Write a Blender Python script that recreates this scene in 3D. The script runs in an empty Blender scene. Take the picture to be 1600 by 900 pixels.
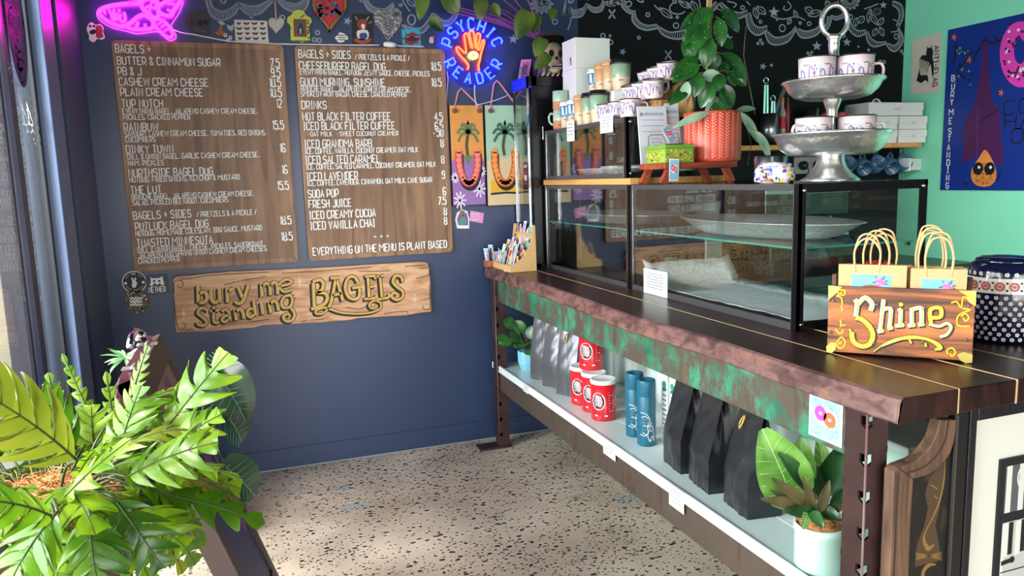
import bpy, bmesh, math, random
from math import sin, cos, pi, radians
from mathutils import Vector, Matrix
S = bpy.context.scene
COL = S.collection
random.seed(7)

# ---------------------------------------------------------------- camera, light, exposure
CAM = Vector((-.1524, -4.2384, 1.55)); F = 1192.7
CR = Vector((.941328, -.336132, -.030278)); CU = Vector((.07609, .123968, .989365)); CF = Vector((.328804, .93362, -.14227))
cd = bpy.data.cameras.new('camera'); cam = bpy.data.objects.new('camera', cd); COL.objects.link(cam)
cd.sensor_width = 36; cd.lens = F*36/1600; cd.clip_start = .02
cam.matrix_world = Matrix(((CR.x, CU.x, -CF.x, CAM.x), (CR.y, CU.y, -CF.y, CAM.y), (CR.z, CU.z, -CF.z, CAM.z), (0, 0, 0, 1)))
S.camera = cam
sl = bpy.data.lights.new('hazy_sun', 'SUN'); sl.energy = 7; sl.angle = radians(24); sl.color = (1, .97, .92); so = bpy.data.objects.new('hazy_sun', sl); COL.objects.link(so)
so.rotation_euler = Vector((.52, .06, -1)).to_track_quat('-Z', 'Y').to_euler()
S.view_settings.view_transform = 'Standard'; S.view_settings.look = 'None'
S.view_settings.exposure = 1.0; S.view_settings.gamma = 1; S.view_settings.use_curve_mapping = False
S.cycles.max_bounces = 7; S.cycles.diffuse_bounces = 3; S.cycles.glossy_bounces = 4; S.cycles.transparent_max_bounces = 32
S.cycles.caustics_reflective = False; S.cycles.caustics_refractive = False; S.cycles.sample_clamp_indirect = 6
wd = bpy.data.worlds.new('daylight'); S.world = wd; wd.use_nodes = True
bg = wd.node_tree.nodes['Background']; bg.inputs[0].default_value = (.86, .93, 1, 1); bg.inputs[1].default_value = .5
def area(name, loc, target, sx, sy, power, col):
    l = bpy.data.lights.new(name, 'AREA'); l.shape = 'RECTANGLE'; l.size = sx; l.size_y = sy; l.energy = power; l.color = col
    o = bpy.data.objects.new(name, l); COL.objects.link(o); o.location = loc
    o.rotation_euler = (Vector(target)-Vector(loc)).to_track_quat('-Z', 'Y').to_euler(); return o
area('window_daylight', (-3.3, -3.0, 2.0), (3.2, -2.0, .9), 4.6, 2.8, 400, (.95, .98, 1))
area('shopfront_daylight', (.9, -10.5, 2.4), (1.4, -1.5, .2), 6, 4.4, 370, (1, .99, .97))
area('pier_fill', (-2.1, -1.6, 2.4), (-1.1, .1, 1.2), .8, .8, 70, (.95, .98, 1))  # small lamp added outside to brighten the brick pier and tan wall
sp = bpy.data.lights.new('green_wall_fill', 'SPOT'); sp.energy = 230; sp.spot_size = radians(62); sp.spot_blend = 1; sp.shadow_soft_size = .15; sp.color = (1, .97, .93); spo = bpy.data.objects.new('green_wall_fill', sp); COL.objects.link(spo)  # unseen spot, added to brighten the lower green wall
spo.location = (2.5, -3.0, 2.9); spo.rotation_euler = (Vector((4.28, -1.3, .75))-Vector((2.5, -3.0, 2.9))).to_track_quat('-Z', 'Y').to_euler()

# ---------------------------------------------------------------- helpers
def ray(px, py): return CF*F + CR*(px-800) + CU*(450-py)
def hit(px, py, i, val):
    d = ray(px, py); return CAM + d*((val-CAM[i])/d[i])
def HX(px, py, x): return hit(px, py, 0, x)
def HY(px, py, y): return hit(px, py, 1, y)
def HZ(px, py, z): return hit(px, py, 2, z)
def W(px, py):
    p = hit(px, py, 1, 0); return (p.x, p.z)
def crop(ox, oy, k): return lambda pts: [(ox+p[0]/k, oy+p[1]/k)+tuple(p[2:]) for p in pts]
MATS = {}
def nodes(name):
    m = bpy.data.materials.new(name); m.use_nodes = True; t = m.node_tree; return m, t, t.nodes['Principled BSDF']
def srgb(h):
    if isinstance(h, str):
        c = [int(h[i:i+2], 16)/255 for i in (0, 2, 4)]
        return tuple(x/12.92 if x <= .04045 else ((x+.055)/1.055)**2.4 for x in c)
    return h
def mat(h, rough=.6, metal=0., spec=.5, name=None, bump=0, bscale=40, var=0, vscale=6, emit=0, coat=0, trans=0, sheen=0, stretch=(1, 1, 1)):
    k = (h, rough, metal, spec, bump, bscale, var, vscale, emit, coat, trans, sheen, stretch)
    if k in MATS: return MATS[k]
    m, t, b = nodes(name or ('paint_%s' % (h if isinstance(h, str) else len(MATS)))); c = srgb(h)
    b.inputs['Base Color'].default_value = (*c, 1); b.inputs['Roughness'].default_value = rough; b.inputs['Metallic'].default_value = metal
    b.inputs['Specular IOR Level'].default_value = spec; b.inputs['Coat Weight'].default_value = coat; b.inputs['Coat Roughness'].default_value = .08
    b.inputs['Transmission Weight'].default_value = trans
    if emit:
        b.inputs['Emission Color'].default_value = (*c, 1); b.inputs['Emission Strength'].default_value = emit
    if bump or var:
        tc = t.nodes.new('ShaderNodeTexCoord'); mp = t.nodes.new('ShaderNodeMapping'); mp.inputs['Scale'].default_value = stretch
        t.links.new(tc.outputs['Object'], mp.inputs[0])
    if bump:
        n = t.nodes.new('ShaderNodeTexNoise'); n.inputs['Scale'].default_value = bscale; n.inputs['Detail'].default_value = 4
        bp = t.nodes.new('ShaderNodeBump'); bp.inputs['Strength'].default_value = bump; bp.inputs['Distance'].default_value = .01
        t.links.new(mp.outputs[0], n.inputs['Vector']); t.links.new(n.outputs[0], bp.inputs['Height']); t.links.new(bp.outputs[0], b.inputs['Normal'])
    if var:
        n = t.nodes.new('ShaderNodeTexNoise'); n.inputs['Scale'].default_value = vscale; n.inputs['Detail'].default_value = 5
        r = t.nodes.new('ShaderNodeValToRGB'); r.color_ramp.elements[0].position = .3; r.color_ramp.elements[1].position = .7
        r.color_ramp.elements[0].color = (*[x*(1-var) for x in c], 1); r.color_ramp.elements[1].color = (*[min(1, x*(1+var)) for x in c], 1)
        t.links.new(mp.outputs[0], n.inputs['Vector']); t.links.new(n.outputs[0], r.inputs[0]); t.links.new(r.outputs[0], b.inputs['Base Color'])
    MATS[k] = m; return m
def ramp_mat(name, stops, scale=(1, 1, 1), nscale=5, detail=6, rough=.5, dist=0, bump=.2, spec=.5, tex='noise', coat=0, metal=0):
    """noise (stretched by scale) -> colour ramp: wood grain, patina, bark"""
    m, t, b = nodes(name)
    tc = t.nodes.new('ShaderNodeTexCoord'); mp = t.nodes.new('ShaderNodeMapping'); mp.inputs['Scale'].default_value = scale
    n = t.nodes.new('ShaderNodeTexNoise'); n.inputs['Scale'].default_value = nscale; n.inputs['Detail'].default_value = detail; n.inputs['Distortion'].default_value = dist
    r = t.nodes.new('ShaderNodeValToRGB'); e = r.color_ramp.elements
    while len(e) < len(stops): e.new(.5)
    for i, (p, c) in enumerate(stops): e[i].position = p; e[i].color = (*srgb(c), 1)
    t.links.new(tc.outputs['Object'], mp.inputs[0]); t.links.new(mp.outputs[0], n.inputs['Vector']); t.links.new(n.outputs[0], r.inputs[0]); t.links.new(r.outputs[0], b.inputs['Base Color'])
    bp = t.nodes.new('ShaderNodeBump'); bp.inputs['Strength'].default_value = bump; bp.inputs['Distance'].default_value = .004
    t.links.new(n.outputs[0], bp.inputs['Height']); t.links.new(bp.outputs[0], b.inputs['Normal'])
    b.inputs['Roughness'].default_value = rough; b.inputs['Specular IOR Level'].default_value = spec; b.inputs['Coat Weight'].default_value = coat; b.inputs['Metallic'].default_value = metal
    return m
def glass_mat(name, tint=(.95, .98, .97), refl=1.0, ior=1.5):
    m = bpy.data.materials.new(name); m.use_nodes = True; t = m.node_tree; t.nodes.clear()
    o = t.nodes.new('ShaderNodeOutputMaterial'); mx = t.nodes.new('ShaderNodeMixShader'); tr = t.nodes.new('ShaderNodeBsdfTransparent'); gl = t.nodes.new('ShaderNodeBsdfGlossy')
    fr = t.nodes.new('ShaderNodeFresnel'); ge = t.nodes.new('ShaderNodeNewGeometry'); mi = t.nodes.new('ShaderNodeMapRange'); mu = t.nodes.new('ShaderNodeMath')
    mi.inputs['To Min'].default_value = ior; mi.inputs['To Max'].default_value = 1/ior
    mu.operation = 'MULTIPLY'; mu.use_clamp = True; mu.inputs[1].default_value = refl
    tr.inputs[0].default_value = (*tint, 1); gl.inputs['Roughness'].default_value = 0.0
    L = t.links.new
    L(ge.outputs['Backfacing'], mi.inputs[0]); L(mi.outputs[0], fr.inputs[0]); L(fr.outputs[0], mu.inputs[0]); L(mu.outputs[0], mx.inputs[0]); L(tr.outputs[0], mx.inputs[1]); L(gl.outputs[0], mx.inputs[2]); L(mx.outputs[0], o.inputs[0])
    return m
def leaf_mat(name, c1, c2, rough=.35, tl=.35, nscale=9, vein=None, spec=.5):
    m, t, b = nodes(name); o = t.nodes['Material Output']; L = t.links.new
    tc = t.nodes.new('ShaderNodeTexCoord'); n = t.nodes.new('ShaderNodeTexNoise'); n.inputs['Scale'].default_value = nscale; n.inputs['Detail'].default_value = 3
    r = t.nodes.new('ShaderNodeValToRGB'); r.color_ramp.elements[0].position = .35; r.color_ramp.elements[1].position = .65
    r.color_ramp.elements[0].color = (*srgb(c1), 1); r.color_ramp.elements[1].color = (*srgb(c2), 1)
    L(tc.outputs['Object'], n.inputs['Vector']); L(n.outputs[0], r.inputs[0]); src = r.outputs[0]
    if vein:   # pale speckles on the leaf
        v = t.nodes.new('ShaderNodeTexNoise'); v.inputs['Scale'].default_value = vein[1]; rr = t.nodes.new('ShaderNodeValToRGB')
        rr.color_ramp.elements[0].position = vein[2]; rr.color_ramp.elements[1].position = vein[2]+.05
        mx = t.nodes.new('ShaderNodeMix'); mx.data_type = 'RGBA'; mx.inputs['B'].default_value = (*srgb(vein[0]), 1)
        L(tc.outputs['Object'], v.inputs['Vector']); L(v.outputs[0], rr.inputs[0]); L(rr.outputs[0], mx.inputs['Factor']); L(src, mx.inputs['A']); src = mx.outputs['Result']
    L(src, b.inputs['Base Color']); b.inputs['Roughness'].default_value = rough; b.inputs['Specular IOR Level'].default_value = spec
    tr = t.nodes.new('ShaderNodeBsdfTranslucent'); ms = t.nodes.new('ShaderNodeMixShader'); ms.inputs[0].default_value = tl
    L(src, tr.inputs[0]); L(b.outputs[0], ms.inputs[1]); L(tr.outputs[0], ms.inputs[2]); L(ms.outputs[0], o.inputs[0]); return m

class Fr:
    """a flat frame in space: origin, right, up; the normal looks at the viewer"""
    def __init__(s, O, U, V): s.O = Vector(O); s.U = Vector(U).normalized(); s.V = Vector(V).normalized(); s.N = s.U.cross(s.V)
    def p(s, u, v, w=0): return s.O + s.U*u + s.V*v + s.N*w
WALL = Fr((0, 0, 0), (1, 0, 0), (0, 0, 1))
def smooth_pts(pts, k=5, closed=False):
    n = len(pts); out = []
    if n < 3: return list(pts)
    for i in range(n if closed else n-1):
        g = lambda j: pts[j % n] if closed else pts[max(0, min(n-1, j))]
        a, b, c, d = g(i-1), g(i), g(i+1), g(i+2)
        for q in range(k):
            t = q/k
            out.append(tuple(.5*(2*b[x]+(c[x]-a[x])*t+(2*a[x]-5*b[x]+4*c[x]-d[x])*t*t+(3*b[x]-a[x]-3*c[x]+d[x])*t**3) for x in range(len(b))))
    if not closed: out.append(tuple(pts[-1]))
    return out
class MB:
    """collects shapes for one mesh; every added face carries a material"""
    def __init__(s): s.v = []; s.f = []; s.fm = []; s.fs = []; s.mats = []; s.T = None
    def mi(s, m):
        if m not in s.mats: s.mats.append(m)
        return s.mats.index(m)
    def add(s, vs, fs, m, smooth=False):
        k = len(s.v); i = s.mi(m)
        for p in vs:
            p = Vector(p); s.v.append(s.T @ p if s.T else p)
        for f in fs: s.f.append([a+k for a in f]); s.fm.append(i); s.fs.append(smooth)
        return s
    def box(s, x0, x1, y0, y1, z0, z1, m):
        return s.add([(x, y, z) for z in (z0, z1) for y in (y0, y1) for x in (x0, x1)], [(0, 2, 3, 1), (4, 5, 7, 6), (0, 1, 5, 4), (2, 6, 7, 3), (0, 4, 6, 2), (1, 3, 7, 5)], m)
    def fbox(s, fr, u0, u1, v0, v1, w0, w1, m):
        return s.add([fr.p(u, v, w) for w in (w0, w1) for v in (v0, v1) for u in (u0, u1)], [(0, 2, 3, 1), (4, 5, 7, 6), (0, 1, 5, 4), (2, 6, 7, 3), (0, 4, 6, 2), (1, 3, 7, 5)], m)
    def beam(s, a, b, w, h, m, up=(0, 0, 1)):
        a = Vector(a); b = Vector(b); d = (b-a).normalized(); x = d.cross(Vector(up))
        x = x.normalized() if x.length > 1e-5 else Vector((1, 0, 0)); y = x.cross(d)
        return s.add([p+x*(i*w/2)+y*(j*h/2) for p in (a, b) for (i, j) in ((-1, -1), (1, -1), (1, 1), (-1, 1))], [(0, 1, 2, 3), (7, 6, 5, 4), (0, 4, 5, 1), (1, 5, 6, 2), (2, 6, 7, 3), (3, 7, 4, 0)], m)
    def lathe(s, prof, m, c=(0, 0, 0), n=28, sx=1, sy=1, axis=None, close=True, smooth=True, wob=None):
        vs = []; fs = []; c = Vector(c); q = Vector((0, 0, 1)).rotation_difference(Vector(axis).normalized()) if axis else None
        for k, (r, z) in enumerate(prof):
            for i in range(n):
                a = 2*pi*i/n; rr = r*(1+(wob(a, k) if wob else 0)); p = Vector((rr*cos(a)*sx, rr*sin(a)*sy, z)); vs.append(c+(q @ p if q else p))
        for k in range(len(prof)-1):
            for i in range(n): j = (i+1) % n; fs.append((k*n+i, k*n+j, (k+1)*n+j, (k+1)*n+i))
        s.add(vs, fs, m, smooth)
        if close:
            K = len(s.v)-len(vs)
            if prof[0][0] > 1e-4: s.f.append([K+i for i in range(n)][::-1]); s.fm.append(s.mi(m)); s.fs.append(False)
            if prof[-1][0] > 1e-4: s.f.append([K+(len(prof)-1)*n+i for i in range(n)]); s.fm.append(s.mi(m)); s.fs.append(False)
        return s
    def tube(s, pts, r, m, n=7, closed=False, cap=True):
        P = [Vector(p) for p in pts]; N = len(P); R = r if isinstance(r, (list, tuple)) else [r]*N; vs = []; fs = []; ref = None
        for i in range(N):
            d = (P[(i+1) % N]-P[i-1]) if closed else (P[min(N-1, i+1)]-P[max(0, i-1)])
            d = d.normalized() if d.length > 1e-9 else Vector((0, 0, 1))
            if ref is None: ref = d.orthogonal()
            x = ref-d*ref.dot(d); x = x.normalized() if x.length > 1e-6 else d.orthogonal().normalized(); ref = x; y = d.cross(x)
            for k in range(n): a = 2*pi*k/n; vs.append(P[i]+x*(cos(a)*R[i])+y*(sin(a)*R[i]))
        for i in range(N if closed else N-1):
            j = (i+1) % N
            for k in range(n): l = (k+1) % n; fs.append((i*n+k, i*n+l, j*n+l, j*n+k))
        if not closed and cap: fs += [tuple(range(n))[::-1], tuple((N-1)*n+k for k in range(n))]
        return s.add(vs, fs, m, True)
    def poly(s, fr, pts, m, w0=0, w1=.002, bottom=True):
        """extruded polygon standing on a frame"""
        A = sum(pts[i][0]*pts[(i+1) % len(pts)][1]-pts[(i+1) % len(pts)][0]*pts[i][1] for i in range(len(pts)))
        if A < 0: pts = pts[::-1]
        n = len(pts); vs = [fr.p(p[0], p[1], w1) for p in pts]+[fr.p(p[0], p[1], w0) for p in pts]
        fs = [tuple(range(n))]+[(i+n, (i+1) % n+n, (i+1) % n, i) for i in range(n)]
        if bottom: fs.append(tuple(range(2*n-1, n-1, -1)))
        return s.add(vs, fs, m)
    def disc(s, fr, u, v, r, m, w0=0, w1=.002, n=20, ry=None, rot=0):
        ry = ry or r; return s.poly(fr, [(u+r*cos(2*pi*i/n)*cos(rot)-ry*sin(2*pi*i/n)*sin(rot), v+r*cos(2*pi*i/n)*sin(rot)+ry*sin(2*pi*i/n)*cos(rot)) for i in range(n)], m, w0, w1)
    def stroke(s, fr, pts, wd, m, w1=.002, w0=None, closed=False):
        """ribbon with mitred joints lying on a frame; a point may carry its own width"""
        P = [Vector(p[:2]) for p in pts]; n = len(P)
        if n < 2: return s
        ws = [(p[2] if len(p) > 2 else wd) for p in pts]; Lf = []; Rt = []
        for i in range(n):
            a = P[i]-P[i-1] if (i > 0 or closed) else P[1]-P[0]
            b = P[(i+1) % n]-P[i] if (i < n-1 or closed) else P[i]-P[i-1]
            a = a.normalized() if a.length > 1e-9 else Vector((1, 0)); b = b.normalized() if b.length > 1e-9 else a
            t = a+b; t = t.normalized() if t.length > .3 else a
            nn = Vector((-t.y, t.x)); k = 1/max(.55, nn.dot(Vector((-a.y, a.x)))); Lf.append(P[i]+nn*ws[i]*.5*k); Rt.append(P[i]-nn*ws[i]*.5*k)
        vs = [fr.p(q.x, q.y, w1) for q in Lf]+[fr.p(q.x, q.y, w1) for q in Rt]
        fs = [(i+n, (i+1) % n+n, (i+1) % n, i) for i in range(n if closed else n-1)]
        if w0 is not None:
            vs += [fr.p(q.x, q.y, w0) for q in Lf]+[fr.p(q.x, q.y, w0) for q in Rt]
            for i in range(n if closed else n-1):
                j = (i+1) % n; fs += [(i, j, j+2*n, i+2*n), (j+n, i+n, i+3*n, j+3*n)]
            if not closed: fs += [(n, 0, 2*n, 3*n), (n-1, 2*n-1, 4*n-1, 3*n-1)]
        return s.add(vs, fs, m)
    def build(s, name, parent=None, loc=None, rotz=0, bevel=0, bseg=2, sub=0, solid=0, auto=False):
        me = bpy.data.meshes.new(name); me.from_pydata([tuple(v) for v in s.v], [], s.f)
        for m in s.mats: me.materials.append(m)
        me.polygons.foreach_set('material_index', s.fm); me.polygons.foreach_set('use_smooth', s.fs); me.update()
        o = bpy.data.objects.new(name, me); COL.objects.link(o)
        if loc is not None: o.location = loc
        o.rotation_euler.z = rotz
        if parent is not None: o.parent = parent
        if solid: q = o.modifiers.new('solid', 'SOLIDIFY'); q.thickness = solid; q.offset = 0
        if bevel: q = o.modifiers.new('bevel', 'BEVEL'); q.width = bevel; q.segments = bseg; q.limit_method = 'ANGLE'; q.angle_limit = radians(40)
        if sub: q = o.modifiers.new('sub', 'SUBSURF'); q.levels = sub; q.render_levels = sub
        return o
def tag(o, label, cat, group=None):
    o['label'] = label; o['category'] = cat
    if group: o['group'] = group
    return o
def thing(name, label, cat, loc=(0, 0, 0), rotz=0, group=None):
    o = bpy.data.objects.new(name, None); COL.objects.link(o); o.location = loc; o.rotation_euler.z = rotz; o.empty_display_size = .05
    return tag(o, label, cat, group)
def struct(o): o['kind'] = 'structure'; return o
def dup(root, loc, rotz, label, group=None):
    r = root.copy(); COL.objects.link(r); r.location = loc; r.rotation_euler = (0, 0, rotz); r['label'] = label
    if group: r['group'] = group
    for ch in list(root.children):
        c = ch.copy(); COL.objects.link(c); c.parent = r
        for g in list(ch.children): d = g.copy(); COL.objects.link(d); d.parent = c
    return r
# condensed stroke letters on a 4 x 6 grid
G = {'A': '00 26 40|12 32', 'B': '00 06 36 45 44 33 03|33 42 41 30 00', 'C': '45 36 16 05 01 10 30 41', 'D': '00 06 36 45 41 30 00', 'E': '46 06 00 40|03 33',
 'F': '46 06 00|03 33', 'G': '45 36 16 05 01 10 30 41 43 23', 'H': '00 06|40 46|03 43', 'I': '06 26|00 20|16 10', 'J': '46 41 30 10 01', 'K': '00 06|46 02|13 40', 'L': '06 00 40',
 'M': '00 06 33 66 60', 'N': '00 06 40 46', 'O': '16 36 45 41 30 10 01 05 16 36', 'P': '00 06 36 45 43 32 02', 'Q': '16 36 45 41 30 10 01 05 16 36|22 40', 'R': '00 06 36 45 43 32 02|22 40',
 'S': '45 36 16 05 04 13 33 42 41 30 10 01', 'T': '06 46|26 20', 'U': '06 01 10 30 41 46', 'V': '06 20 46', 'W': '06 10 35 50 66', 'X': '06 40|00 46', 'Y': '06 23 46|23 20', 'Z': '06 46 00 40',
 '0': '16 36 45 41 30 10 01 05 16 36', '1': '05 16 10', '2': '05 16 36 45 44 00 40', '3': '05 16 36 45 44 33 13|33 42 41 30 10 01', '4': '30 36 02 42', '5': '46 06 04 34 43 41 30 10 01',
 '6': '45 36 16 05 01 10 30 41 42 33 03', '7': '06 46 10', '8': '16 36 45 44 33 13 04 05 16 36|13 02 01 10 30 41 42 33', '9': '01 10 30 41 45 36 16 05 04 13 43', '&': '40 05 16 26 35 01 10 20 42',
 '+': '03 43|21 25', '/': '00 36', ',': '11 00', '.': '00 01', "'": '06 05', '-': '03 33', '*': '12 13', '!': '06 02|01 00', '$': '45 16 04 33 42 10 01|20 26'}
def gl(ch):
    return [[(int(a[0]), int(a[1])) for a in st.split()] for st in G.get(ch, '').split('|') if st]
def adv(ch):
    if ch == ' ': return 2.8
    if ch == '.': return 2.2
    g = gl(ch); return (max([p[0] for st in g for p in st]) if g else 3)+1.75
def text_w(t): return sum(adv(c) for c in t)-1.75
def text(mb, fr, t, u, v, h, m, width=None, xs=.62, th=.85, w1=.002, w0=None, align='l', fn=None):
    """letters with cap height h from (u, v); width fits the whole line"""
    k = h/6; tw = text_w(t); kx = width/tw if width else k*xs
    if align == 'r': u -= tw*kx
    if align == 'c': u -= tw*kx/2
    x = 0
    for c in t:
        for st in gl(c):
            pts = [(u+(x+p[0])*kx, v+p[1]*k) for p in st]
            if fn: pts = [fn(*p) for p in pts]
            mb.stroke(fr, pts, k*th, m, w1, w0)
        x += adv(c)
def scrawl(mb, fr, u, v, w, h, m, w1=.001, n=8):
    """writing too small to read: a row of short uneven strokes"""
    k = w/n
    for i in range(n):
        x = u+i*k; mb.stroke(fr, [(x, v), (x+k*.15, v+h*(.6+.4*((i*7) % 3)/2)), (x+k*.6, v+h*.45*(1+(i % 2))), (x+k*.65, v)], k*.24, m, w1)
def blade(mb, P0, D, UP, L, Wd, m, curl=.5, fold=.15, n=6, shape=None, wave=0, stem=0, ph=0, rib=None):
    """one leaf: three points across, n along, bending with curl"""
    D = Vector(D).normalized(); X = D.cross(Vector(UP)); X = X.normalized() if X.length > 1e-4 else D.orthogonal().normalized(); U = X.cross(D)
    shape = shape or (lambda t: sin(pi*min(1, t*.96+.03))**.75*(1-.25*t)); vs = []; fs = []; p = Vector(P0); d = D.copy(); u = U.copy()
    for i in range(n+1):
        t = i/n; w = Wd*.5*shape(t); wv = wave*sin(t*9+ph)
        for q in (-1, -.5, 0, .5, 1): vs.append(p+X*(q*w)+u*(abs(q)*w*fold*2+abs(q)*wv))
        a = -curl/n; d2 = d*cos(a)+u*sin(a); u = u*cos(a)-d*sin(a); d = d2; p = p+d*(L/n)
    for i in range(n):
        for q in range(4): fs.append((i*5+q, i*5+q+1, i*5+q+6, i*5+q+5))
    mb.add(vs, fs, m, True)
    if rib:
        mid = [Vector(vs[i*5+2])+Vector((0, 0, .0008)) for i in range(n+1)]; mb.tube(mid, rib[1], rib[0], 5)
        for i in range(1, n-1):
            for e in (0, 4): mb.tube([mid[i], (Vector(vs[(i+1)*5+e])*.9+mid[i]*.1)+Vector((0, 0, .001))], rib[1]*.5, rib[0], 4)
    return p
# ---------------------------------------------------------------- the room
NAVY = mat('2b3a5a', .34, bump=.04, bscale=9, var=.06, vscale=1.5, name='navy_wall_paint')
BLACKW = mat('07070c', .55, 0, .2, name='black_wall_paint', bump=.05, bscale=14)
GREEN = mat('86e2bc', .5, name='mint_wall_paint', var=.03, vscale=2)
FRAME = mat('6b7b9c', .35, name='blue_grey_frame_paint', var=.1, vscale=3)
FRDARK = mat('14151d', .5, name='dark_frame_gap')  # darkness of the jamb recess is put into the colour
def floor_mat():
    m, t, b = nodes('polished_concrete'); L = t.links.new; N = t.nodes.new
    tc = N('ShaderNodeTexCoord')
    def vor(sc, rnd, wob=0):
        v = N('ShaderNodeTexVoronoi'); v.inputs['Scale'].default_value = sc; v.inputs['Randomness'].default_value = rnd
        mp = N('ShaderNodeMapping'); mp.inputs['Scale'].default_value = (1, 1.35, 1); L(tc.outputs['Object'], mp.inputs[0])
        if wob:
            nz = N('ShaderNodeTexNoise'); nz.inputs['Scale'].default_value = sc*1.3; ad = N('ShaderNodeVectorMath'); ad.operation = 'MULTIPLY_ADD'
            ad.inputs[1].default_value = (wob, wob, wob); L(tc.outputs['Object'], nz.inputs['Vector']); L(nz.outputs['Color'], ad.inputs[0]); L(mp.outputs[0], ad.inputs[2]); L(ad.outputs[0], v.inputs['Vector'])
        else: L(mp.outputs[0], v.inputs['Vector'])
        return v
    def math(op, a, b2):
        n = N('ShaderNodeMath'); n.operation = op
        for i, x in enumerate((a, b2)):
            if isinstance(x, (int, float)): n.inputs[i].default_value = x
            else: L(x, n.inputs[i])
        return n.outputs[0]
    nz = N('ShaderNodeTexNoise'); nz.inputs['Scale'].default_value = 2.2; nz.inputs['Detail'].default_value = 6; L(tc.outputs['Object'], nz.inputs['Vector'])
    r = N('ShaderNodeValToRGB'); r.color_ramp.elements[0].position = .3; r.color_ramp.elements[1].position = .72
    r.color_ramp.elements[0].color = (*srgb('a4917e'), 1); r.color_ramp.elements[1].color = (*srgb('d2c0ae'), 1); L(nz.outputs[0], r.inputs[0])
    nf = N('ShaderNodeTexNoise'); nf.inputs['Scale'].default_value = 160; nf.inputs['Detail'].default_value = 3; L(tc.outputs['Object'], nf.inputs['Vector'])
    mf = N('ShaderNodeMix'); mf.data_type = 'RGBA'; mf.blend_type = 'SOFT_LIGHT'; mf.inputs['Factor'].default_value = .45; L(r.outputs[0], mf.inputs['A']); L(nf.outputs[0], mf.inputs['B']); cur = mf.outputs['Result']
    n2 = N('ShaderNodeTexNoise'); n2.inputs['Scale'].default_value = 1.7; L(tc.outputs['Object'], n2.inputs['Vector'])
    for sc, thr, keep, col, wob in ((5.0, .24, .62, '9a9d9e', .15), (30, .27, .33, '121116', .012), (58, .30, .28, '17151a', .006), (48, .22, .7, '6b5d55', .01)):
        v = vor(sc, 1, wob); sp = N('ShaderNodeSeparateColor'); L(v.outputs['Color'], sp.inputs[0])
        big = math('MULTIPLY', sp.outputs[1], thr*1.5); inside = math('LESS_THAN', v.outputs['Distance'], big)
        k = math('GREATER_THAN', math('ADD', sp.outputs[0], math('MULTIPLY', math('SUBTRACT', n2.outputs[0], .5), 1.6 if sc > 20 else .4)), keep)
        f = math('MULTIPLY', math('MULTIPLY', inside, k), .92 if sc > 20 else .75)
        mx = N('ShaderNodeMix'); mx.data_type = 'RGBA'; L(f, mx.inputs['Factor']); L(cur, mx.inputs['A']); mx.inputs['B'].default_value = (*srgb(col), 1); cur = mx.outputs['Result']
    L(cur, b.inputs['Base Color']); b.inputs['Roughness'].default_value = .42; b.inputs['Specular IOR Level'].default_value = .35
    return m
struct(MB().box(-.9, 4.5, -6.6, .1, -.1, 0, floor_mat()).build('floor'))
struct(MB().box(-1.2, 1.8, 0, .12, 0, 3.05, NAVY).build('wall_back_left'))
wb = struct(MB().box(1.8, 4.4, 0, .12, 0, 3.05, BLACKW).build('wall_back'))
struct(MB().box(4.277, 4.4, -3.2, 0, 0, 3.05, GREEN).build('wall_right'))
struct(MB().box(-1.1, 4.4, -6.7, -6.6, 2.15, 3.0, mat('262936', .6)).build('light_cut_lintel'))  # unseen lintel, added to keep daylight off the upper walls
struct(MB().box(4.277, 4.4, -6.6, -3.2, 0, 3.05, BLACKW).build('wall_right_front'))  # unseen stretch, made black to keep green reflections out of the case glass
struct(MB().box(-1.1, 4.4, -6.6, .12, 3.0, 3.1, mat('17171c', .8, name='dark_ceiling_paint')).build('ceiling'))
b = MB(); b.box(-.8, 1.8, -.008, 0, 0, .115, NAVY); b.box(-.8, 1.8, -.011, 0, 0, .006, mat('8f979b', .7)); struct(b.build('baseboard_back', bevel=.002))
struct(MB().box(-1.0, -.8, -.53, 0, 0, 3.0, mat('3c4560', .4, name='navy_side_paint', var=.08, vscale=2)).build('wall_left'))
b = MB(); b.box(-1.0, -.78, -6.6, -.53, 2.345, 3.0, mat('262936', .5)); struct(b.build('wall_left_lintel'))
b = MB(); b.box(-.92, -.845, -.615, -.53, 0, 2.345, FRDARK); b.box(-.93, -.80, -.83, -.615, 0, 2.345, FRAME); b.box(-.93, -.84, -.856, -.83, 0, 2.345, FRDARK); struct(b.build('trim_1', bevel=.004))
b = MB(); b.box(-.92, -.852, -1.285, -1.105, 0, 2.345, mat('3b3640', .4)); b.box(-.86, -.847, -1.262, -1.195, 0, 2.345, mat('7886a6', .3)); struct(b.build('trim_2', bevel=.003))  # lighter box paints in the highlight along the mullion
b = MB(); b.box(-.93, -.80, -4.1, -3.98, 0, 2.345, FRAME); b.box(-.93, -.82, -3.98, -1.285, 0, .12, FRAME); b.box(-.93, -.85, -1.105, -.856, 0, .12, FRAME); b.box(-.93, -.82, -6.6, -4.1, 0, .12, FRAME); struct(b.build('trim_3', bevel=.003))
GLW = glass_mat('window_glass', (.93, .96, .96), 1.15)
CHW = mat('f2eee0', .7, name='white_window_paint')
WIN = Fr((-.848, 0, 0), (0, 1, 0), (0, 0, 1))     # seen from inside the room, facing +x
w1 = struct(MB().box(-.862, -.854, -1.105, -.856, .12, 2.345, GLW).build('window_1'))
struct(MB().box(-.862, -.854, -3.98, -1.285, .12, 2.345, GLW).build('window_2'))
struct(MB().box(-.862, -.854, -6.6, -4.1, .12, 2.345, GLW).build('window_3'))
def wp(px, py): p = HX(px, py, -.85); return (p.y, p.z)
b = MB()
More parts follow.
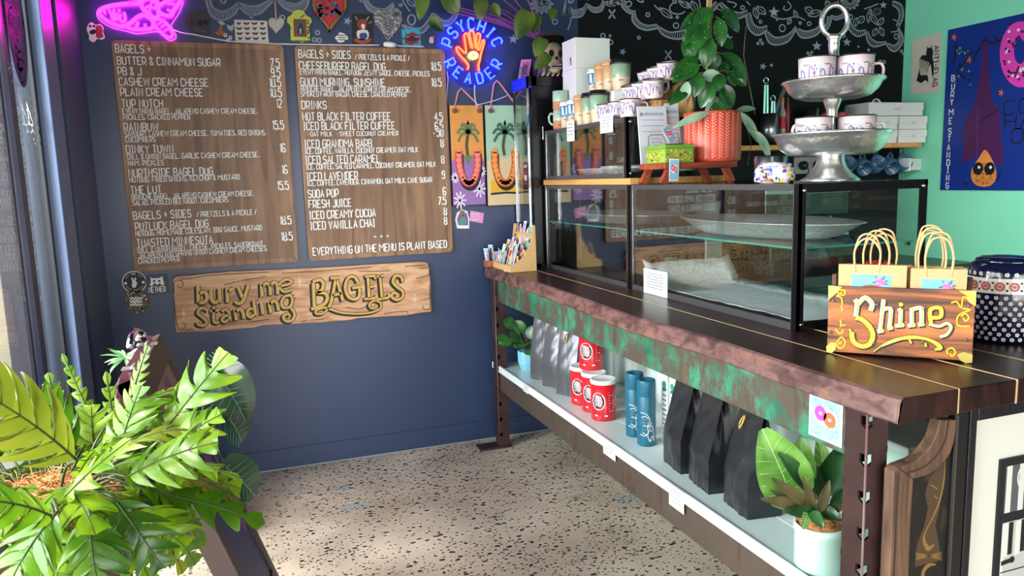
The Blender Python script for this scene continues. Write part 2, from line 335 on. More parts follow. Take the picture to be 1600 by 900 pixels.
for pts in ([(27, 5), (36, 38), (27, 40), (22, 8), (27, 5)], [(47, 160), (58, 196), (52, 194), (48, 162), (47, 160)], [(70, 226), (80, 231), (79, 258), (74, 258), (70, 226)]):
    b.stroke(WIN, [wp(*p) for p in pts], .006, CHW)
for (cx, cy, rx, ry) in ((30, 95, 5, 16), (33, 118, 4, 12), (68, 165, 4, 16), (72, 180, 4, 14), (64, 180, 3, 9), (15, 25, 4, 14), (29, 100, 3, 8), (71, 172, 2, 7)):
    b.stroke(WIN, [wp(cx+rx*cos(a*pi/7), cy+ry*sin(a*pi/7)) for a in range(15)], .006, CHW)
random.seed(3)
for i in range(46):
    t = random.random(); x = 20+t*58+random.uniform(-5, 5); y = 55+t*215+random.uniform(-12, 12)
    if 28 < x < 66 and y < 160: x -= 20
    b.stroke(WIN, [wp(x, y), wp(x+random.uniform(-2, 2), y+random.uniform(2, 6))], .006, CHW)
struct(b.build('window_1_painted_flowers', w1))
b = MB(); NV = mat('141c48', .5, name='navy_sticker_vinyl')
cy_, cz_ = wp(48, 84); b.disc(WIN, -1.005, 2.16, .125, NV, 0, .002, 28, ry=.235)
PK = mat('8a4f93', .6); FL = Fr(WIN.p(0, 0, .0025), (0, 1, 0), (0, 0, 1))
for z in (2.2, 2.12): scrawl(b, FL, -1.1, z, .19, .055, PK, .002, 7)
for z, w_ in ((2.06, .1), (2.03, .12), (2.0, .08)): b.stroke(FL, [(-1.0-w_/2, z), (-1.0+w_/2, z)], .012, mat('2a3270', .6))
tag(b.build('window_sticker'), 'navy oval sticker with faded pink lettering on the window pane', 'sticker')
BRK = bpy.data.materials.new('painted_brick'); BRK.use_nodes = True; t = BRK.node_tree; bt = t.nodes.new('ShaderNodeTexBrick'); tc = t.nodes.new('ShaderNodeTexCoord'); mp = t.nodes.new('ShaderNodeMapping')
mp.inputs['Rotation'].default_value = (pi/2, 0, 0); mp.inputs['Scale'].default_value = (1.6, 1.6, 1.6); t.links.new(tc.outputs['Object'], mp.inputs[0]); t.links.new(mp.outputs[0], bt.inputs['Vector'])
bt.inputs['Scale'].default_value = 3; bt.inputs['Color1'].default_value = (*srgb('6d8096'), 1); bt.inputs['Color2'].default_value = (*srgb('7b8fa6'), 1); bt.inputs['Mortar'].default_value = (*srgb('4c5a6c'), 1); bt.inputs['Mortar Size'].default_value = .012
t.links.new(bt.outputs[0], t.nodes['Principled BSDF'].inputs['Base Color'])
b = MB(); b.box(-1.14, -1.035, -.04, .5, -.1, 4, BRK); struct(b.build('wall_outside_pier'))
b = MB(); b.box(-7, -.95, 1.2, 1.4, -.1, 4.5, mat('a5977f', .8, name='tan_render', var=.08)); struct(b.build('wall_outside_tan'))
struct(MB().box(-7, -.9, -8, 1.4, -.2, -.1, mat('8b8781', .9)).build('pavement'))

# ---------------------------------------------------------------- chalk drawing over the back walls
CHK = mat('8f98a4', .9, name='chalk_paint')
CF2 = Fr((0, -.0012, 0), (1, 0, 0), (0, 0, 1))
b = MB()
def cs(pts, w=.009, closed=False): b.stroke(CF2, [W(*p) for p in pts], w, CHK, .0004, closed=closed)
def resample(pts, n):
    L = [0]
    for i in range(1, len(pts)): L.append(L[-1]+math.dist(pts[i], pts[i-1]))
    out = []; j = 0
    for k in range(n):
        d = L[-1]*k/(n-1)
        while j < len(L)-2 and L[j+1] < d: j += 1
        t = (d-L[j])/max(1e-9, L[j+1]-L[j]); out.append(tuple(pts[j][q]+(pts[j+1][q]-pts[j][q])*t for q in (0, 1)))
    return out
SC = [([(321, -4), (330, 24), (348, 31), (366, 22), (373.5, 9)], [(328, -3), (333, 12), (348, 18), (363, 12), (372, 4)]),
 ([(373.5, 9), (382.5, 19), (393, 23), (408, 19.5), (426, 1.5)], [(373.5, 4.5), (384, 8), (394.5, 10), (408, 7), (423, -1)]),
 ([(433.5, 0), (444, 12), (462, 19), (477, 14), (483, -2)], [(441, 1), (453, 5), (465, 6), (475, -1)]),
 ([(567.5, -2), (573.5, 12), (584, 19.5), (600, 22), (616, 9)], [(573.5, -1), (579.5, 8), (590, 13.5), (602, 14), (614, 5)]),
 ([(627, 39), (642, 49), (660, 51), (674, 34.5), (678.5, 21)], [(631, 39), (643, 43.5), (657.5, 43.5), (669.5, 31.5), (675, 21)]),
 ([(678, 24), (688, 37), (700, 40), (711, 30), (716, 18)], [(681, 22), (690, 31), (700, 32), (708, 24), (712, 16)]),
 ([(889, 10), (892, 25), (900, 27), (910, 24), (917, 9)], [(889, 10), (896, 16), (904, 15), (912, 12), (916, 5)]),
 ([(917, 9), (924, 17), (932, 19), (940, 16), (945, 5)], [(918, 6), (925, 11), (933, 12), (939, 8), (942, 0)]),
 ([(945, 5), (952, 9), (960, 8), (968, 2)], [(947, 2), (953, 4), (960, 3), (966, -2)]),
 ([(968, 2), (973, 12), (982, 20), (992, 21)], [(972, 0), (978, 10), (986, 17), (993, 17)]),
 ([(988, 22), (988, 32), (996, 42), (1010, 47), (1028, 44)], [(992, 18), (994, 28), (1001, 36), (1012, 40), (1026, 38)]),
 ([(1026, 39), (1034, 53), (1050, 60), (1068, 59), (1088, 41)], [(1030, 42), (1045, 50), (1060, 49), (1072, 46), (1084, 38)]),
 ([(1090, 38), (1100, 30), (1112, 20), (1122, 8)], [(1086, 34), (1096, 24), (1108, 14), (1118, 3)]),
 ([(1123, 6), (1138, 22), (1152, 29), (1168, 23)], [(1127, 4), (1140, 15), (1155, 20), (1167, 16)]),
 ([(1165, 25), (1170, 45), (1183, 55), (1198, 48)], [(1172, 20), (1177, 37), (1187, 43), (1198, 40)]),
 ([(1195, 51), (1201, 66), (1214, 70), (1232, 64), (1244, 45)], [(1200, 50), (1210, 58), (1224, 57), (1235, 51), (1243, 41)]),
 ([(1243, 47), (1251, 58), (1263, 59), (1276, 54), (1285, 44)], [(1248, 45), (1259, 49), (1274, 45), (1282, 38)]),
 ([(1283, 48), (1292, 46), (1298, 34), (1297, 26)], [(1284, 42), (1289, 40), (1292, 34), (1292, 26)]),
 ([(1298, 28), (1306, 31), (1313, 29), (1319, 26)], [(1298, 24), (1306, 26), (1313, 24), (1318, 20)]),
 ([(1319, 27), (1327, 47), (1340, 57), (1354, 51)], [(1325, 24), (1332, 41), (1341, 48), (1353, 47)]),
 ([(1352, 50), (1356, 66), (1366, 73), (1385, 68)], [(1356, 50), (1362, 61), (1372, 66), (1384, 65)]),
 ([(1384, 68), (1391, 78), (1401, 79), (1411, 62), (1404, 43)], [(1388, 68), (1396, 71), (1403, 66), (1405, 55), (1402, 45)]),
 ([(1404, 43), (1411, 25), (1408, 8), (1395, 2)], [(1400, 40), (1405, 25), (1402, 14), (1394, 8)])]
for o_, i_ in SC:
    oo = smooth_pts(o_, 6); ii = smooth_pts(i_, 6); cs(oo, .010); cs(ii, .008); n = max(6, int(len(oo)*.8))
    for p, q in zip(resample(oo, n), resample(ii, n)): cs([p, q], .0045)
def ell(x, y, rx, ry=None, rot=0, w=.007):
    ry = ry or rx; cs([(x+rx*cos(a)*cos(rot)-ry*sin(a)*sin(rot), y+rx*cos(a)*sin(rot)+ry*sin(a)*cos(rot)) for a in [k*2*pi/12 for k in range(12)]], w, True)
def star(x, y, r, rot=0):
    p = [(x+(r if k % 2 == 0 else r*.42)*cos(rot-pi/2+k*pi/5), y+(r if k % 2 == 0 else r*.42)*sin(rot-pi/2+k*pi/5)) for k in range(10)]
    b.poly(CF2, [W(*q) for q in p], CHK, 0, .0004, False)
def cleaf(x, y, x2, y2, w):
    d = Vector((x2-x, y2-y)); n = Vector((-d.y, d.x)).normalized()*w; m_ = Vector((x, y))+d*.5
    cs(smooth_pts([(x, y), tuple(m_+n), (x2, y2), tuple(m_-n), (x, y)], 5), .006); cs([(x, y), (x2, y2)], .004)
for a in ((472, 63, 3.2), (491, 62, 3), (499, 63, 3.2), (496, 51, 3.2), (441, 28, 4), (1012, 23, 3), (1056, 40, 4.2), (954, 66, 3.5), (942, 56, 3.6), (931, 67, 3), (998, 59, 2.2), (867, 34, 4), (1058, 27, 1.8), (1160, 12, 3), (1188, 34, 2.2), (1250, 36, 2), (1264, 37, 3), (1222, 44, 4.6, 5.5), (1318, 56, 2.2), (1400, 57, 3, 4), (1329, 27, 3, 4), (643, 31, 6, 8), (349, 2, 4, 3), (1188, 63, 1.8), (1184, 68, 1.6), (1191, 68, 1.8), (1375, 96, 2), (1381, 97, 2.2), (1378, 101, 1.8), (1205, 102, 1.5), (1262, 83, 1.6), (1268, 82, 1.6), (1265, 87, 1.8), (1408, 80, 1.6), (1411, 84, 1.4), (626, 8, 2), (1214, 30, 1.6)): ell(*a)
for a in ((393, 26, 2), (953, 56, 1.6), (1357, 78, 2), (1341, 73, 0)): ell(a[0], a[1], max(.5, a[2]*.5), w=.012)
for a in ((1209, 19, 9), (1276, 72, 8), (1323, 66, 7), (1192, 104, 6, .2), (973, 81, 6, .4), (802, 61, 8, .1), (543, 33, 7, .3), (1137, 60, 8), (1380, 8, 6), (1308, 6, 6, .3)): star(*a)
for x, y in ((956, 22), (1044, 86)):
    cs([(x-5, y-7), (x+5, y+7)], .009); cs([(x+5, y-7), (x-5, y+7)], .009)
for a in ((1030, 12, 1050, 28, 5), (1090, 20, 1080, 2, 5), (1060, 2, 1078, 12, 4), (1270, 20, 1258, 12, 5), (1285, 18, 1262, 24, 5), (1240, 16, 1246, 28, 3), (1182, 10, 1196, 22, 5), (1184, 30, 1178, 12, 4), (1340, 36, 1350, 26, 5), (1336, 42, 1338, 28, 4), (1372, 40, 1358, 20, 4), (1372, 40, 1380, 28, 4), (1374, 42, 1380, 56, 4), (1370, 44, 1364, 56, 4), (1356, 36, 1360, 14, 4), (1296, 10, 1290, 2, 4), (1230, 38, 1236, 30, 3), (650, 10, 636, -2, 5), (1318, 14, 1316, 6, 3), (880, 26, 884, 0, 1)): cleaf(*a)
for cx, cy, R in ((846, 6, 18), (1328, 2, 15), (1370, 18, 6)):
    for k in range(12): cleaf(cx+3*cos(k*pi/6), cy+3*sin(k*pi/6), cx+R*cos(k*pi/6), cy+R*.9*sin(k*pi/6), 2.4)
for pts in ([(1230, 2), (1236, 10), (1230, 16), (1224, 14), (1226, 9)], [(1052, 4), (1046, 12), (1050, 20), (1062, 22), (1070, 18)], [(1092, 0), (1094, 14), (1088, 22)], [(1206, 26), (1224, 30), (1244, 26), (1258, 32)], [(1350, 14), (1362, 10), (1372, 6)], [(1395, 30), (1404, 36), (1402, 48), (1392, 50)], [(640, 18), (632, 6), (628, -2)], [(560, -2), (566, 4)], [(889, 10), (892, 30), (887, 47)], [(1022, 8), (1030, 16)], [(1136, 2), (1150, 6), (1146, 12)], [(1166, 2), (1172, 8)]):
    cs(smooth_pts(pts, 5), .007)
for x in range(820, 1090, 9):
    if random.random() < .5: ell(x, random.uniform(-6, 8), random.uniform(2, 5), random.uniform(3, 6), random.random()*3)
struct(b.build('wall_back_chalk_drawing', wb))
# ---------------------------------------------------------------- menu boards
def peg_mat():
    m, t, b = nodes('letterboard_walnut'); L = t.links.new; N = t.nodes.new
    tc = N('ShaderNodeTexCoord'); mp = N('ShaderNodeMapping'); mp.inputs['Scale'].default_value = (9, 9, .8)
    n = N('ShaderNodeTexNoise'); n.inputs['Scale'].default_value = 3.2; n.inputs['Detail'].default_value = 6; n.inputs['Distortion'].default_value = .6
    r = N('ShaderNodeValToRGB'); e = r.color_ramp.elements; e[0].position = .3; e[0].color = (*srgb('6b4a35'), 1); e[1].position = .72; e[1].color = (*srgb('b08562'), 1)
    L(tc.outputs['Object'], mp.inputs[0]); L(mp.outputs[0], n.inputs['Vector']); L(n.outputs[0], r.inputs[0])
    m2 = N('ShaderNodeMapping'); m2.inputs['Scale'].default_value = (125, 125, 125); L(tc.outputs['Object'], m2.inputs[0])
    fr = N('ShaderNodeVectorMath'); fr.operation = 'FRACTION'; L(m2.outputs[0], fr.inputs[0]); sp = N('ShaderNodeSeparateXYZ'); L(fr.outputs[0], sp.inputs[0])
    def mth(op, a, b2):
        q = N('ShaderNodeMath'); q.operation = op
        for i, x in enumerate((a, b2)):
            if isinstance(x, (int, float)): q.inputs[i].default_value = x
            else: L(x, q.inputs[i])
        return q.outputs[0]
    hole = mth('MULTIPLY', mth('LESS_THAN', mth('ABSOLUTE', mth('SUBTRACT', sp.outputs[0], .5), 0), .26), mth('LESS_THAN', mth('ABSOLUTE', mth('SUBTRACT', sp.outputs[2], .5), 0), .26))
    s2 = N('ShaderNodeSeparateXYZ'); L(tc.outputs['Object'], s2.inputs[0])
    hole = mth('MULTIPLY', hole, mth('MULTIPLY', mth('LESS_THAN', mth('ABSOLUTE', s2.outputs[0], 0), .375), mth('LESS_THAN', mth('ABSOLUTE', s2.outputs[2], 0), .535)))
    mx = N('ShaderNodeMix'); mx.data_type = 'RGBA'; L(hole, mx.inputs['Factor']); L(r.outputs[0], mx.inputs['A']); mx.inputs['B'].default_value = (*srgb('2e1f18'), 1)
    L(mx.outputs['Result'], b.inputs['Base Color']); b.inputs['Roughness'].default_value = .5; return m
PEG = peg_mat(); LET = mat('f4f3f0', .5, name='white_plastic_letters'); STEEL = mat('9a9da0', .3, 1, name='brushed_steel')
BF = Fr((0, -.026, 0), (1, 0, 0), (0, 0, 1))
def rrect(x0, x1, z0, z1, r, n=5):
    out = []
    for cx, cz, a in ((x1-r, z1-r, 0), (x0+r, z1-r, pi/2), (x0+r, z0+r, pi), (x1-r, z0+r, 1.5*pi)): out += [(cx+r*cos(a+k*pi/2/n), cz+r*sin(a+k*pi/2/n)) for k in range(n+1)]
    return out
def menu_board(x0, x1, z0, z1, lines, prices, label):
    t = thing('menu_board', label, 'menu board', ((x0+x1)/2, 0, (z0+z1)/2), 0, 'walnut menu boards on the navy wall')
    o = Vector(t.location); b = MB(); b.poly(Fr((0, 0, 0), (1, 0, 0), (0, 0, 1)), rrect(x0-o.x, x1-o.x, z0-o.z, z1-o.z, .022), PEG, .006, .026)
    b.build('board_panel', t, bevel=.002)
    lf = Fr((-o.x, -.026, -o.z), (1, 0, 0), (0, 0, 1)); b = MB()
    for tx, pl, py, cap, pr in lines:
        p = hit(pl, py, 1, -.028); q = hit(pr, py, 1, -.028); k = (hit(pl, py-cap, 1, -.028).z-p.z); text(b, lf, tx, p.x, p.z, k, LET, q.x-p.x, th=.74 if cap > 10 else .78, w1=.0055, w0=0)
    for tx, pr, py in prices:
        p = hit(pr, py, 1, -.028); text(b, lf, tx, p.x, p.z, .042, LET, None, .52, .74, .0055, 0, 'r')
    b.build('lettering', t)
    for x, z in ((x0+.02, z1-.02), (x1-.02, z1-.02), (x0+.02, z0+.02), (x1-.02, z0+.02)): MB().lathe([(.006, 0), (.006, .002), (.003, .004), (0, .004)], STEEL, (x-o.x, -.026, z-o.z), 10, axis=(0, -1, 0)).build('screw', t)
    return t
menu_board(-.6697, .1257, 1.1425, 2.264, [
 ('BAGELS +', 181, 82, 12.5, 236), ('BUTTER & CINNAMON SUGAR', 184, 100.5, 12, 344), ('PB & J', 185, 117, 12, 221), ('CASHEW CREAM CHEESE', 187, 133.5, 12, 325), ('PLAIN CREAM CHEESE', 189, 149.5, 12, 317),
 ('TOP NOTCH', 191, 167.5, 12, 254.5), ('EVERYTHING BAGEL, JALAPENO CASHEW CREAM CHEESE,', 192, 177.5, 8, 402), ('PICKLES, CRACKED PEPPER', 193, 187, 8, 297), ('RAINBOW', 194.5, 204.5, 12, 247.5),
 ('SAVOURY CASHEW CREAM CHEESE, TOMATOES, RED ONIONS,', 195.5, 213, 8, 416), ('CUCUMBERS', 197, 222, 8, 243), ('DINKY TOWN', 198, 239.5, 12, 271), ('DILL & ONION BAGEL, GARLIC CASHEW CREAM CHEESE,', 200, 249, 8, 405),
 ('HAM, PICKLES', 201, 259, 8, 256), ('NORTHSIDE BAGEL DOG', 202, 276.5, 12, 333), ('HOTDOG, FRIED ONIONS, KETCHUP & MUSTARD', 203, 285, 8, 375), ('THE LOT', 205, 303, 12, 252.5),
 ('BRIOCHE BAGEL, JALAPENO CASHEW CREAM CHEESE,', 206.5, 312, 8, 397), ('SALAD, PICKLED BEETROOT, CUCUMBERS', 207.5, 321, 8, 357), ('BAGELS + SIDES', 209, 343, 12, 299), ('/ PRETZELS & A PICKLE /', 308, 339, 8, 401),
 ('POTLUCK BAGEL DOG', 212, 360, 12, 326), ('HOTDOG, HOMEMADE COLESLAW, BBQ SAUCE, MUSTARD', 212.5, 369, 8, 410), ('TOASTED MINNESOTA', 214.5, 386, 12, 333), ('DILL & ONION BAGEL, CHEESE, PICKLES, SAUERKRAUT,', 216, 395, 8, 414),
 ('JALAPENO AND SPRING ONION CASHEW CREAM CHEESES,', 216.5, 403, 7.5, 419), ('CRACKED PEPPER', 217, 412, 8, 281)],
 [('7.5', 437, 105.5), ('9.5', 438, 120.5), ('10.5', 439, 136), ('10.5', 440, 151.5), ('12', 440.5, 168), ('15.5', 443.5, 202), ('16', 446, 237.5), ('16', 449, 271), ('15.5', 451, 296), ('18.5', 455, 350), ('18.5', 457, 375)],
 'left walnut letterboard menu starting with BAGELS + in white letters')
menu_board(.1799, .9805, 1.1425, 2.264, [
 ('BAGELS + SIDES', 467, 90, 12, 547.5), ('/ PRETZELS & A PICKLE /', 555, 93, 8, 640), ('CHEESEBURGER BAGEL DOG', 468, 108, 12, 602), ('EVERYTHING BAGEL, HOTDOG, ZESTY SAUCE, CHEESE, PICKLES', 469, 116, 8, 671),
 ('GOOD MORNING, SUNSHINE', 470, 133.5, 12, 601), ('BRIOCHE BAGEL, JALAPENO CASHEW CREAM CHEESE,', 470.5, 142.5, 8, 642), ("SMOKED FAKIN' BACON, CHEESE, CRACKED PEPPER", 471, 150.5, 8, 635), ('DRINKS', 472, 170, 12, 510),
 ('HOT BLACK FILTER COFFEE', 473.5, 188, 12, 610), ('ICED BLACK FILTER COFFEE', 475, 203, 12, 617), ('* OAT MILK   * SWEET COCONUT CREAMER', 481, 213, 7, 622), ('ICED GRANDMA BARB', 476.5, 231, 12, 581),
 ('ICE, COFFEE, VANILLA, COCONUT CREAMER, OAT MILK', 477, 240.5, 8, 653), ('ICED SALTED CARAMEL', 478, 256, 12, 593.5), ('ICE, COFFEE, SALTED CARAMEL, COCONUT CREAMER, OAT MILK', 479, 265, 8, 681), ('ICED LAVENDER', 480, 282, 12, 559),
 ('ICE, COFFEE, LAVENDER, CINNAMON, OAT MILK, CANE SUGAR', 480.5, 290.5, 8, 675), ('SODA POP', 482, 309, 12, 529), ('FRESH JUICE', 483, 325, 12, 549), ('ICED CREAMY COCOA', 484, 342.5, 12, 587), ('ICED VANILLA CHAI', 485.5, 359, 12, 586),
 ('+ + +', 584, 373, 6, 608), ('EVERYTHING ON THE MENU IS PLANT BASED', 489.5, 399, 11.5, 698.5)],
 [('18.5', 689, 110), ('18.5', 689.5, 135), ('4.5', 691.5, 188.5), ('6.5', 692, 203), ('* 50', 692.5, 213), ('8', 693, 229.5), ('8', 694, 255), ('9', 695, 279), ('6', 696.5, 304.5), ('7.5', 697, 319.5), ('8', 698, 336), ('8', 698.5, 350.5)],
 'right walnut letterboard menu ending EVERYTHING ON THE MENU IS PLANT BASED')

# ---------------------------------------------------------------- painted timber sign under the menus
SGW = ramp_mat('weathered_pine', [(.25, '8a5f45'), (.45, 'c08e69'), (.62, 'd8ab84'), (.8, 'a2714f')], (1.2, 8, 7), 3.0, 7, .6, 1.2, .3)
GOLD = mat('c89f4a', .45, .0, name='gold_leaf_paint', var=.12, vscale=30); INK = mat('14110f', .6, name='black_sign_paint'); SILV = mat('9aa3ab', .5)
t = thing('timber_sign', 'long pale timber plank sign lettered bury me standing BAGELS in gold', 'sign', (.2, 0, .95))
o = t.location; SF = Fr((-o.x, -.030, -o.z), (1, 0, 0), (0, 0, 1)); b = MB()
def wq(pts, y=-.03):
    out = []
    for p in pts: q = hit(p[0], p[1], 1, y); out.append((q.x, q.z)+tuple(p[2:]))
    return out
b.poly(SF, wq([(270, 436), (276, 431), (300, 430), (360, 424), (440, 421), (520, 417), (600, 412), (660, 409), (668, 411), (671, 419), (670, 426), (672, 434), (673, 450), (674, 487), (655, 489), (633, 493), (560, 497), (548, 500), (500, 504), (410, 508), (396, 512), (320, 518), (300, 518), (276, 520), (274, 515)]), SGW, -.022, 0)
b.build('plank', t, bevel=.003)
c7 = crop(190, 410, 6.154); c8 = crop(440, 390, 6.154); b = MB()
def letter(strokes, w, f, shadow=(-2.6, 2.0), ed=1.9, fill=GOLD):
    for st in strokes:
        p = f(smooth_pts(st, 5)) if len(st) > 2 else f(st); pw = w/6.154
        for k, (dx, dy, ww, m, h) in enumerate(((shadow[0], shadow[1], pw+ed, INK, .0006), (shadow[0]*.5, shadow[1]*.5, pw+ed, INK, .0009), (0, 0, pw+ed*.9, INK, .0012), (0, 0, pw-.3, fill, .0018))):
            b.stroke(SF, wq([(x[0]+dx, x[1]+dy) for x in p]), ww*.00352, m, h)
for st, w in (([[(735, 225), (740, 385)], [(745, 300), (800, 285), (825, 335), (800, 380), (745, 385)]], 32), ([[(860, 262), (866, 350), (895, 385), (935, 370)], [(940, 250), (948, 390)]], 32), ([[(1015, 240), (1022, 385)], [(1025, 290), (1050, 260), (1072, 258)]], 32),
  ([[(1120, 235), (1165, 340)], [(1222, 215), (1170, 365), (1125, 395), (1088, 372)]], 30), ([[(1345, 200), (1352, 330)], [(1350, 232), (1390, 200), (1425, 225), (1432, 315)], [(1430, 228), (1465, 190), (1497, 215), (1502, 305)]], 30),
  ([[(832, 470), (800, 440), (752, 447), (735, 490), (790, 535), (820, 575), (790, 605), (740, 597), (728, 572)]], 26), ([[(888, 420), (886, 555), (910, 580), (938, 568)], [(850, 470), (932, 458)]], 26), ([[(962, 472), (1000, 452), (1032, 480), (1045, 560)], [(1035, 508), (985, 520), (966, 552), (992, 572), (1037, 545)]], 25),
  ([[(1090, 450), (1105, 555)], [(1095, 480), (1135, 447), (1165, 475), (1178, 540)]], 29), ([[(1262, 445), (1220, 452), (1212, 500), (1240, 525), (1280, 500)], [(1270, 365), (1292, 515)]], 28), ([[(1345, 385), (1362, 500)], [(1328, 342), (1334, 348)]], 32), ([[(1420, 378), (1437, 487)], [(1425, 405), (1465, 367), (1497, 395), (1508, 462)]], 30)): letter(st, w, c7)
for st, w in (([[(-15, 350), (75, 330), (95, 300), (45, 287), (-12, 320), (-12, 370), (30, 405), (102, 385)]], 24), ([[(30, 450), (85, 440), (105, 490), (80, 550), (15, 555), (0, 500), (30, 450)], [(105, 460), (128, 448)], [(90, 560), (125, 620), (100, 680), (40, 685), (18, 645), (60, 615), (82, 642)]], 25),
  ([[(305, 320), (315, 545)], [(300, 308), (370, 290), (402, 330), (385, 390), (335, 412)], [(340, 412), (420, 420), (440, 470), (400, 530), (285, 572)]], 32), ([[(735, 315), (700, 262), (642, 272), (612, 360), (640, 450), (700, 478), (745, 450), (750, 372)], [(680, 370), (768, 355)]], 28),
  ([[(830, 262), (842, 468)], [(800, 258), (896, 254), (898, 285)], [(842, 360), (896, 350)], [(792, 475), (905, 462), (910, 430)]], 26), ([[(945, 252), (966, 468)], [(905, 260), (985, 250)], [(900, 480), (1025, 460), (1030, 425)]], 26), ([[(1165, 312), (1150, 262), (1095, 252), (1070, 310), (1112, 360), (1165, 402), (1160, 460), (1105, 482), (1058, 450), (1080, 412), (1112, 430)]], 28),
  ([[(452, 562), (400, 612), (340, 618), (326, 592), (365, 570), (430, 560), (560, 602), (700, 616), (850, 606), (945, 570), (952, 512), (890, 490), (842, 530), (868, 566), (912, 540)]], 20), ([[(520, 285), (482, 480), (450, 562)], [(530, 280), (590, 492)], [(490, 440), (575, 420)], [(470, 274), (560, 268)]], 28)): letter(st, w, c8)
def inkline(pts, w=.0035, m=INK): b.stroke(SF, wq(smooth_pts(pts, 4) if len(pts) > 2 else pts), w, m, .0012)
for pts in ([(272, 458), (272, 442), (276, 438), (284, 439), (286, 446), (280, 450), (277, 446)], [(272, 466), (276, 505), (281, 515), (289, 512), (290, 507), (285, 505)], [(671, 445), (672, 478), (668, 484), (661, 482), (661, 477)], [(282, 436), (300, 435), (330, 430), (420, 425)], [(350, 445), (380, 438), (416, 432)], [(290, 516), (303, 514)], [(390, 503), (420, 499)], [(440, 427), (520, 422), (580, 417)], [(560, 424), (580, 424), (610, 423)], [(484, 500), (500, 499), (515, 495)], [(540, 480), (560, 483), (572, 479)], [(656, 420), (670, 418)], [(650, 435), (660, 433), (671, 430)], [(470, 503), (480, 500)], [(632, 416), (665, 414)], [(600, 490), (633, 486), (636, 490)]): inkline(pts)
for cx, cy in ((287, 490), (468, 440), (648, 468)):
    for a in range(8): r_ = 9 if a % 2 == 0 else 5; inkline([(cx, cy), (cx+r_*cos(a*pi/4), cy+r_*sin(a*pi/4))], .0022, mat('f3e2c4', .6))
b.build('lettering', t)

# ---------------------------------------------------------------- small things on the navy wall
def wart(name, label, cat, fn, parent=None, group=None, base=-.001):
    b = MB(); f = Fr((0, base, 0), (1, 0, 0), (0, 0, 1)); fn(b, f); return tag(b.build(name), label, cat, group)
def wpoly(b, f, pts, m, w0, w1, sm=0): b.poly(f, [W(*p) for p in (smooth_pts(pts, sm, True)[:] if sm else pts)], m, w0, w1)
def wst(b, f, pts, w, m, h, sm=0, closed=False): b.stroke(f, [W(*p) for p in (smooth_pts(pts, sm) if sm else pts)], w, m, h, closed=closed)
WH = mat('e9e6e2', .6); BK = mat('111114', .55); RED = mat('b3252a', .5); PINK = mat('e08fc8', .55); TEAL = mat('2aa9c4', .5); YEL = mat('e3c23a', .5)
def f_(b, f):
    wpoly(b, f, [(137, 40), (143, 35), (150, 39), (157, 38), (162, 44), (161, 50), (164, 58), (160, 62), (152, 61), (147, 66), (140, 63), (139, 55), (136, 48)], WH, 0, .002, 3)
    wpoly(b, f, [(150, 41), (158, 40), (161, 47), (160, 52), (162, 58), (152, 60), (150, 52)], mat('8c2f2c', .6), .002, .003, 2)
    wpoly(b, f, [(140, 49), (147, 46), (151, 50), (146, 54), (141, 53)], BK, .002, .003, 2)
    for x, y in ((141, 41), (147, 41)): b.disc(f, *W(x, y), .006, BK, .002, .003)
wart('sticker', 'small sticker of a white and black animal in a red cape', 'sticker', f_)
SK = mat('2b2930', .5, name='dark_skull_plaque')
def f_(b, f):
    wpoly(b, f, [(291, 30), (300, 18), (315, 17), (326, 25), (329, 36), (327, 50), (320, 56), (306, 52), (294, 44)], SK, 0, .018, 4)
    for x, y, r in ((313, 37, .013), (322, 36, .012)): b.disc(f, *W(x, y), r, mat('16141a', .7), .018, .020, ry=r*1.3)
    wst(b, f, [(299, 30), (299, 42)], .006, BK, .02); wst(b, f, [(299, 30), (305, 33), (300, 36), (306, 39), (299, 42)], .006, BK, .02, 3); wst(b, f, [(305, 47), (312, 50), (324, 49)], .004, mat('55505a', .6), .02, 3)
    wpoly(b, f, [(317, 41), (321, 45), (315, 45)], BK, .018, .02)
wart('skull_plaque', 'dark round skull plaque reading BOO above left menu', 'plaque', f_)
def f_(b, f):
    wpoly(b, f, [(336, 51), (341, 48), (343, 41), (348, 42), (347, 48), (352, 51), (348, 55), (340, 55)], mat('a5532c', .6), 0, .003, 2)
    for pts in ([(340, 34), (347, 33), (352, 38), (346, 40)], [(354, 38), (360, 41), (366, 37), (364, 47), (361, 49), (356, 45)]): wpoly(b, f, pts, mat('aab2bf', .6), 0, .002)
    for x, y in ((352, 55), (360, 59), (356, 63)): b.disc(f, *W(x, y), .009, WH, 0, .002); b.disc(f, *W(x, y), .004, BK, .002, .003)
wart('sticker', 'brown witch hat sticker with pale stars and rings left of the butterfly card', 'sticker', f_)
def f_(b, f):
    wpoly(b, f, [(366, 31), (417, 33), (420, 67), (368, 65)], mat('d8cbc4', .7), 0, .004)
    k = 0
    for r in range(4):
        for c in range(4 if r != 2 else 4):
            x = 373+c*12.2+r*.7; y = 37+r*7.8; s_ = 4.4 if (r*4+c) % 3 else 3
            for sg in (-1, 1): wpoly(b, f, [(x, y), (x+sg*s_, y-2.6), (x+sg*(s_+.3), y), (x+sg*s_*.6, y+1), (x+sg*s_*.7, y+2.8), (x+sg*1, y+1.6)], BK, .004, .0046)
            wst(b, f, [(x, y-2), (x, y+2.6)], .0035, BK, .0048)
wart('butterfly_card', 'pale card printed with rows of black butterflies', 'card', f_)
def heart(cx, cy, rx, ry, n=28):
    return [(cx+rx*(16*sin(2*pi*k/n)**3)/16, cy-ry*(13*cos(2*pi*k/n)-5*cos(4*pi*k/n)-2*cos(6*pi*k/n)-cos(8*pi*k/n))/14) for k in range(n)]
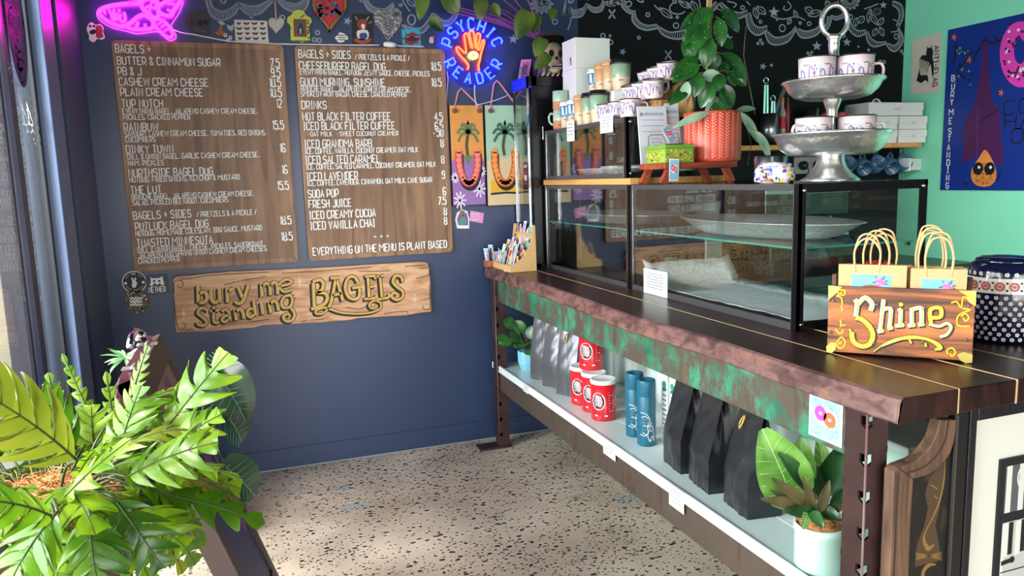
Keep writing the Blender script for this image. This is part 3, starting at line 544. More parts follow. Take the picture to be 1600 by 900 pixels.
def f_(b, f):
    wpoly(b, f, heart(431.5, 39, 12.5, 12.5), mat('b9b3a8', .8, bump=.5, bscale=120), 0, .012)
    b.tube([(W(431, 30)[0], -.014, W(431, 32)[1]), (W(430, 10)[0], -.008, W(430, 10)[1]), (W(429, -8)[0], -.004, W(429, -8)[1])], .005, mat('a79c8b', .9))
wart('clay_heart', 'pale speckled clay heart hanging on a string', 'ornament', f_)
LIME = mat('b9c24a', .5)
def f_(b, f):
    wpoly(b, f, [(454, 64), (453, 40), (448, 35), (449, 28), (455, 24), (459, 18), (466, 16), (474, 18), (478, 25), (485, 29), (487, 35), (483, 40), (484, 64)], LIME, 0, .016)
    wpoly(b, f, [(458, 31), (478, 31), (479, 59), (459, 58)], mat('8e2b25', .5), .016, .020); wpoly(b, f, [(461, 33), (475, 33), (476, 57), (462, 56)], mat('4b464e', .4), .020, .021)
    wpoly(b, f, [(465, 54), (464, 45), (467, 42), (468, 38), (471, 38), (472, 43), (474, 46), (474, 54)], mat('1d191d', .5), .021, .022); wpoly(b, f, [(467, 46), (471, 46), (470, 54), (468, 54)], mat('a9a3a5', .6), .022, .023)
    for i in range(18):
        x, y = random.choice(((random.uniform(450, 457), random.uniform(30, 62)), (random.uniform(480, 484), random.uniform(30, 62)), (random.uniform(456, 480), random.uniform(20, 29)))); b.disc(f, *W(x, y), .005, mat('1d5a45', .6), .016, .017, 5)
wart('shrine_frame', 'lime green arched tin shrine frame holding a dark portrait photo', 'picture frame', f_)
def f_(b, f):
    wpoly(b, f, heart(514, 16, 24, 28), mat('a8281f', .55), 0, .025); wpoly(b, f, heart(514, 16, 20, 24), mat('c01f26', .45), .025, .032)
    for k, p in enumerate(heart(514, 16, 25, 29, 60)): b.disc(f, *W(*p), .006, mat('9c7a34', .5), .02, .027, 6)
    for i in range(40): x, y = random.uniform(495, 535), random.uniform(6, 28); b.disc(f, *W(x, y), random.uniform(.006, .013), random.choice((mat('2f7d77', .5), mat('1f5c63', .5), mat('3f3f8a', .5), mat('8b2230', .5))), .03, .038, 7)
wart('felt_heart', 'large red heart with teal flowers and a beaded edge', 'ornament', f_)
def f_(b, f):
    wpoly(b, f, [(523, 59), (528, 55), (530, 51), (536, 52), (541, 55), (544, 61), (539, 63), (536, 66), (528, 66), (526, 62)], WH, 0, .002, 2)
    for y in (56, 59.5, 63): wst(b, f, [(528, y), (531, y-1.5), (534, y), (537, y-1.5), (541, y)], .004, BK, .003)
wart('sticker', 'small white sticker with black scrawled lettering', 'sticker', f_)
def f_(b, f):
    wpoly(b, f, [(549.5, 22), (582, 22), (584, 72), (551, 71)], mat('0a090c', .4), 0, .004)
    wpoly(b, f, [(559, 33), (566, 30), (573, 33), (572, 40), (570, 46), (562, 46), (558, 40)], mat('8f2a2c', .5), .004, .005, 2); wpoly(b, f, [(564, 39), (569, 38), (570, 44), (566, 46)], mat('e8d9cf', .5), .005, .006, 2)
    wpoly(b, f, [(557, 50), (563, 47), (572, 47), (576, 52), (574, 62), (560, 62)], mat('d8cfcb', .5), .004, .005, 2); wpoly(b, f, [(562, 53), (572, 52), (573, 60), (563, 61)], mat('2b3f7e', .5), .005, .006, 2)
    wpoly(b, f, [(553, 62), (560, 60), (575, 62), (580, 60), (578, 66), (566, 69), (556, 66)], mat('a33a33', .5), .004, .005, 2)
    for p in ([(558, 32), (555, 26)], [(572, 32), (576, 26)], [(576, 37), (581, 34)]): wst(b, f, p, .004, mat('b9a48f', .5), .006)
wart('tattoo_card', 'black card with a horned red masked figure on it', 'card', f_)
TIN = mat('8b8a8c', .38, .9, name='pressed_tin', bump=.6, bscale=70)
def f_(b, f):
    wpoly(b, f, [(605.5, 64), (596, 50), (586, 38), (583, 27), (586, 18), (593, 14), (600, 15), (606, 21), (612, 14), (620, 13), (627, 20), (628, 32), (622, 45), (613, 57)], TIN, 0, .008)
    TD = mat('55565a', .5, .6)
    for i in range(4): wst(b, f, [(597+i*.4, 30+i*4), (606, 33+i*4.5), (616-i*.4, 29+i*4)], .0035, TD, .009, 3)
    for i in range(5): wst(b, f, [(599+i*4, 28), (600+i*3.4, 38), (604+i*1.4, 48)], .003, TD, .0092, 3)
    for i in range(6): wst(b, f, smooth_pts([(590+i*3, 26-i*.6), (592+i*3, 20), (595+i*3, 25)], 3), .003, TD, .009); wst(b, f, [(612+i*1.6, 26), (615+i*1.6, 20), (618+i*1, 25)], .003, TD, .009, 3)
    wst(b, f, [(599, 47), (606, 52), (613, 46)], .004, TD, .009, 3); wst(b, f, [(603, 54), (606, 58), (610, 54)], .004, TD, .009, 3)
wart('tin_heart', 'embossed silver tin sacred heart above right menu', 'ornament', f_)
def f_(b, f):
    wpoly(b, f, [(627, 46), (655, 45), (658, 75), (629, 73)], mat('2c9dbb', .5), 0, .003); wpoly(b, f, [(631, 61), (636, 54), (645, 51), (653, 55), (655, 63), (648, 69), (637, 70)], mat('7d1f2b', .5), .003, .004, 2)
    wpoly(b, f, [(634, 61), (643, 57), (653, 61), (644, 66)], mat('2b1116', .5), .004, .005, 2); wst(b, f, [(635, 58), (652, 58)], .004, PINK, .005)
    for i in range(8): wst(b, f, [(643+11*cos(i*.8), 61+8*sin(i*.8)), (643+15*cos(i*.8), 61+12*sin(i*.8))], .005, BK, .0035)
wart('lips_card', 'turquoise square card with dark red lips', 'card', f_)
def f_(b, f):
    wpoly(b, f, [(665, 53), (681, 53), (681, 71), (665, 70)], mat('23304f', .5), 0, .006); wpoly(b, f, [(668, 56), (679, 56), (679, 69), (668, 68)], mat('1b1d2a', .5), .006, .007)
    wpoly(b, f, [(670, 67), (671, 59), (675, 58), (677, 63), (676, 68)], mat('b9aaa0', .5), .007, .008, 2); wpoly(b, f, [(675, 57), (679, 57), (678, 61)], mat('a8475d', .5), .007, .008)
wart('small_picture', 'tiny blue framed picture beside the blue neon sign', 'picture', f_)
for k, (cx, cy, r, lb) in enumerate(((210, 440.5, 15, 'round black sticker with a white hand and curved lettering'), (213, 471, 17, 'round speckled sticker with white script lettering'))):
    def f_(b, f):
        R_ = .056 if k == 0 else .062; u, v = W(cx, cy)
        if k == 0:
            b.disc(f, u, v, R_, WH, 0, .002, 26); b.disc(f, u, v, R_*.93, BK, .002, .0025, 26)
            wpoly(b, f, [(206, 446), (207, 440), (205, 434), (208, 434), (209, 439), (211, 433), (213, 434), (212, 440), (215, 442), (212, 449), (208, 450)], WH, .0025, .003)
            for a, t_ in ((0, '+++ THE +++'), (pi, '++++ ++++++')):
                n = len(t_)
                for i, c in enumerate(t_):
                    an = (pi/2 - (i-(n-1)/2)*.2) if a == 0 else (-pi/2 + (i-(n-1)/2)*.2); rr = R_*.66 if a == 0 else R_*.84
                    ff = Fr(f.p(u+rr*cos(an), v+rr*sin(an), .0026), Vector((sin(an), 0, -cos(an)))*(1 if a == 0 else -1), Vector((cos(an), 0, sin(an)))*(1 if a == 0 else -1)); text(b, ff, c, -.004, 0, .011, WH, None, .55, w1=.0004)
            for s_ in (-1, 1): b.disc(f, u+s_*R_*.72, v-.004, .007, WH, .0025, .003, 8)
        else:
            b.disc(f, u, v, R_, mat('4a4038', .5), 0, .002, 26)
            for i in range(90): a = random.random()*6.28; q = R_*.95*random.random()**.5; b.disc(f, u+q*cos(a), v+q*sin(a), random.uniform(.002, .005), random.choice((mat('e7d7bb', .6), mat('caa23f', .6), mat('1d1915', .6), mat('7d5a48', .6))), .002, .0025, 6)
            for y in (466, 471, 476): wst(b, f, smooth_pts([(203+i*2.2, y+(1.6 if i % 2 else -1.6)) for i in range(10)], 3), .005, WH, .003)
    wart('sticker', lb, 'sticker', f_)
def f_(b, f):
    wpoly(b, f, [(227, 430), (262, 427), (265, 458), (230, 461)], mat('33363c', .5), 0, .002)
    wpoly(b, f, [(234, 446), (236, 440), (235, 433), (240, 435), (250, 434), (254, 431), (255, 438), (257, 444), (253, 446), (250, 442), (246, 445), (241, 442), (238, 447)], mat('dfe6ea', .5), .002, .003)
    for x in (241, 249): b.disc(f, *W(x, 439), .006, BK, .003, .0035, 8)
    p = W(233, 456); q = W(259, 454); text(b, f, 'NETHER', p[0], p[1]-.004, .028, WH, q[0]-p[0], w1=.003)
wart('sticker', 'dark square sticker with a pale horned face above NETHER', 'sticker', f_)
def f_(b, f):
    wpoly(b, f, [(714, 357), (711, 343), (714, 332), (722, 327), (730, 330), (733, 342), (733, 357)], WH, 0, .002); wpoly(b, f, [(716, 352), (714, 343), (717, 334), (729, 333), (731, 343), (731, 352)], mat('7b4aa0', .5), .002, .003)
    wpoly(b, f, [(716, 350), (723, 335), (729, 349)], mat('4f8f80', .5), .003, .004, 2); b.disc(f, *W(722, 333), .017, mat('8a6b4a', .5), .003, .004); wpoly(b, f, [(716, 357), (732, 356), (732, 352), (716, 353)], WH, .003, .004)
wart('sticker', 'gravestone shaped sticker of a teal robed creature under left hanging poster', 'sticker', f_)
def f_(b, f):
    wpoly(b, f, [(735, 329), (756, 333), (754, 349), (733, 345)], PINK, 0, .002)
    for k, t_ in enumerate(('', 'NEVER', '')):
        p = W(735.5, 335.5+k*4.6)
        if t_: text(b, f, t_, p[0], p[1], .010, WH, .055, w1=.003)
        else: scrawl(b, f, p[0], p[1], .055, .010, WH, .003, 7)
wart('sticker', 'tilted pink sticker with three lines of white lettering', 'sticker', f_)
# hanging posters: plain stand-in art in the same colours
def poster(name, px, cols, label, shirt, ropex, right=None):
    t = thing(name, label, 'poster', (0, 0, 0), 0, 'posters hung on pink ropes'); b = MB(); f = Fr((0, -.004, 0), (1, 0, 0), (0, 0, 1))
    x0, z1 = W(px[0], 165); x1 = W(px[1], 165)[0]; z0 = W(px[2], 321)[1]; hh = z1-z0; ww = x1-x0; q = lambda u, v: (x0+u*ww, z0+v*hh)
    b.poly(f, [(x0-.004, z0-.006), (x1+.004, z0-.006), (x1+.004, z1+.003), (x0-.004, z1+.003)], BK, 0, .012); b.poly(f, [q(0, 0), q(1, 0), q(1, 1), q(0, 1)], cols[0], .012, .014)
    sh = cols[1]; b.poly(f, [q(0, 0), q(1, 0), q(1, .44), q(.72, .52), q(.5, .47), q(.28, .52), q(0, .44)], sh, .014, .0145)
    if shirt:
        for cx, cy, s_ in ((.82, .16, .2), (.2, .05, .2), (.08, .28, .12), (.92, .34, .12)):
            for k in range(9): a = k*2*pi/9; b.stroke(f, [q(cx, cy), q(cx+s_*cos(a), cy+s_*.45*sin(a))], .008, cols[3], .015)
        b.poly(f, [q(.36, .5), q(.5, .4), q(.64, .5)], cols[4], .0145, .015)
    else: b.poly(f, [q(.08, .24), q(.3, .29), q(.5, .22), q(.7, .29), q(.95, .24), q(.9, .12), q(.1, .12)], cols[3], .0145, .015); b.stroke(f, [q(.08, .115), q(.5, .125), q(.92, .115)], .012, BK, .0155)
    ar = smooth_pts([q(.22, .55), q(.22, .4), q(.34, .26), q(.5, .22), q(.66, .26), q(.78, .4), q(.78, .55)], 6); b.stroke(f, [(x+.006, z-.02) for x, z in ar], .045, BK, .0155); b.stroke(f, ar, .042, cols[2], .017)
    for k in range(0, len(ar), 2): b.disc(f, *ar[k], .017, mat('f08a72', .6) if shirt else mat('f0a04a', .6), .017, .019, 6)
    # plain palm behind the garland
    b.stroke(f, smooth_pts([q(.5, .5), q(.47, .6), q(.53, .72)], 4), .018, mat('4c4a38', .6), .0155)
    for k in range(7): a = -.5+k*.68; b.stroke(f, smooth_pts([q(.53, .72), q(.53+.2*cos(a), .72+.08*sin(a)+.03), q(.53+.34*cos(a), .72+.12*sin(a)-.03)], 3), .016, cols[4], .016)
    b.build('poster_board', t)
    xm = W(ropex, 130)[0]; zt = W(ropex, 138)[1] if shirt else W(ropex, 126)[1]; r_ = MB(); a = q(.14, .965); c = q(.9, .965)
    r_.tube([(a[0], -.024, a[1]), (a[0]+.01, -.012, a[1]+.03), (xm-.02, -.008, zt-.02), (xm, -.007, zt), (xm+.02, -.008, zt-.02), (c[0]-.01, -.012, c[1]+.03), (c[0], -.024, c[1])], .006, mat('c98a86', .8))
    for e in (a, c): r_.lathe([(0, -.014), (.013, -.008), (.015, 0), (.012, .009), (0, .014)], mat('7d4a44', .8), (e[0], -.028, e[1]-.012), 10, close=False)
    r_.build('rope', t); return t
poster('hanging_poster', (701, 752, 707), (mat('e89b4a', .6, var=.2, vscale=4), mat('9a6fb0', .6), mat('d8404c', .6), mat('e9dbef', .6), mat('6b7f52', .6)), 'orange poster with a red garland over a purple palm shirt', True, 720)
poster('hanging_poster', (756, 812, 763), (mat('a8cdb0', .6, var=.1, vscale=4), mat('e0c59a', .6), mat('e0592c', .6), mat('e8b02e', .6), mat('3f6a55', .6)), 'pale green poster with an orange garland and yellow top', False, 776)

# ---------------------------------------------------------------- neon signs
def neon(h, e): return mat(h, .4, emit=e, name='neon_tube')
NM = neon((1, .007, .72), 9); NB = neon((.007, .018, 1), 14); NR = neon((1, .028, .005), 9); NY = neon('ffd84a', 6); CLR = glass_mat('neon_acrylic', (.9, .9, .95), .8)
def tube_w(b, pts, r, m, y=-.03, sm=4, closed=False):
    P = smooth_pts(pts, sm, closed) if sm and len(pts) > 2 else pts; b.tube([(W(*p)[0], y, W(*p)[1]) for p in P], r, m, 7, closed)
t = thing('neon_moth', 'magenta neon moth sign over the corner of left menu', 'neon sign', (0, 0, 0))
b = MB(); f = Fr((0, -.014, 0), (1, 0, 0), (0, 0, 1)); wpoly(b, f, [(152, 20), (165, 8), (200, 4), (225, 2), (230, -10), (290, -12), (287, 5), (280, 22), (272, 34), (268, 42), (275, 55), (274, 62), (264, 64), (250, 52), (238, 51), (215, 54), (195, 49), (175, 44), (156, 32)], CLR, 0, .005); b.build('acrylic_backing', t)
b = MB(); wst(b, Fr((0, -.019, 0), (1, 0, 0), (0, 0, 1)), [(152, 20), (156, 32), (175, 44), (195, 49), (215, 54), (238, 51), (250, 52), (264, 64), (274, 62), (275, 55), (268, 42), (272, 34), (280, 22), (287, 5)], .004, neon('ff50d0', 1.2), .0005, 3); b.build('lit_edge', t)
for k, (pts, r) in enumerate((([(224, 8), (200, 8), (172, 12), (157, 19), (160, 28), (175, 38), (192, 43), (205, 38), (216, 29), (226, 25)], .010), ([(197, 43), (206, 47), (218, 48), (238, 46), (239, 34), (226, 25)], .009), ([(232, 23), (224, 15), (222, 6), (228, 1), (238, 0), (247, 6), (248, 18), (248, 28), (240, 29), (234, 23), (229, 22)], .010), ([(240, 33), (250, 32), (262, 40), (270, 54), (267, 60), (258, 57), (246, 45), (240, 34)], .008), ([(248, 12), (262, 4), (284, -4), (281, 6), (272, 18), (268, 26), (258, 26), (249, 21)], .010),
   ([(229, 15), (232, 12), (235, 14), (234, 21), (229, 21), (228, 15)], .006), ([(237, 7), (241, 5), (245, 9), (243, 15), (238, 13), (236, 8)], .006), ([(195, 21), (197, 32), (192, 36), (188, 31), (190, 24)], .007), ([(200, -2), (222, 2)], .010), ([(177, 28), (180, 32), (186, 28), (180, 24), (176, 28)], .011), ([(217, 36), (213, 46)], .007), ([(228, 39), (228, 46)], .007), ([(164, 18), (166, 24)], .006), ([(172, 17), (174, 23)], .006), ([(180, 16), (178, 23)], .006), ([(188, 16), (187, 21)], .006), ([(262, 8), (274, 8)], .006), ([(262, 17), (270, 21)], .006), ([(240, 40), (245, 48)], .006), ([(248, 40), (258, 33)], .005), ([(252, 45), (262, 38)], .005), ([(256, 51), (266, 45)], .005))):
    b = MB(); tube_w(b, pts, r, NM); b.build('neon_tube', t)
b = MB(); tube_w(b, [(271, 47), (285, 52), (305, 55), (340, 62), (356, 64.5), (370, 66), (430, 69), (480, 70), (540, 71), (592, 71)], .0035, mat('e8e4ea', .5), -.012); b.build('power_cable', t)
b = MB(); b.lathe([(0, -.036), (.012, -.03), (.016, 0), (.012, .03), (0, .036)], mat('ecebea', .5), (W(608, 70.5)[0], -.016, W(608, 70.5)[1]), 12, axis=(1, 0, -.05), close=False); tube_w(b, [(617, 71), (630, 73), (645, 73), (662, 73.5)], .0035, mat('cfcbdc', .5), -.012); b.build('cable_switch', t)
t = thing('neon_sign', 'blue neon sign PSYCHIC READER around an orange hand and eye', 'neon sign', (0, 0, 0))
b = MB(); wpoly(b, f, [(692, 52), (700, 40), (712, 32), (735, 26), (755, 30), (770, 42), (776, 58), (772, 68), (760, 70), (757, 82), (755, 95), (768, 103), (778, 110), (770, 122), (752, 134), (735, 138), (715, 132), (700, 118), (702, 106), (712, 98), (708, 80), (706, 66), (694, 58)], CLR, 0, .005, 2); b.build('acrylic_backing', t)
b = MB(); p0 = W(735, 84); f2 = Fr((0, -.028, 0), (1, 0, 0), (0, 0, 1))
def arc_text(t_, cx, cy, R, a0, a1, hgt, flip=False):
    n = len(t_)
    for i, c in enumerate(t_):
        a = a0+(a1-a0)*i/(n-1); s_ = -1 if flip else 1
        bb = MB()
        for st in gl(c):
            pts = []
            for (x, y) in st:
                wx = max(q[0] for s2 in gl(c) for q in s2); lx = (x-wx/2)*hgt/6*.85*s_; ly = y*hgt/6; ly = (hgt-ly) if flip else ly
                rr = R+ly; pts.append((cx+rr*cos(a)+lx*sin(a), cy+rr*sin(a)-lx*cos(a)))
            bb.tube([(x, -.03, z) for x, z in pts], .0052, NB, 6)
        bb.build('neon_letter', t)
c0 = W(737, 84); arc_text('PSYCHIC', c0[0], c0[1], .125, radians(160), radians(24), .06); arc_text('READER', c0[0], c0[1]+.012, .122, radians(207), radians(333), .058, True)
for pts in ([(728, 110), (729, 102), (716, 87), (711, 78), (714, 75), (724, 84), (726, 80), (723, 58), (726, 54), (729, 57), (733, 73), (736, 75), (731, 54), (735, 50), (738, 54), (740, 74), (742, 75), (742, 57), (745, 54), (748, 58), (744, 77), (747, 78), (751, 66), (754, 65), (753, 72), (749, 85), (747, 96), (745, 103), (746, 112)],):
    b = MB(); tube_w(b, pts, .0055, NR, -.03, 3); b.build('neon_hand', t)
b = MB(); b.disc(Fr((0, -.03, 0), (1, 0, 0), (0, 0, 1)), *W(737, 88), .028, NY, 0, .006, 22, ry=.022); b.disc(Fr((0, -.036, 0), (1, 0, 0), (0, 0, 1)), *W(737, 88), .006, neon('e08a18', 2), 0, .001, 12, ry=.011); b.build('neon_eye', t)
b = MB(); tube_w(b, [(739, 134), (739, 150), (742, 170)], .0035, mat('cfcbdc', .5), -.034); b.build('power_cable', t); b = MB(); tube_w(b, [(742, 165), (770, 158), (790, 150)], .003, mat('cfcbdc', .5), -.036); b.build('power_cable', t); b = MB(); tube_w(b, [(697, 112), (699, 122), (698, 140), (696, 160)], .003, mat('cfcbdc', .5), -.012); b.build('power_cable', t)
# ---------------------------------------------------------------- the counter
CT = ramp_mat('dark_stained_hardwood', [(.25, '160b0a'), (.5, '2a1512'), (.75, '3d211b')], (9, .7, 3), 3, 6, .3, .6, .12, .45)
CE = ramp_mat('worn_hardwood_edge', [(.2, '2c1b19'), (.42, '553733'), (.58, '71504a'), (.72, '84583f'), (.85, '43302b')], (3, 5, 9), 3.2, 7, .5, .8, .35)
def patina(name, gp, seed):
    m = ramp_mat(name, [(.25, '3a2c26'), (.45, '54433a'), (.6, '4a4238'), (.75, '65503f')], (5, 5, 1.2), 4, 8, .55, .5, .25); t = m.node_tree; b = t.nodes['Principled BSDF']; L = t.links.new; N = t.nodes.new
    src = b.inputs['Base Color'].links[0].from_socket; tc = N('ShaderNodeTexCoord'); mp = N('ShaderNodeMapping'); mp.inputs['Scale'].default_value = (4, 4, 3); mp.inputs['Location'].default_value = (seed, 0, 0)
    n = N('ShaderNodeTexNoise'); n.inputs['Scale'].default_value = 2.2; n.inputs['Detail'].default_value = 12; n.inputs['Roughness'].default_value = .76
    r = N('ShaderNodeValToRGB'); r.color_ramp.elements[0].position = gp; r.color_ramp.elements[1].position = gp+.13; mx = N('ShaderNodeMix'); mx.data_type = 'RGBA'
    n3 = N('ShaderNodeTexNoise'); n3.inputs['Scale'].default_value = 8; r3 = N('ShaderNodeValToRGB'); r3.color_ramp.elements[0].color = (*srgb('1a5a44'), 1); r3.color_ramp.elements[1].color = (*srgb('2f8c69'), 1); r3.color_ramp.elements[0].position = .35; r3.color_ramp.elements[1].position = .6
    L(tc.outputs['Object'], mp.inputs[0]); L(mp.outputs[0], n.inputs['Vector']); L(n.outputs[0], r.inputs[0]); L(r.outputs[0], mx.inputs['Factor']); L(src, mx.inputs['A']); L(tc.outputs['Object'], n3.inputs['Vector']); L(n3.outputs[0], r3.inputs[0]); L(r3.outputs[0], mx.inputs['B']); L(mx.outputs['Result'], b.inputs['Base Color']); return m
PAT = patina('green_flaking_paint', .47, 2); PAT2 = patina('rusty_steel_beam', .62, 7)
RUST = ramp_mat('brown_painted_steel', [(.3, '2c1a18'), (.6, '3d2624'), (.8, '4d3531')], (2, 2, 2), 5, 6, .42, 0, .1, .5)
BRASS = mat('e8c08a', .35, .0, name='brass_inlay'); WHT = mat('eef2f0', .4, name='white_shelf_paint'); WHS = mat('c9d9d6', .18, name='white_gloss_shelf')
t = thing('shop_counter', 'long dark timber counter with green flaked steel beam and white shelf below', 'counter')
edge = [(1.165, -.03), (1.172, -.35), (1.170, -.6), (1.169, -.98), (1.163, -1.3), (1.146, -1.7), (1.146, -1.85), (1.165, -2.15), (1.172, -2.3), (1.168, -2.6), (1.172, -2.94), (1.18, -2.992)]
b = MB(); es = smooth_pts(edge, 5); n = len(es)
rows = [(.0, .988, CE), (-.004, .993, CE), (0, 1.01, CE), (.001, 1.032, CE), (.006, 1.042, CE), (.016, 1.0468, CT), (None, 1.047, CT)]
vs = [(x+dx if dx is not None else 1.3515, y, z) for (dx, z, m) in rows for (x, y) in es]
for k in range(len(rows)-1): 
    i0 = len(b.v); b.add([v for v in vs[k*n:(k+2)*n]], [(i, i+n, i+n+1, i+1) for i in range(n-1)], rows[k][2] if k < 5 else CT, k < 5)
b.add([(1.18, -2.992, .988), (1.3515, -2.992, .988), (1.3515, -2.992, 1.047), (1.19, -2.992, 1.047)], [(0, 1, 2, 3)], CT); b.add([(x, y, .988) for x, y in es]+[(1.3515, y, .988) for x, y in es], [(i, i+1, i+1+n, i+n) for i in range(n-1)], CE); b.build('top_plank', t)
for k in range(4):
    x0 = 1.3545+k*.183; MB().box(x0, x0+.180, -2.992, -.02, .988, 1.047, CT).build('top_plank', t, bevel=.004)
    MB().box(x0-.003, x0, -2.9925, -.02, .989, 1.0475, BRASS).build('brass_strip', t)
MB().box(1.190, 1.235, -2.83, -.08, .858, .987, PAT).build('upper_beam', t, bevel=.006)
MB().box(1.188, 1.235, -2.84, -.10, .335, .452, PAT2).build('lower_beam', t, bevel=.006)
b = MB(); b.box(1.192, 1.36, -2.85, -.06, .454, .472, WHS); b.box(1.364, 1.53, -2.85, -.06, .454, .472, WHS); b.box(1.534, 1.70, -2.85, -.06, .454, .472, WHS); b.build('shelf_board', t, bevel=.002)
b = MB(); b.box(1.180, 1.191, -2.85, -.06, .45, .487, WHT); b.box(1.184, 1.20, -2.85, -.06, .472, .479, WHT); b.build('shelf_lip', t, bevel=.002)
def post(cx, cy, far):
    b = MB(); s_ = -1; H0, H1 = .0, .988; hs, hh, hw = .0925, .031, .018; z = .02 if not far else .06; hz = []
    while z+hh < H1: hz.append(z); z += hs
    for fr, wd in ((Fr((cx, cy, 0), (0, 1, 0), (0, 0, 1)), .066), (Fr((cx, cy, 0), (1, 0, 0), (0, 0, 1)), .060)):
        sg = 1 if fr.N.x > .5 or fr.N.y > .5 else -1
        b.fbox(fr, hw, wd, H0, H1, -.003, .003, RUST); z0 = H0
        for q in hz:
            b.fbox(fr, 0, hw, z0, q, -.003, .003, RUST); z0 = q+hh
            b.add([fr.p(0, q, .0031), fr.p(hw, q, .0031), fr.p(hw, q+.010, .0031)], [(0, 1, 2)], RUST); b.add([fr.p(0, q, -.0031), fr.p(hw, q, -.0031), fr.p(hw, q+.010, -.0031)], [(0, 1, 2)], RUST)
            b.fbox(fr, wd-.006, wd+.001, q+.03, q+.045, -.0032, .0032, mat('17100f', .6))
        b.fbox(fr, 0, hw, z0, H1, -.003, .003, RUST)
    b.tube([(cx-.001, cy-.001, 0), (cx-.001, cy-.001, H1)], .0035, mat('6a4f49', .4, name='worn_steel_edge'), 6)
    for q in hz: b.box(cx+.003, cx+.055, cy+.05, cy+.055, q-.01, q+hh+.01, mat('070606', .8))  # black plates inside the post paint the holes dark
    b.build('steel_post', t)
post(1.188, -2.895, False); post(1.172, -.185, True)
MB().box(1.05, 1.24, -.20, -.10, 0, .012, RUST).build('foot_plate', t, bevel=.002)
MB().box(1.15, 1.27, -2.90, -2.80, 0, .012, RUST).build('foot_plate', t, bevel=.002)
MB().box(2.0, 2.04, -2.82, -2.76, 0, .988, RUST).build('rear_post', t); MB().box(2.0, 2.04, -.16, -.1, 0, .988, RUST).build('rear_post', t)
CUR = mat('dfe9e4', .55, name='white_corrugated_sheet'); b = MB(); n = 150
vs = []
for i in range(n+1):
    y = -.06-2.8*i/n; x = 1.66+.006*sin(i*1.05); vs += [(x, y, .472), (x, y, .985)]
b.add(vs, [(2*i, 2*i+1, 2*i+3, 2*i+2) for i in range(n)], CUR, True); b.build('corrugated_back', t)
BLIP = mat('0c0c0f', .25, name='black_case_enamel'); GREYR = mat('5d5c5e', .35, .6, name='grey_case_rail'); GL = glass_mat('case_glass', (.95, .97, .96), 2.2); GLE = glass_mat('case_end_glass', (.95, .97, .96), .7); GLS = glass_mat('green_glass_shelf', (.86, .95, .92), 1.0); CHR = mat('e8e8ea', .12, 1, name='chrome_edge')
SHE = mat('3f9e86', .2, name='glass_edge_green')
def case(name, label, x0, x1, y0, y1, z0, z1, shelf=None, bar=.028, toph=.02, both=True, group=None):
    t = thing(name, label, 'display case', (x0, y0, z0), 0, group); X, Y, Z = x1-x0, y1-y0, z1-z0
    b = MB(); b.box(0, .012, 0, Y, 0, bar*.8, GREYR); b.box(0, .012, 0, Y, Z-toph, Z, GREYR); b.box(X-.012, X, 0, Y, 0, bar*.8, BLIP); b.box(X-.012, X, 0, Y, Z-toph, Z, BLIP); b.box(.001, X-.001, .002, Y-.002, 0, .008, mat('2a2a2c', .4)); b.build('rails', t, bevel=.001)
    for nm, ya, yb in (('end_frame', 0, .008), ('end_frame', Y-.008, Y)):
        b = MB(); b.box(0, X, ya, yb, 0, bar, BLIP); b.box(0, X, ya, yb, Z-bar, Z, BLIP); b.box(0, bar, ya, yb, bar, Z-bar, BLIP); b.box(X-bar, X, ya, yb, bar, Z-bar, BLIP)
        p0, p1 = (0, .02) if ya == 0 else (Y-.02, Y); b.box(-.001, .014, p0, p1, 0, Z, BLIP); q0, q1 = (.02, .0235) if ya == 0 else (Y-.0235, Y-.02); b.box(-.0012, .002, q0, q1, 0, Z, CHR); b.build(nm, t)
        for u, v in ((.02, .02), (X-.02, .02), (.02, Z-.02), (X-.02, Z-.02)): MB().lathe([(.0065, 0), (.0065, .003), (.004, .005), (0, .005)], CHR, (u, ya if ya == 0 else yb-.006, v), 10, axis=(0, -1, 0)).build('bolt', t)
    MB().box(.003, .008, .009, Y-.009, bar*.8, Z-toph, GL).build('front_glass', t); MB().box(bar, X-bar, .002, .006, bar, Z-bar, GLE).build('end_glass', t)
    MB().box(X-.008, X-.003, .009, Y-.009, bar*.8, Z-toph, GLE).build('rear_glass', t); MB().box(.002, X-.002, .009, Y-.009, Z-.006, Z-.0005, glass_mat('top_glass', (.75, .8, .8), 1)).build('top_glass', t)
    if shelf:
        b = MB(); b.box(.02, X-.03, .02, Y-.02, shelf, shelf+.006, GLS); b.box(.0185, .02, .02, Y-.02, shelf, shelf+.006, SHE); b.box(.02, X-.03, .0185, .02, shelf, shelf+.006, SHE); b.build('glass_shelf', t)
        for y in (.03, Y-.03):
            for x in (.03, X-.05): MB().box(x, x+.012, y-.006, y+.006, shelf-.012, shelf-.0005, CHR).build('shelf_clip', t)
    return t
case('glass_display_case', 'near glass display case with black end frame and white paper inside', 1.461, 1.978, -2.32, -1.245, 1.047, 1.506, .255, group='lower glass cases on the counter')
case('glass_display_case', 'far glass display case under the timber slab', 1.461, 1.978, -1.235, -.25, 1.047, 1.506, .255, group='lower glass cases on the counter')
SLABM = ramp_mat('honey_timber', [(.3, 'a9713a'), (.55, 'd19a58'), (.8, 'b9803f')], (8, .8, 6), 3, 6, .5, .5, .1)
tag(MB().box(1.452, 1.94, -1.265, -.262, 1.507, 1.535, SLABM).build('timber_slab', bevel=.002), 'honey coloured timber slab between upper and lower glass cases', 'timber slab')
case('glass_display_case', 'small upper glass case with cups and mugs on its top', 1.461, 1.87, -1.215, -.268, 1.536, 1.80, None, .024, .022)
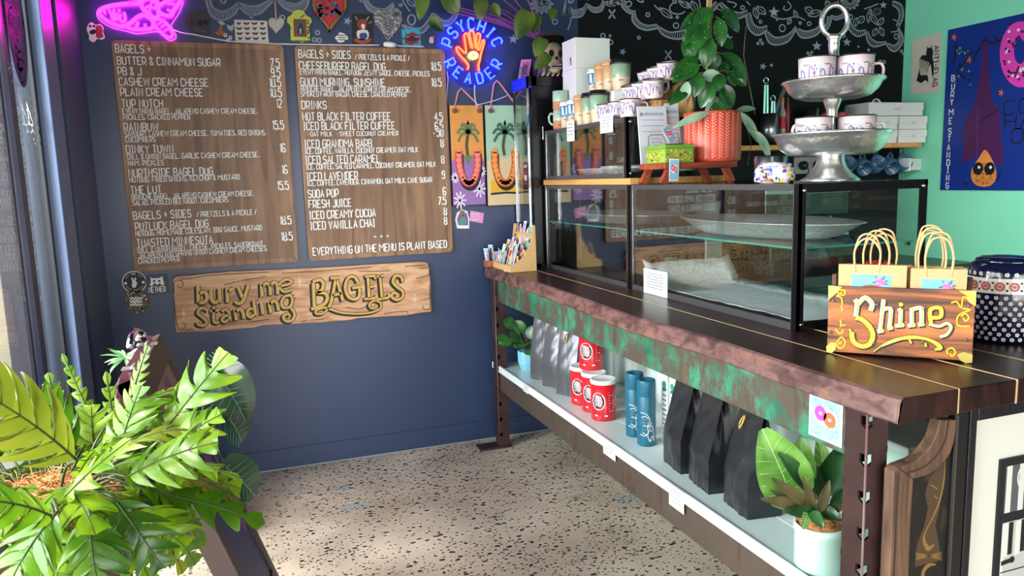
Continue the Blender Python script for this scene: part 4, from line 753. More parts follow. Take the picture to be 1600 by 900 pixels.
# tall narrow cabinet against the wall
t = thing('tall_cabinet', 'tall narrow glass cabinet with a top painted with neon glow beside the far case', 'cabinet', (1.372, -.245, 1.047)); b = MB(); X, Y, Z = .30, .22, 1.05
for x, y in ((.03, 0), (X-.03, 0), (X-.03, Y-.03)): b.box(x, x+.03, y, y+.03, 0, Z, BLIP)
b.box(.03, X, 0, Y, 0, .02, BLIP); b.box(0, X, 0, Y, Z-.05, Z, BLIP); b.box(.055, X, .012, .018, .02, Z-.05, BLIP); b.build('frame', t)
MB().box(.006, .011, .006, Y-.012, .25, Z-.05, GL).build('side_glass', t); b = MB(); b.box(0, .012, 0, .005, .02, Z, CHR); b.box(0, .012, Y-.006, Y, .2, Z-.05, CHR); b.build('chrome_edge', t)
b = MB(); b.box(-.006, .0, 0, Y+.006, Z-.06, Z-.002, mat('1a2fe0', .25, name='blue_neon_glow')); b.box(.0, .03, .0, Y, Z-.062, Z-.05, mat('1a2fe0', .25, name='blue_neon_glow')); b.build('neon_glow_panel', t)  # blue neon light on the cabinet top is put into this colour
for i in range(3): b = MB(); b.box(.03, X-.02, .02, Y-.01, .12+i*.26, .126+i*.26, GLS); b.build('glass_shelf', t)
# shelf on the black wall
t = thing('wall_shelf', 'honey timber shelf along the black wall holding boxes and bar tools', 'shelf', (2.5, -.24, 1.675)); MB().box(0, 1.72, 0, .238, 0, .03, SLABM).build('board', t, bevel=.002)
for x in (.3, 1.4): b = MB(); b.box(x, x+.025, .06, .238, -.012, 0, BLIP); b.box(x, x+.025, .226, .238, -.14, 0, BLIP); b.build('bracket', t)
# rear bench seen through the cases
DG = mat('14302b', .5, name='dark_green_cabinet_paint'); t = thing('rear_bench', 'dark green rear bench with panelled doors along the black wall', 'bench', (2.15, -.65, 0))
MB().box(0, 2.05, 0, .64, 0, .90, DG).build('body', t); MB().box(-.03, 2.1, -.03, .648, .9, .93, mat('1c1a1c', .3)).build('worktop', t, bevel=.003)
for i in range(4):
    b = MB(); x = .03+i*.51; b.box(x, x+.48, -.018, 0, .08, .86, DG); b.box(x+.06, x+.42, -.022, -.018, .14, .80, mat('102823', .5)); d = b.build('door', t, bevel=.003); MB().box(x+.42, x+.435, -.04, -.0185, .4, .55, STEEL).build('handle', d)
# ---------------------------------------------------------------- cups and mugs on the upper case
def cyl_fr(r, a, z, lean=0):
    n = Vector((cos(a), sin(a), 0)); return Fr((n.x*r, n.y*r, z), (-sin(a), cos(a), 0), (0, 0, 1))
def wrap(mb, rf, pts, w, m, off=.0008):
    """a painted line round a turned body: points are (angle, height)"""
    pts = smooth_pts(pts, 4) if len(pts) > 2 else pts; P = []
    for a, z, in [p[:2] for p in pts]: P.append(Vector(((rf(z)+off)*cos(a), (rf(z)+off)*sin(a), z)))
    vs = []; n = len(P)
    for i in range(n):
        d = (P[min(n-1, i+1)]-P[max(0, i-1)]); d = d.normalized() if d.length > 1e-9 else Vector((0, 0, 1)); nn = Vector((P[i].x, P[i].y, 0)).normalized(); q = nn.cross(d).normalized()*w/2; vs += [P[i]+q, P[i]-q]
    mb.add(vs, [(2*i, 2*i+1, 2*i+3, 2*i+2) for i in range(n-1)], m)
def wpoly_c(mb, rf, a0, z0, pts, m, off=.0009):
    mb.add([Vector(((rf(z0+v)+off)*cos(a0+u/rf(z0)), (rf(z0+v)+off)*sin(a0+u/rf(z0)), z0+v)) for u, v in pts], [tuple(range(len(pts)))], m)
PNK = mat('e9d3d2', .25, name='pale_pink_enamel', coat=.4); LILAC = mat('7d6a9c', .5); PLUM = mat('8d2f5a', .5); SKY = mat('9cc0dd', .5); RIM = mat('17151b', .3, name='black_enamel_rim'); INSD = mat('efe9e6', .3)
def enamel_mug(loc, label, rz=0, tilt=None, hand=0.0, r=.047, h=.08, group='pink enamel mugs piled on the upper case'):
    t = thing('enamel_mug', label, 'mug', loc, rz, group)
    if tilt: t.rotation_euler = (tilt[0], tilt[1], rz)
    b = MB(); b.lathe([(0, 0), (r*.86, 0), (r*.93, .006), (r*.95, .02), (r, h), (r-.003, h), (r*.92, .02), (r*.85, .006), (0, .005)], PNK, close=False, n=32); rf = lambda z: r*(.94+.06*z/h)
    for k in range(3):
        a = -pi/2-1.25+k*1.15
        wrap(b, rf, [(a-.45, .03), (a-.38, .05), (a-.22, .045), (a-.15, .025), (a, .018), (a+.1, .03), (a+.12, .055), (a+.22, .062), (a+.3, .05)], .0045, LILAC); wrap(b, rf, [(a-.15, .023), (a, .016), (a+.1, .03)], .0035, PLUM, .0011)
        wrap(b, rf, [(a-.45, .062), (a-.5, .045), (a-.4, .03)], .0045, SKY); wrap(b, rf, [(a+.4, .02), (a+.4, .05)], .0025, PLUM); wrap(b, rf, [(a+.32, .045), (a+.4, .035), (a+.48, .045)], .0025, LILAC)
        for q in range(6): wrap(b, rf, [(a-.2+q*.06, .066), (a-.17+q*.06, .066)], .004, RIM)
        for q in range(4): wpoly_c(b, rf, a+.35+q*.08, .052+(q % 2)*.01, [(-.0025, -.002), (.0025, -.002), (.0025, .003), (-.0025, .003)], random.choice((PLUM, SKY, LILAC)))
    b.build('body', t); b = MB(); b.lathe([(r-.001, h-.002), (r+.0028, h), (r+.0025, h+.0028), (r-.003, h+.0025), (r-.0035, h-.001)], RIM, close=False, n=32); b.build('rim', t)
    b = MB(); hp = [(r*.97, .066), (r+.022, .068), (r+.033, .055), (r+.033, .035), (r+.022, .020), (r*.94, .016)]; b.tube([(x*cos(hand), x*sin(hand), z) for x, z in smooth_pts(hp, 4)], .0048, PNK, 8); b.build('handle', t); return t
MG = {}
for k, (x, y, z, rz, tl, lb) in enumerate(((1.53, -1.125, 1.8015, 0, None, 'pink enamel mug standing nearest at the front corner of the upper case'), (1.535, -1.0, 1.8015, 0, None, 'second pink enamel mug in the standing front row'), (1.535, -.885, 1.8015, 0, None, 'third pink enamel mug in the standing front row behind the other two'),
  (1.635, -1.15, 1.888, .3, (.12, -.16), 'tilted pink enamel mug with the handle showing in the middle of the pile'), (1.65, -1.035, 1.893, .1, (.1, -.2), 'tilted pink enamel mug second in the middle layer of the pile'), (1.655, -.925, 1.89, .1, (.1, -.22), 'tilted pink enamel mug at the far end of the middle layer'),
  (1.745, -1.09, 1.975, .4, (.1, -.2), 'topmost pink enamel mug of the pile beside the climbing plant'), (1.755, -.995, 1.97, .1, (.08, -.24), 'second pink enamel mug in the top layer of the pile'), (1.76, -.90, 1.965, 0, (.06, -.26), 'pink enamel mug at the far end of the top layer'))):
    enamel_mug((x, y, z), lb, rz, tl, hand=-.25 if k in (0, 3, 6) else .4)
KR = mat('b98a55', .75, name='kraft_wrapping_paper', bump=.5, bscale=35, var=.08, vscale=12)
for k, (x, y, z, w, h, lb) in enumerate(((1.675, -1.12, 1.8015, .055, .085, 'crumpled brown paper parcel behind the nearest standing mug'), (1.80, -1.13, 1.8015, .055, .16, 'tall brown paper parcel supporting the top mugs'), (1.67, -.985, 1.8015, .05, .085, 'brown paper parcel under the middle mugs'), (1.79, -.98, 1.8015, .055, .155, 'tall brown paper parcel under the far top mugs'))):
    b = MB(); b.lathe([(w*.8, 0), (w, h*.25), (w*.98, h*.6), (w*.8, h*.9), (w*.35, h), (0, h*.97)], KR, n=14, wob=lambda a, i: .09*sin(a*5+i*2)+.05*sin(a*9+i), smooth=False); tag(b.build('paper_parcel', loc=(x, y, z)), lb, 'parcel', 'brown paper parcels among the mugs')
TERR = mat('c9825f', .6, name='terracotta_glaze', bump=.1, bscale=60); MINT = mat('a9c9b0', .3, name='mint_crackle_glaze', var=.12, vscale=40); CREAM = mat('d8bf9f', .5, name='sand_stoneware'); SAGE = mat('8fa98d', .3, var=.12, vscale=30); BLUE = mat('3f86ad', .35); BLK = mat('1b1b1e', .45, name='black_silicone'); WSIL = mat('eef0ee', .45, name='white_silicone'); TAN = mat('d3a273', .5)
def stack_mug(z, lb, hand):
    t = thing('stoneware_mug', lb, 'mug', (1.512, -.385, z), 0, 'mint and terracotta mugs'); b = MB(); r = .042; b.lathe([(0, 0), (r*.92, 0), (r, .012), (r, .045)], TERR, close=False); b.lathe([(r, .045), (r*1.01, .05), (r*.98, .1), (r*.9, .1), (r*.9, .01), (0, .01)], MINT, close=False)
    scrawl(b, cyl_fr(r, -2.0, .018), -.014, 0, .03, .011, mat('7d3a28', .6), .001, 5); b.build('body', t); b = MB(); b.tube([(r*.95*cos(hand), r*.95*sin(hand), .085)]+[((r+x)*cos(hand), (r+x)*sin(hand), zz) for x, zz in ((.022, .088), (.033, .07), (.03, .045), (.015, .03))]+[(r*.95*cos(hand), r*.95*sin(hand), .028)], .006, MINT, 8); b.build('handle', t)
stack_mug(1.8015, 'mint glazed mug with terracotta base, bottom of the far stack', 2.2); stack_mug(1.9025, 'mint glazed mug with terracotta base, upper of the far stack', -.25)
def travel_cup(x, y, z, r, h, band, low, lid, lb):
    t = thing('travel_cup', lb, 'cup', (x, y, z), 0, 'ceramic travel cups on the upper case'); b = MB(); b.lathe([(0, 0), (r*.74, 0), (r*.80, h*.05), (r*.9, h*.42)], low, close=False); b.lathe([(r*.9, h*.42), (r*.915, h*.44), (r, h*.86), (r*.9, h*.86)], band, close=False)
    rf = lambda zz: r*(.78+.25*zz/h)
    if band == BLUE: wrap(b, rf, [(-2.6, h*.50), (-2.6, h*.8)], .012, WSIL, .0012); wrap(b, rf, [(-1.9, h*.50), (-1.9, h*.8)], .012, WSIL, .0012)
    scrawl(b, cyl_fr(r*.9, -2.0, h*.3), -.014, 0, .026, .010, mat('b5653f', .6), .002, 5); b.build('body', t)
    b = MB(); b.lathe([(r*1.03, h*.84), (r*1.08, h*.86), (r*1.08, h*.90), (r*1.0, h*.91), (r*.97, h*.99), (r*.9, h), (0, h*.985)], lid, close=False); b.build('lid', t)
for a in ((1.505, -.475, 1.8015, .033, .135, BLUE, CREAM, WSIL, 'blue and white travel cup with white lid next to the mint mugs'), (1.505, -.565, 1.8015, .033, .135, BLUE, CREAM, WSIL, 'second blue and white travel cup in the front row'), (1.505, -.655, 1.8015, .036, .15, TAN, CREAM, TAN, 'sand coloured travel cup with sand lid in the front row'), (1.51, -.735, 1.8015, .034, .152, SAGE, CREAM, BLK, 'narrow sage green travel cup with black lid in the front row'), (1.525, -.82, 1.8015, .045, .155, SAGE, CREAM, BLK, 'wide sage green travel cup with black lid in the front row'),
  (1.61, -.60, 1.952, .034, .135, BLUE, CREAM, WSIL, 'blue travel cup with white lid in the raised back row'), (1.615, -.672, 1.952, .036, .15, TAN, CREAM, TAN, 'sand travel cup first in the raised back row'), (1.625, -.746, 1.952, .038, .158, TAN, CREAM, TAN, 'sand travel cup second in the raised back row'), (1.64, -.832, 1.952, .05, .15, SAGE, CREAM, BLK, 'wide sage travel cup with black lid in the raised back row')): travel_cup(*a)
CARD = mat('dcdcd6', .7, name='white_card')
for k in range(3):
    z = 1.8015+k*.1535; t = thing('carton', ('white carton at the bottom of the stack behind the cups', 'white carton in the middle of the stack behind the cups', 'topmost white carton with red printing behind the cups')[k], 'box', (1.552, -.50, z), 0, 'white cartons stacked on the upper case')
    MB().box(0, .20, 0, .17, 0, .152, CARD).build('body', t, bevel=.002); b = MB(); b.box(-.001, .201, -.001, .171, .146, .1528, CARD); b.build('lid_edge', t)
    if k == 2: b = MB(); fr = Fr((-.0005, .06, .01), (0, 0, 1), (0, 1, 0)); b.stroke(Fr((-.001, 0, 0), (0, -1, 0), (0, 0, 1)), [(-.06, .02), (-.06, .06)], .02, mat('b23a4a', .6), .0005); scrawl(b, Fr((-.0018, .07, .02), (0, -1, 0), (0, 0, 1)), .002, .002, .016, .036, mat('f2d8d8', .6), .0004, 4); b.build('red_stamp', t)
b = MB(); b.box(0, .13, 0, .36, 0, .149, CARD); tag(b.build('carton', loc=(1.575, -.885, 1.8015), bevel=.002), 'long plain carton raising the back row of cups', 'box')
def tagcard(name, label, pts, z0, x, lines=4, m=WH, cat='price card'):
    y0, y1, za, zb = pts; b = MB(); b.box(x-.0015, x, y0, y1, za, zb, m); fr = Fr((x-.0016, y1, za), (0, -1, 0), (0, 0, 1)); w, h = y1-y0, zb-za
    for i in range(lines): b.stroke(fr, smooth_pts([(w*.15+k*w*.7/8, h*(.84-i*.68/lines)+(h*.02 if k % 2 else -h*.02)) for k in range(9)], 2), h*.032, mat('5a606a', .6), .0003)
    return tag(b.build(name), label, cat, None)
for k, (pa, pb, q0, q1, lb) in enumerate(((837, 848, 200, 218, 'small white price card at the far end of the upper case edge'), (886, 898, 190, 220, 'tall white price card hanging midway along the upper case edge'), (938, 958, 180, 206, 'wide white price card hanging under the enamel mugs'))):
    p = HX(pa, q0, 1.459); q = HX(pb, q1, 1.459); tagcard('price_card', lb, (q.y, min(p.y, -.262), q.z, p.z), 0, 1.4588)
# inside the upper case
OFFW = mat('e9e8e2', .35); t = thing('serving_tray', 'white boat shaped tray inside the upper case', 'tray', (1.64, -.73, 1.546)); b = MB()
b.lathe([(0, 0), (.12, 0), (.17, .035), (.178, .038), (.17, .04), (.118, .006), (0, .006)], OFFW, sx=.75, sy=1.9, close=False, n=36); b.build('tray_body', t)
for k in range(2): tag(MB().box(-.07, .07, -.09, .09, 0, .03+.01*k, OFFW).build('takeaway_box', loc=(1.63, -.64-.20*k, 1.5555), bevel=.008), ('white takeaway box at the far end of the tray in upper case', 'white takeaway box nearest on the tray in upper case')[k], 'box')
b = MB(); b.lathe([(0, 0), (.05, 0), (.062, .03), (.06, .1), (.04, .17), (.03, .22), (.033, .23)], mat('dde3e0', .25), close=False); tag(b.build('reflection_jug', loc=(1.79, -1.14, 1.547)), 'white jug standing in for reflections at the near end of the upper case', 'jug')  # jug shape added where white reflections show in the end glass
# lower case contents
def tray(x, y, z, L_, Wd, h, lb):
    t = thing('oval_platter', lb, 'platter', (x, y, z), 0, 'hammered metal platters on the glass shelf'); b = MB(); b.lathe([(0, 0), (.7, 0), (.8, h*.2), (1.0, h), (1.03, h+.002), (1.0, h+.004), (.78, h*.26), (.68, .006), (0, .006)], ALU, sx=Wd, sy=L_, n=44, close=False); b.build('dish', t)
ALU = mat('d9dad6', .3, .55, name='hammered_aluminium', bump=.5, bscale=45)
tray(1.73, -1.80, 1.3105, .46, .21, .055, 'hammered metal platter in the near display case'); tray(1.72, -.74, 1.3105, .40, .21, .045, 'hammered metal platter in the far display case')
PAP = mat('f6fafb', .6, name='crumpled_white_paper', bump=.9, bscale=22, stretch=(1, 2.5, 1)); b = MB(); n = 24; m_ = 10; vs = []
for i in range(n+1):
    for j in range(m_+1): vs.append((1.485+.44*j/m_, -2.29+.98*i/n, 1.062+.006*random.random()+(.10*max(0, (i-n+2)/2) if i > n-2 else 0)+(.014 if j in (0, m_) else 0)))
b.add(vs, [(i*(m_+1)+j, i*(m_+1)+j+1, (i+1)*(m_+1)+j+1, (i+1)*(m_+1)+j) for i in range(n) for j in range(m_)], PAP, True); tag(b.build('paper_liner', solid=.001), 'crumpled white paper lining the floor of the near display case', 'paper')
p = HX(1005, 415, 1.4555); q = HX(1042, 466, 1.4555); b = MB(); t = tagcard('price_card', 'white menu card leaning on the near display case glass', (q.y, p.y, 1.0485, p.z-.01), 0, 1.459, 6)
p = HX(826, 262, 1.362); b = MB(); b.box(1.360, 1.364, -.262, -.20, 1.505, 1.635, mat('35183a', .5)); fr = Fr((1.3598, -.20, 1.505), (0, -1, 0), (0, 0, 1)); scrawl(b, fr, .008, .10, .046, .02, WH, .0003, 4); b.stroke(fr, [(.008, .075), (.054, .075)], .009, RED, .0004)
for u in (.018, .04): b.stroke(fr, [(u, .03), (u, .06)], .012, WH, .0004)
b.stroke(fr, [(.015, .015), (.048, .015)], .008, RED, .0004); tag(b.build('hang_tag'), 'dark purple card with red and white printing on the cabinet edge', 'card')
# ---------------------------------------------------------------- riser bench, tin, flyers, pot on the near case
RW = ramp_mat('red_stained_timber', [(.3, '6d2c1c'), (.55, '9a4228'), (.8, 'b65a36')], (2, 9, 9), 3, 6, .45, .6, .12); ZC = 1.5065
t = thing('riser_bench', 'small red stained timber riser with splayed legs on the near case', 'riser', (1.50, -1.475, ZC)); MB().box(0, .35, 0, .215, .062, .086, RW).build('seat', t, bevel=.002)
for x0, x1, y0 in ((.035, .0, .02), (.035, .0, .19), (.30, .335, .02), (.30, .335, .19)): MB().beam((x0, y0, .066), (x1, y0, 0), .028, .024, RW, (0, 1, 0)).build('leg', t)
TN = mat('7ea33a', .35, name='green_printed_tin'); t = thing('printed_tin', 'green tin printed with yellow flowers on the red riser', 'tin', (1.505, -1.468, ZC+.0865)); b = MB(); b.box(0, .135, 0, .155, 0, .058, TN); YF = mat('d8b73c', .5)
for i in range(90):
    s_ = random.random() < .5; u = random.uniform(.008, .127 if s_ else .147); v = random.uniform(.008, .05); a = random.random()*3; fr = Fr((0, -.0005, 0), (1, 0, 0), (0, 0, 1)) if s_ else Fr((-.0005, .155, 0), (0, -1, 0), (0, 0, 1)); d = .009; b.stroke(fr, [(u-d*cos(a), v-d*.7*sin(a)), (u+d*cos(a), v+d*.7*sin(a))], .0045, random.choice((YF, mat('e8d46a', .5), mat('b98f2a', .5))), .0004)
b.build('body', t, bevel=.002); MB().box(-.002, .137, -.002, .157, .058, .074, mat('6f9c33', .35)).build('lid', t, bevel=.003)
def flyers(name, x0, x1, yb, n, lb, zt):
    t = thing(name, lb, 'flyers', (0, 0, 0), 0, 'flyer stacks behind the tin')
    b = MB(); fr = Fr((x0, yb, ZC+.088), (1, 0, 0), (0, .14, 1)); w = x1-x0; h = zt-ZC-.088
    for k in range(n): b.fbox(fr, k*.001, w+k*.001, 0, h-k*.0015, -k*.0035-.001, -k*.0035, WH if k % 3 else mat('cfd3da', .6))
    g = mat('7b8a9a', .6); scrawl(b, fr, w*.2, h*.84, w*.7, h*.055, g, .0006, 12)
    for i in range(3): b.stroke(fr, [(w*.1, h*(.76-i*.1)), (w*.9, h*(.76-i*.1))], .0022, g, .0006)
    b.disc(fr, w*.12, h*.86, .008, g, 0, .0006); b.stroke(fr, [(w*.3, h*.06), (w*.3, h*.46), (w*.4, h*.5), (w*.8, h*.5), (w*.9, h*.4), (w*.88, h*.06)], .003, mat('4b5560', .6), .0006)
    for i in range(6): b.stroke(fr, smooth_pts([(w*.4, h*(.42-i*.06)), (w*.6, h*(.44-i*.06)), (w*.8, h*(.41-i*.06))], 3), .002, mat('4b5560', .6), .0006)
    b.build('sheets', t); return t
flyers('flyer_stack', 1.51, 1.652, -1.262, 5, 'white printed flyer stack leaning behind the green tin, left one', 1.845); flyers('flyer_stack', 1.655, 1.725, -1.245, 5, 'white printed flyer stack squeezed against the red pot', 1.86)
BLC = mat('8fc0dc', .5, name='pale_blue_card'); MAG = mat('e0459a', .5); ORC = mat('f0603c', .5)
def bagel_card(mb, fr, w, h, w1=.001):
    """blue mottled card with a pink and an orange bagel ring on white"""
    mb.poly(fr, [(0, 0), (w, 0), (w, h), (0, h)], WH, 0, w1); mb.poly(fr, [(w*.06, h*.05), (w*.94, h*.05), (w*.94, h*.95), (w*.06, h*.95)], BLC, w1, w1+.0003)
    for i in range(70): u, v = random.uniform(.1, .9)*w, random.uniform(.08, .92)*h; mb.stroke(fr, [(u-.02*w, v), (u+.03*w, v+.02*h)], .016*w, random.choice((mat('2d6f9c', .5), mat('d8eaf2', .5), mat('4f9cc0', .5))), w1+.0006)
    mb.disc(fr, w*.5, h*.55, w*.36, WH, w1+.0006, w1+.0009, 16, ry=h*.2)
    for u, v, m in ((.36, .6, MAG), (.64, .52, ORC)): mb.stroke(fr, [(w*u+w*.12*cos(a*pi/6), h*v+h*.11*sin(a*pi/6)) for a in range(12)], w*.13, m, w1+.0013, closed=True)
b = MB(); bagel_card(b, Fr((1.513, -1.482, ZC+.012), (1, 0, 0), (0, -.05, 1)), .045, .09); tag(b.build('bagel_card'), 'blue card with pink and orange bagels hanging off the riser edge', 'card')
b = MB(); fr = Fr((1.60, -1.395, ZC+.1615), (1, .25, 0), (0, .25, 1)); fr2 = fr; bagel_card(b, Fr(fr.p(-.03, -.0, 0), fr.U*.8+fr.V*.5, fr.V*.8-fr.U*.5), .05, .075); b.box(1.56, 1.62, -1.42, -1.37, ZC+.1608, ZC+.166, BLK); tag(b.build('bagel_card', bevel=0), 'tilted blue card with bagels on a black holder on top of the tin', 'card')
ORG = mat('d8503a', .45, name='coral_glazed_pot'); ORL = mat('f0a08c', .5)
t = thing('climbing_plant', 'climbing speckled plant in a coral herringbone pot', 'potted plant', (1.80, -1.365, ZC+.0865)); b = MB(); R_ = .122; rf = lambda z: R_-.004+.004*z/.21
b.lathe([(0, 0), (R_-.012, 0), (R_-.004, .008), (R_, .21), (R_-.008, .21), (R_-.012, .18), (0, .18)], ORG, n=44, close=False)
for k in range(26):
    a = k*2*pi/26
    for j in range(15): z = .016+j*.0125; wrap(b, rf, [(a, z), (a+.12, z+(.012 if k % 2 else 0)-(0 if k % 2 else -.0)), ] if k % 2 else [(a, z+.012), (a+.12, z)], .0028, ORL)
    wrap(b, rf, [(a, .012), (a, .20)], .0022, ORL)
b.build('pot', t); b = MB(); b.lathe([(0, .181), (R_-.014, .182)], mat('3a2a20', .9, bump=.6), close=False); b.build('soil', t)
POLE = mat('b89468', .8); b = MB()
for dx in (-.012, .004, .018): b.tube([(dx, .02, .17), (dx*.6-.01, .02, .5), (dx*.5-.006, .02, .95)], .005, POLE, 6)
b.build('bamboo_stake', t)
HOYA = leaf_mat('speckled_hoya_leaf', '173f1c', '2f6b2a', .22, .18, 7, ('b9d3a8', 120, .68), .6); HOYL = leaf_mat('pale_hoya_leaf', '7fa58a', 'a9c4a4', .35, .25, 12); STM = mat('6d6a42', .7)
def Lp(px, py, y=-1.365): return HY(px, py, y)-Vector(t.location)
for k, (x0, y0, x1, y1, w, d, mm) in enumerate(((1112, 14, 1066, 38, 20, 0, 0), (1110, 12, 1085, 48, 22, -.03, 0), (1105, 36, 1086, 74, 20, -.05, 0), (1092, 40, 1068, 66, 18, -.02, 0), (1075, 50, 1080, 96, 22, .0, 0), (1122, 28, 1130, 68, 18, -.06, 0), (1126, 16, 1164, 46, 22, -.05, 0), (1108, 58, 1103, 104, 22, -.06, 0), (1090, 92, 1055, 114, 20, -.03, 0), (1092, 102, 1054, 122, 20, -.05, 0), (1128, 84, 1178, 118, 24, -.06, 0), (1130, 60, 1144, 74, 14, .05, 0), (1118, 82, 1114, 110, 18, -.03, 0), (1092, 114, 1086, 148, 20, -.06, 0), (1096, 120, 1128, 116, 16, -.05, 1), (1098, 126, 1132, 122, 14, -.04, 0), (1128, 116, 1118, 140, 18, -.08, 0), (1140, 112, 1168, 132, 18, -.03, 0), (1112, 128, 1096, 166, 22, -.07, 0), (1126, 132, 1148, 170, 24, -.07, 0), (1078, 130, 1052, 158, 16, -.04, 0), (1074, 128, 1068, 158, 14, -.06, 1), (1124, 158, 1118, 196, 22, -.09, 0), (1122, 152, 1106, 172, 12, -.06, 1), (1108, 176, 1056, 192, 11, -.09, 1), (1150, 174, 1184, 164, 10, -.05, 1), (1156, 178, 1148, 206, 12, -.05, 1), (1156, 176, 1196, 222, 14, -.10, 1), (1180, 205, 1212, 248, 14, -.12, 1), (1126, 96, 1138, 112, 12, 0, 0), (1100, 66, 1090, 90, 14, .04, 0), (1136, 120, 1152, 132, 12, .02, 1), (1113, 26, 1100, 44, 12, .05, 0))):
    p = Lp(x0, y0, -1.365+d); q = Lp(x1, y1, -1.365+d-.02*(k % 3)); D = q-p; b = MB(); UP = Vector((-.35, -.9, .35)); b0 = blade(b, p, D, UP+Vector((0, 0, .3*sin(k*2.1))), D.length*1.03, w*1.15/385*1.25, (HOYA, HOYL)[mm], .45, .12, 8); s0 = Lp(1110+(k % 5)*2, min(y0+4, 170)); b.tube([s0, (s0+p)/2+Vector((0, -.01, .01)), p], .002, STM, 5); b.build('leaf', t)
b = MB(); b.tube([Lp(1166, 40), Lp(1163, 70), Lp(1162, 88), Lp(1170, 130), Lp(1176, 160), Lp(1180, 180)], .002, STM, 5); b.tube([Lp(1164, 190), Lp(1174, 225), Lp(1168, 260)], .002, STM, 5); b.tube([Lp(1126, 30), Lp(1118, 90), Lp(1130, 150), Lp(1112, 175)], .002, STM, 5); b.build('vine', t)
# ---------------------------------------------------------------- tiered stand
SIL = mat('dddcd8', .24, .9, name='hammered_silver', bump=.35, bscale=28); SILP = mat('d6d5d0', .25, .9, name='polished_silver')
t = thing('tiered_stand', 'two tier hammered silver stand with ring handle holding pink mugs', 'stand', (1.745, -2.135, ZC))
MB().lathe([(0, 0), (.094, 0), (.096, .006), (.085, .014), (.066, .03), (.052, .05), (.044, .07), (.043, .088)], SIL, n=40, close=False).build('foot', t)
MB().lathe([(.04, .086), (.105, .086), (.138, .091), (.163, .110), (.177, .14), (.185, .155), (.192, .160), (.186, .164), (.176, .158), (.164, .13), (.14, .118), (0, .115)], SIL, n=48, close=False).build('lower_bowl', t)
MB().lathe([(.03, .115), (.024, .13), (.018, .14), (.022, .16), (.017, .18), (.017, .235), (.022, .248), (.026, .258), (.03, .272)], SILP, n=24, close=False).build('lower_stem', t)
MB().lathe([(.03, .271), (.09, .273), (.12, .282), (.142, .302), (.152, .322), (.159, .327), (.164, .332), (.159, .336), (.149, .33), (.136, .315), (.11, .31), (0, .308)], SIL, n=48, close=False).build('upper_bowl', t)
MB().lathe([(.02, .308), (.016, .36), (.015, .40), (.020, .41), (.016, .42), (.017, .44), (.019, .452), (.017, .46), (.022, .468), (.024, .476), (.018, .482)], SILP, n=20, close=False).build('upper_stem', t)
b = MB(); fr = Fr((0, 0, .525), CR-Vector((0, 0, CR.z)), (0, 0, 1)); b.tube([fr.p(.043*cos(a*2*pi/28), .050*sin(a*2*pi/28)) for a in range(28)], .0085, SILP, 10, True); b.build('ring_handle', t)
o = Vector(t.location); R3 = Vector((CR.x, CR.y, 0)).normalized(); D3 = Vector((CF.x, CF.y, 0)).normalized()
for k, (u, d, z, lb) in enumerate(((-.066, -.03, .311, 'pink enamel mug on the left of the upper tier'), (.052, -.045, .311, 'pink enamel mug on the right of the upper tier'), (-.072, -.03, .119, 'pink enamel mug on the left of the lower tier'), (.066, -.04, .119, 'pink enamel mug on the right of the lower tier'))):
    p = o+R3*u+D3*d; m_ = enamel_mug((p.x, p.y, p.z+z), lb, 0, None, (pi+.1 if k == 2 else -.35), .059, .092, 'pink enamel mugs on the tiered stand')
b = MB(); b.lathe([(0, 0), (.06, 0), (.062, .005), (.062, .095), (.056, .1), (.054, .1), (.054, .01), (0, .01)], STEEL, n=28, close=False); tag(b.build('steel_canister', loc=(1.80, -1.755, ZC)), 'shiny steel canister behind the coral pot', 'canister')
b = MB(); cols = [mat(h, .7) for h in ('e8d13a', '2e3fae', 'e9e6e2', '8a8fd0', 'd6553a', '2d2f5e', 'f2efe8')]; 
b.lathe([(0, 0), (.05, .0), (.064, .02), (.06, .05), (.035, .068), (0, .072)], cols[2], n=20, close=False, wob=lambda a, i: .06*sin(a*4+i))
for i in range(120):
    a = random.random()*2*pi; z = random.uniform(.006, .062); r_ = .066*(1-((z-.022)/.06)**2*.5); fr = cyl_fr(r_, a, z); b.poly(fr, [(-.008, -.004), (.008, -.006), (.006, .006), (-.007, .005)], random.choice(cols), -.004, .001)
tag(b.build('patchwork_pouch', loc=(1.60, -2.03, ZC)), 'small round patchwork pouch in blue yellow and white by the silver stand', 'pouch')
# ---------------------------------------------------------------- skull pot with trailing plant on the tall cabinet
t = thing('trailing_plant', 'trailing heart leaved plant with neon-tinted purple stems in a black skull pot', 'potted plant', (1.555, -.128, 2.0985)); BPOT = mat('15130f', .5, name='black_pot')
MB().lathe([(0, 0), (.082, 0), (.088, .02), (.092, .225), (.085, .225), (.08, .2), (0, .2)], BPOT, n=32, close=False).build('pot', t)
BONE = mat('b7a988', .6, name='bone_paint', bump=.3, bscale=40, var=.2, vscale=30); BD = mat('171310', .8); b = MB()
def blob(mb, c, rx, ry, rz, m, n=12, k=8, fn=None):
    vs = []
    for i in range(k+1):
        for j in range(n):
            a = pi*i/k; h = 2*pi*j/n; p = Vector((sin(a)*cos(h), sin(a)*sin(h), cos(a)))
            if fn: p = fn(p)
            vs.append((c[0]+p.x*rx, c[1]+p.y*ry, c[2]+p.z*rz))
    mb.add(vs, [(i*n+j, i*n+(j+1) % n, (i+1)*n+(j+1) % n, (i+1)*n+j) for i in range(k) for j in range(n)][::-1], m, True)
blob(b, (.0, -.062, .135), .058, .055, .062, BONE); blob(b, (.0, -.085, .085), .042, .032, .04, BONE)
for s_ in (-1, 1): blob(b, (s_*.026, -.108, .125), .016, .012, .018, BD); blob(b, (s_*.045, -.085, .098), .014, .02, .012, BONE)
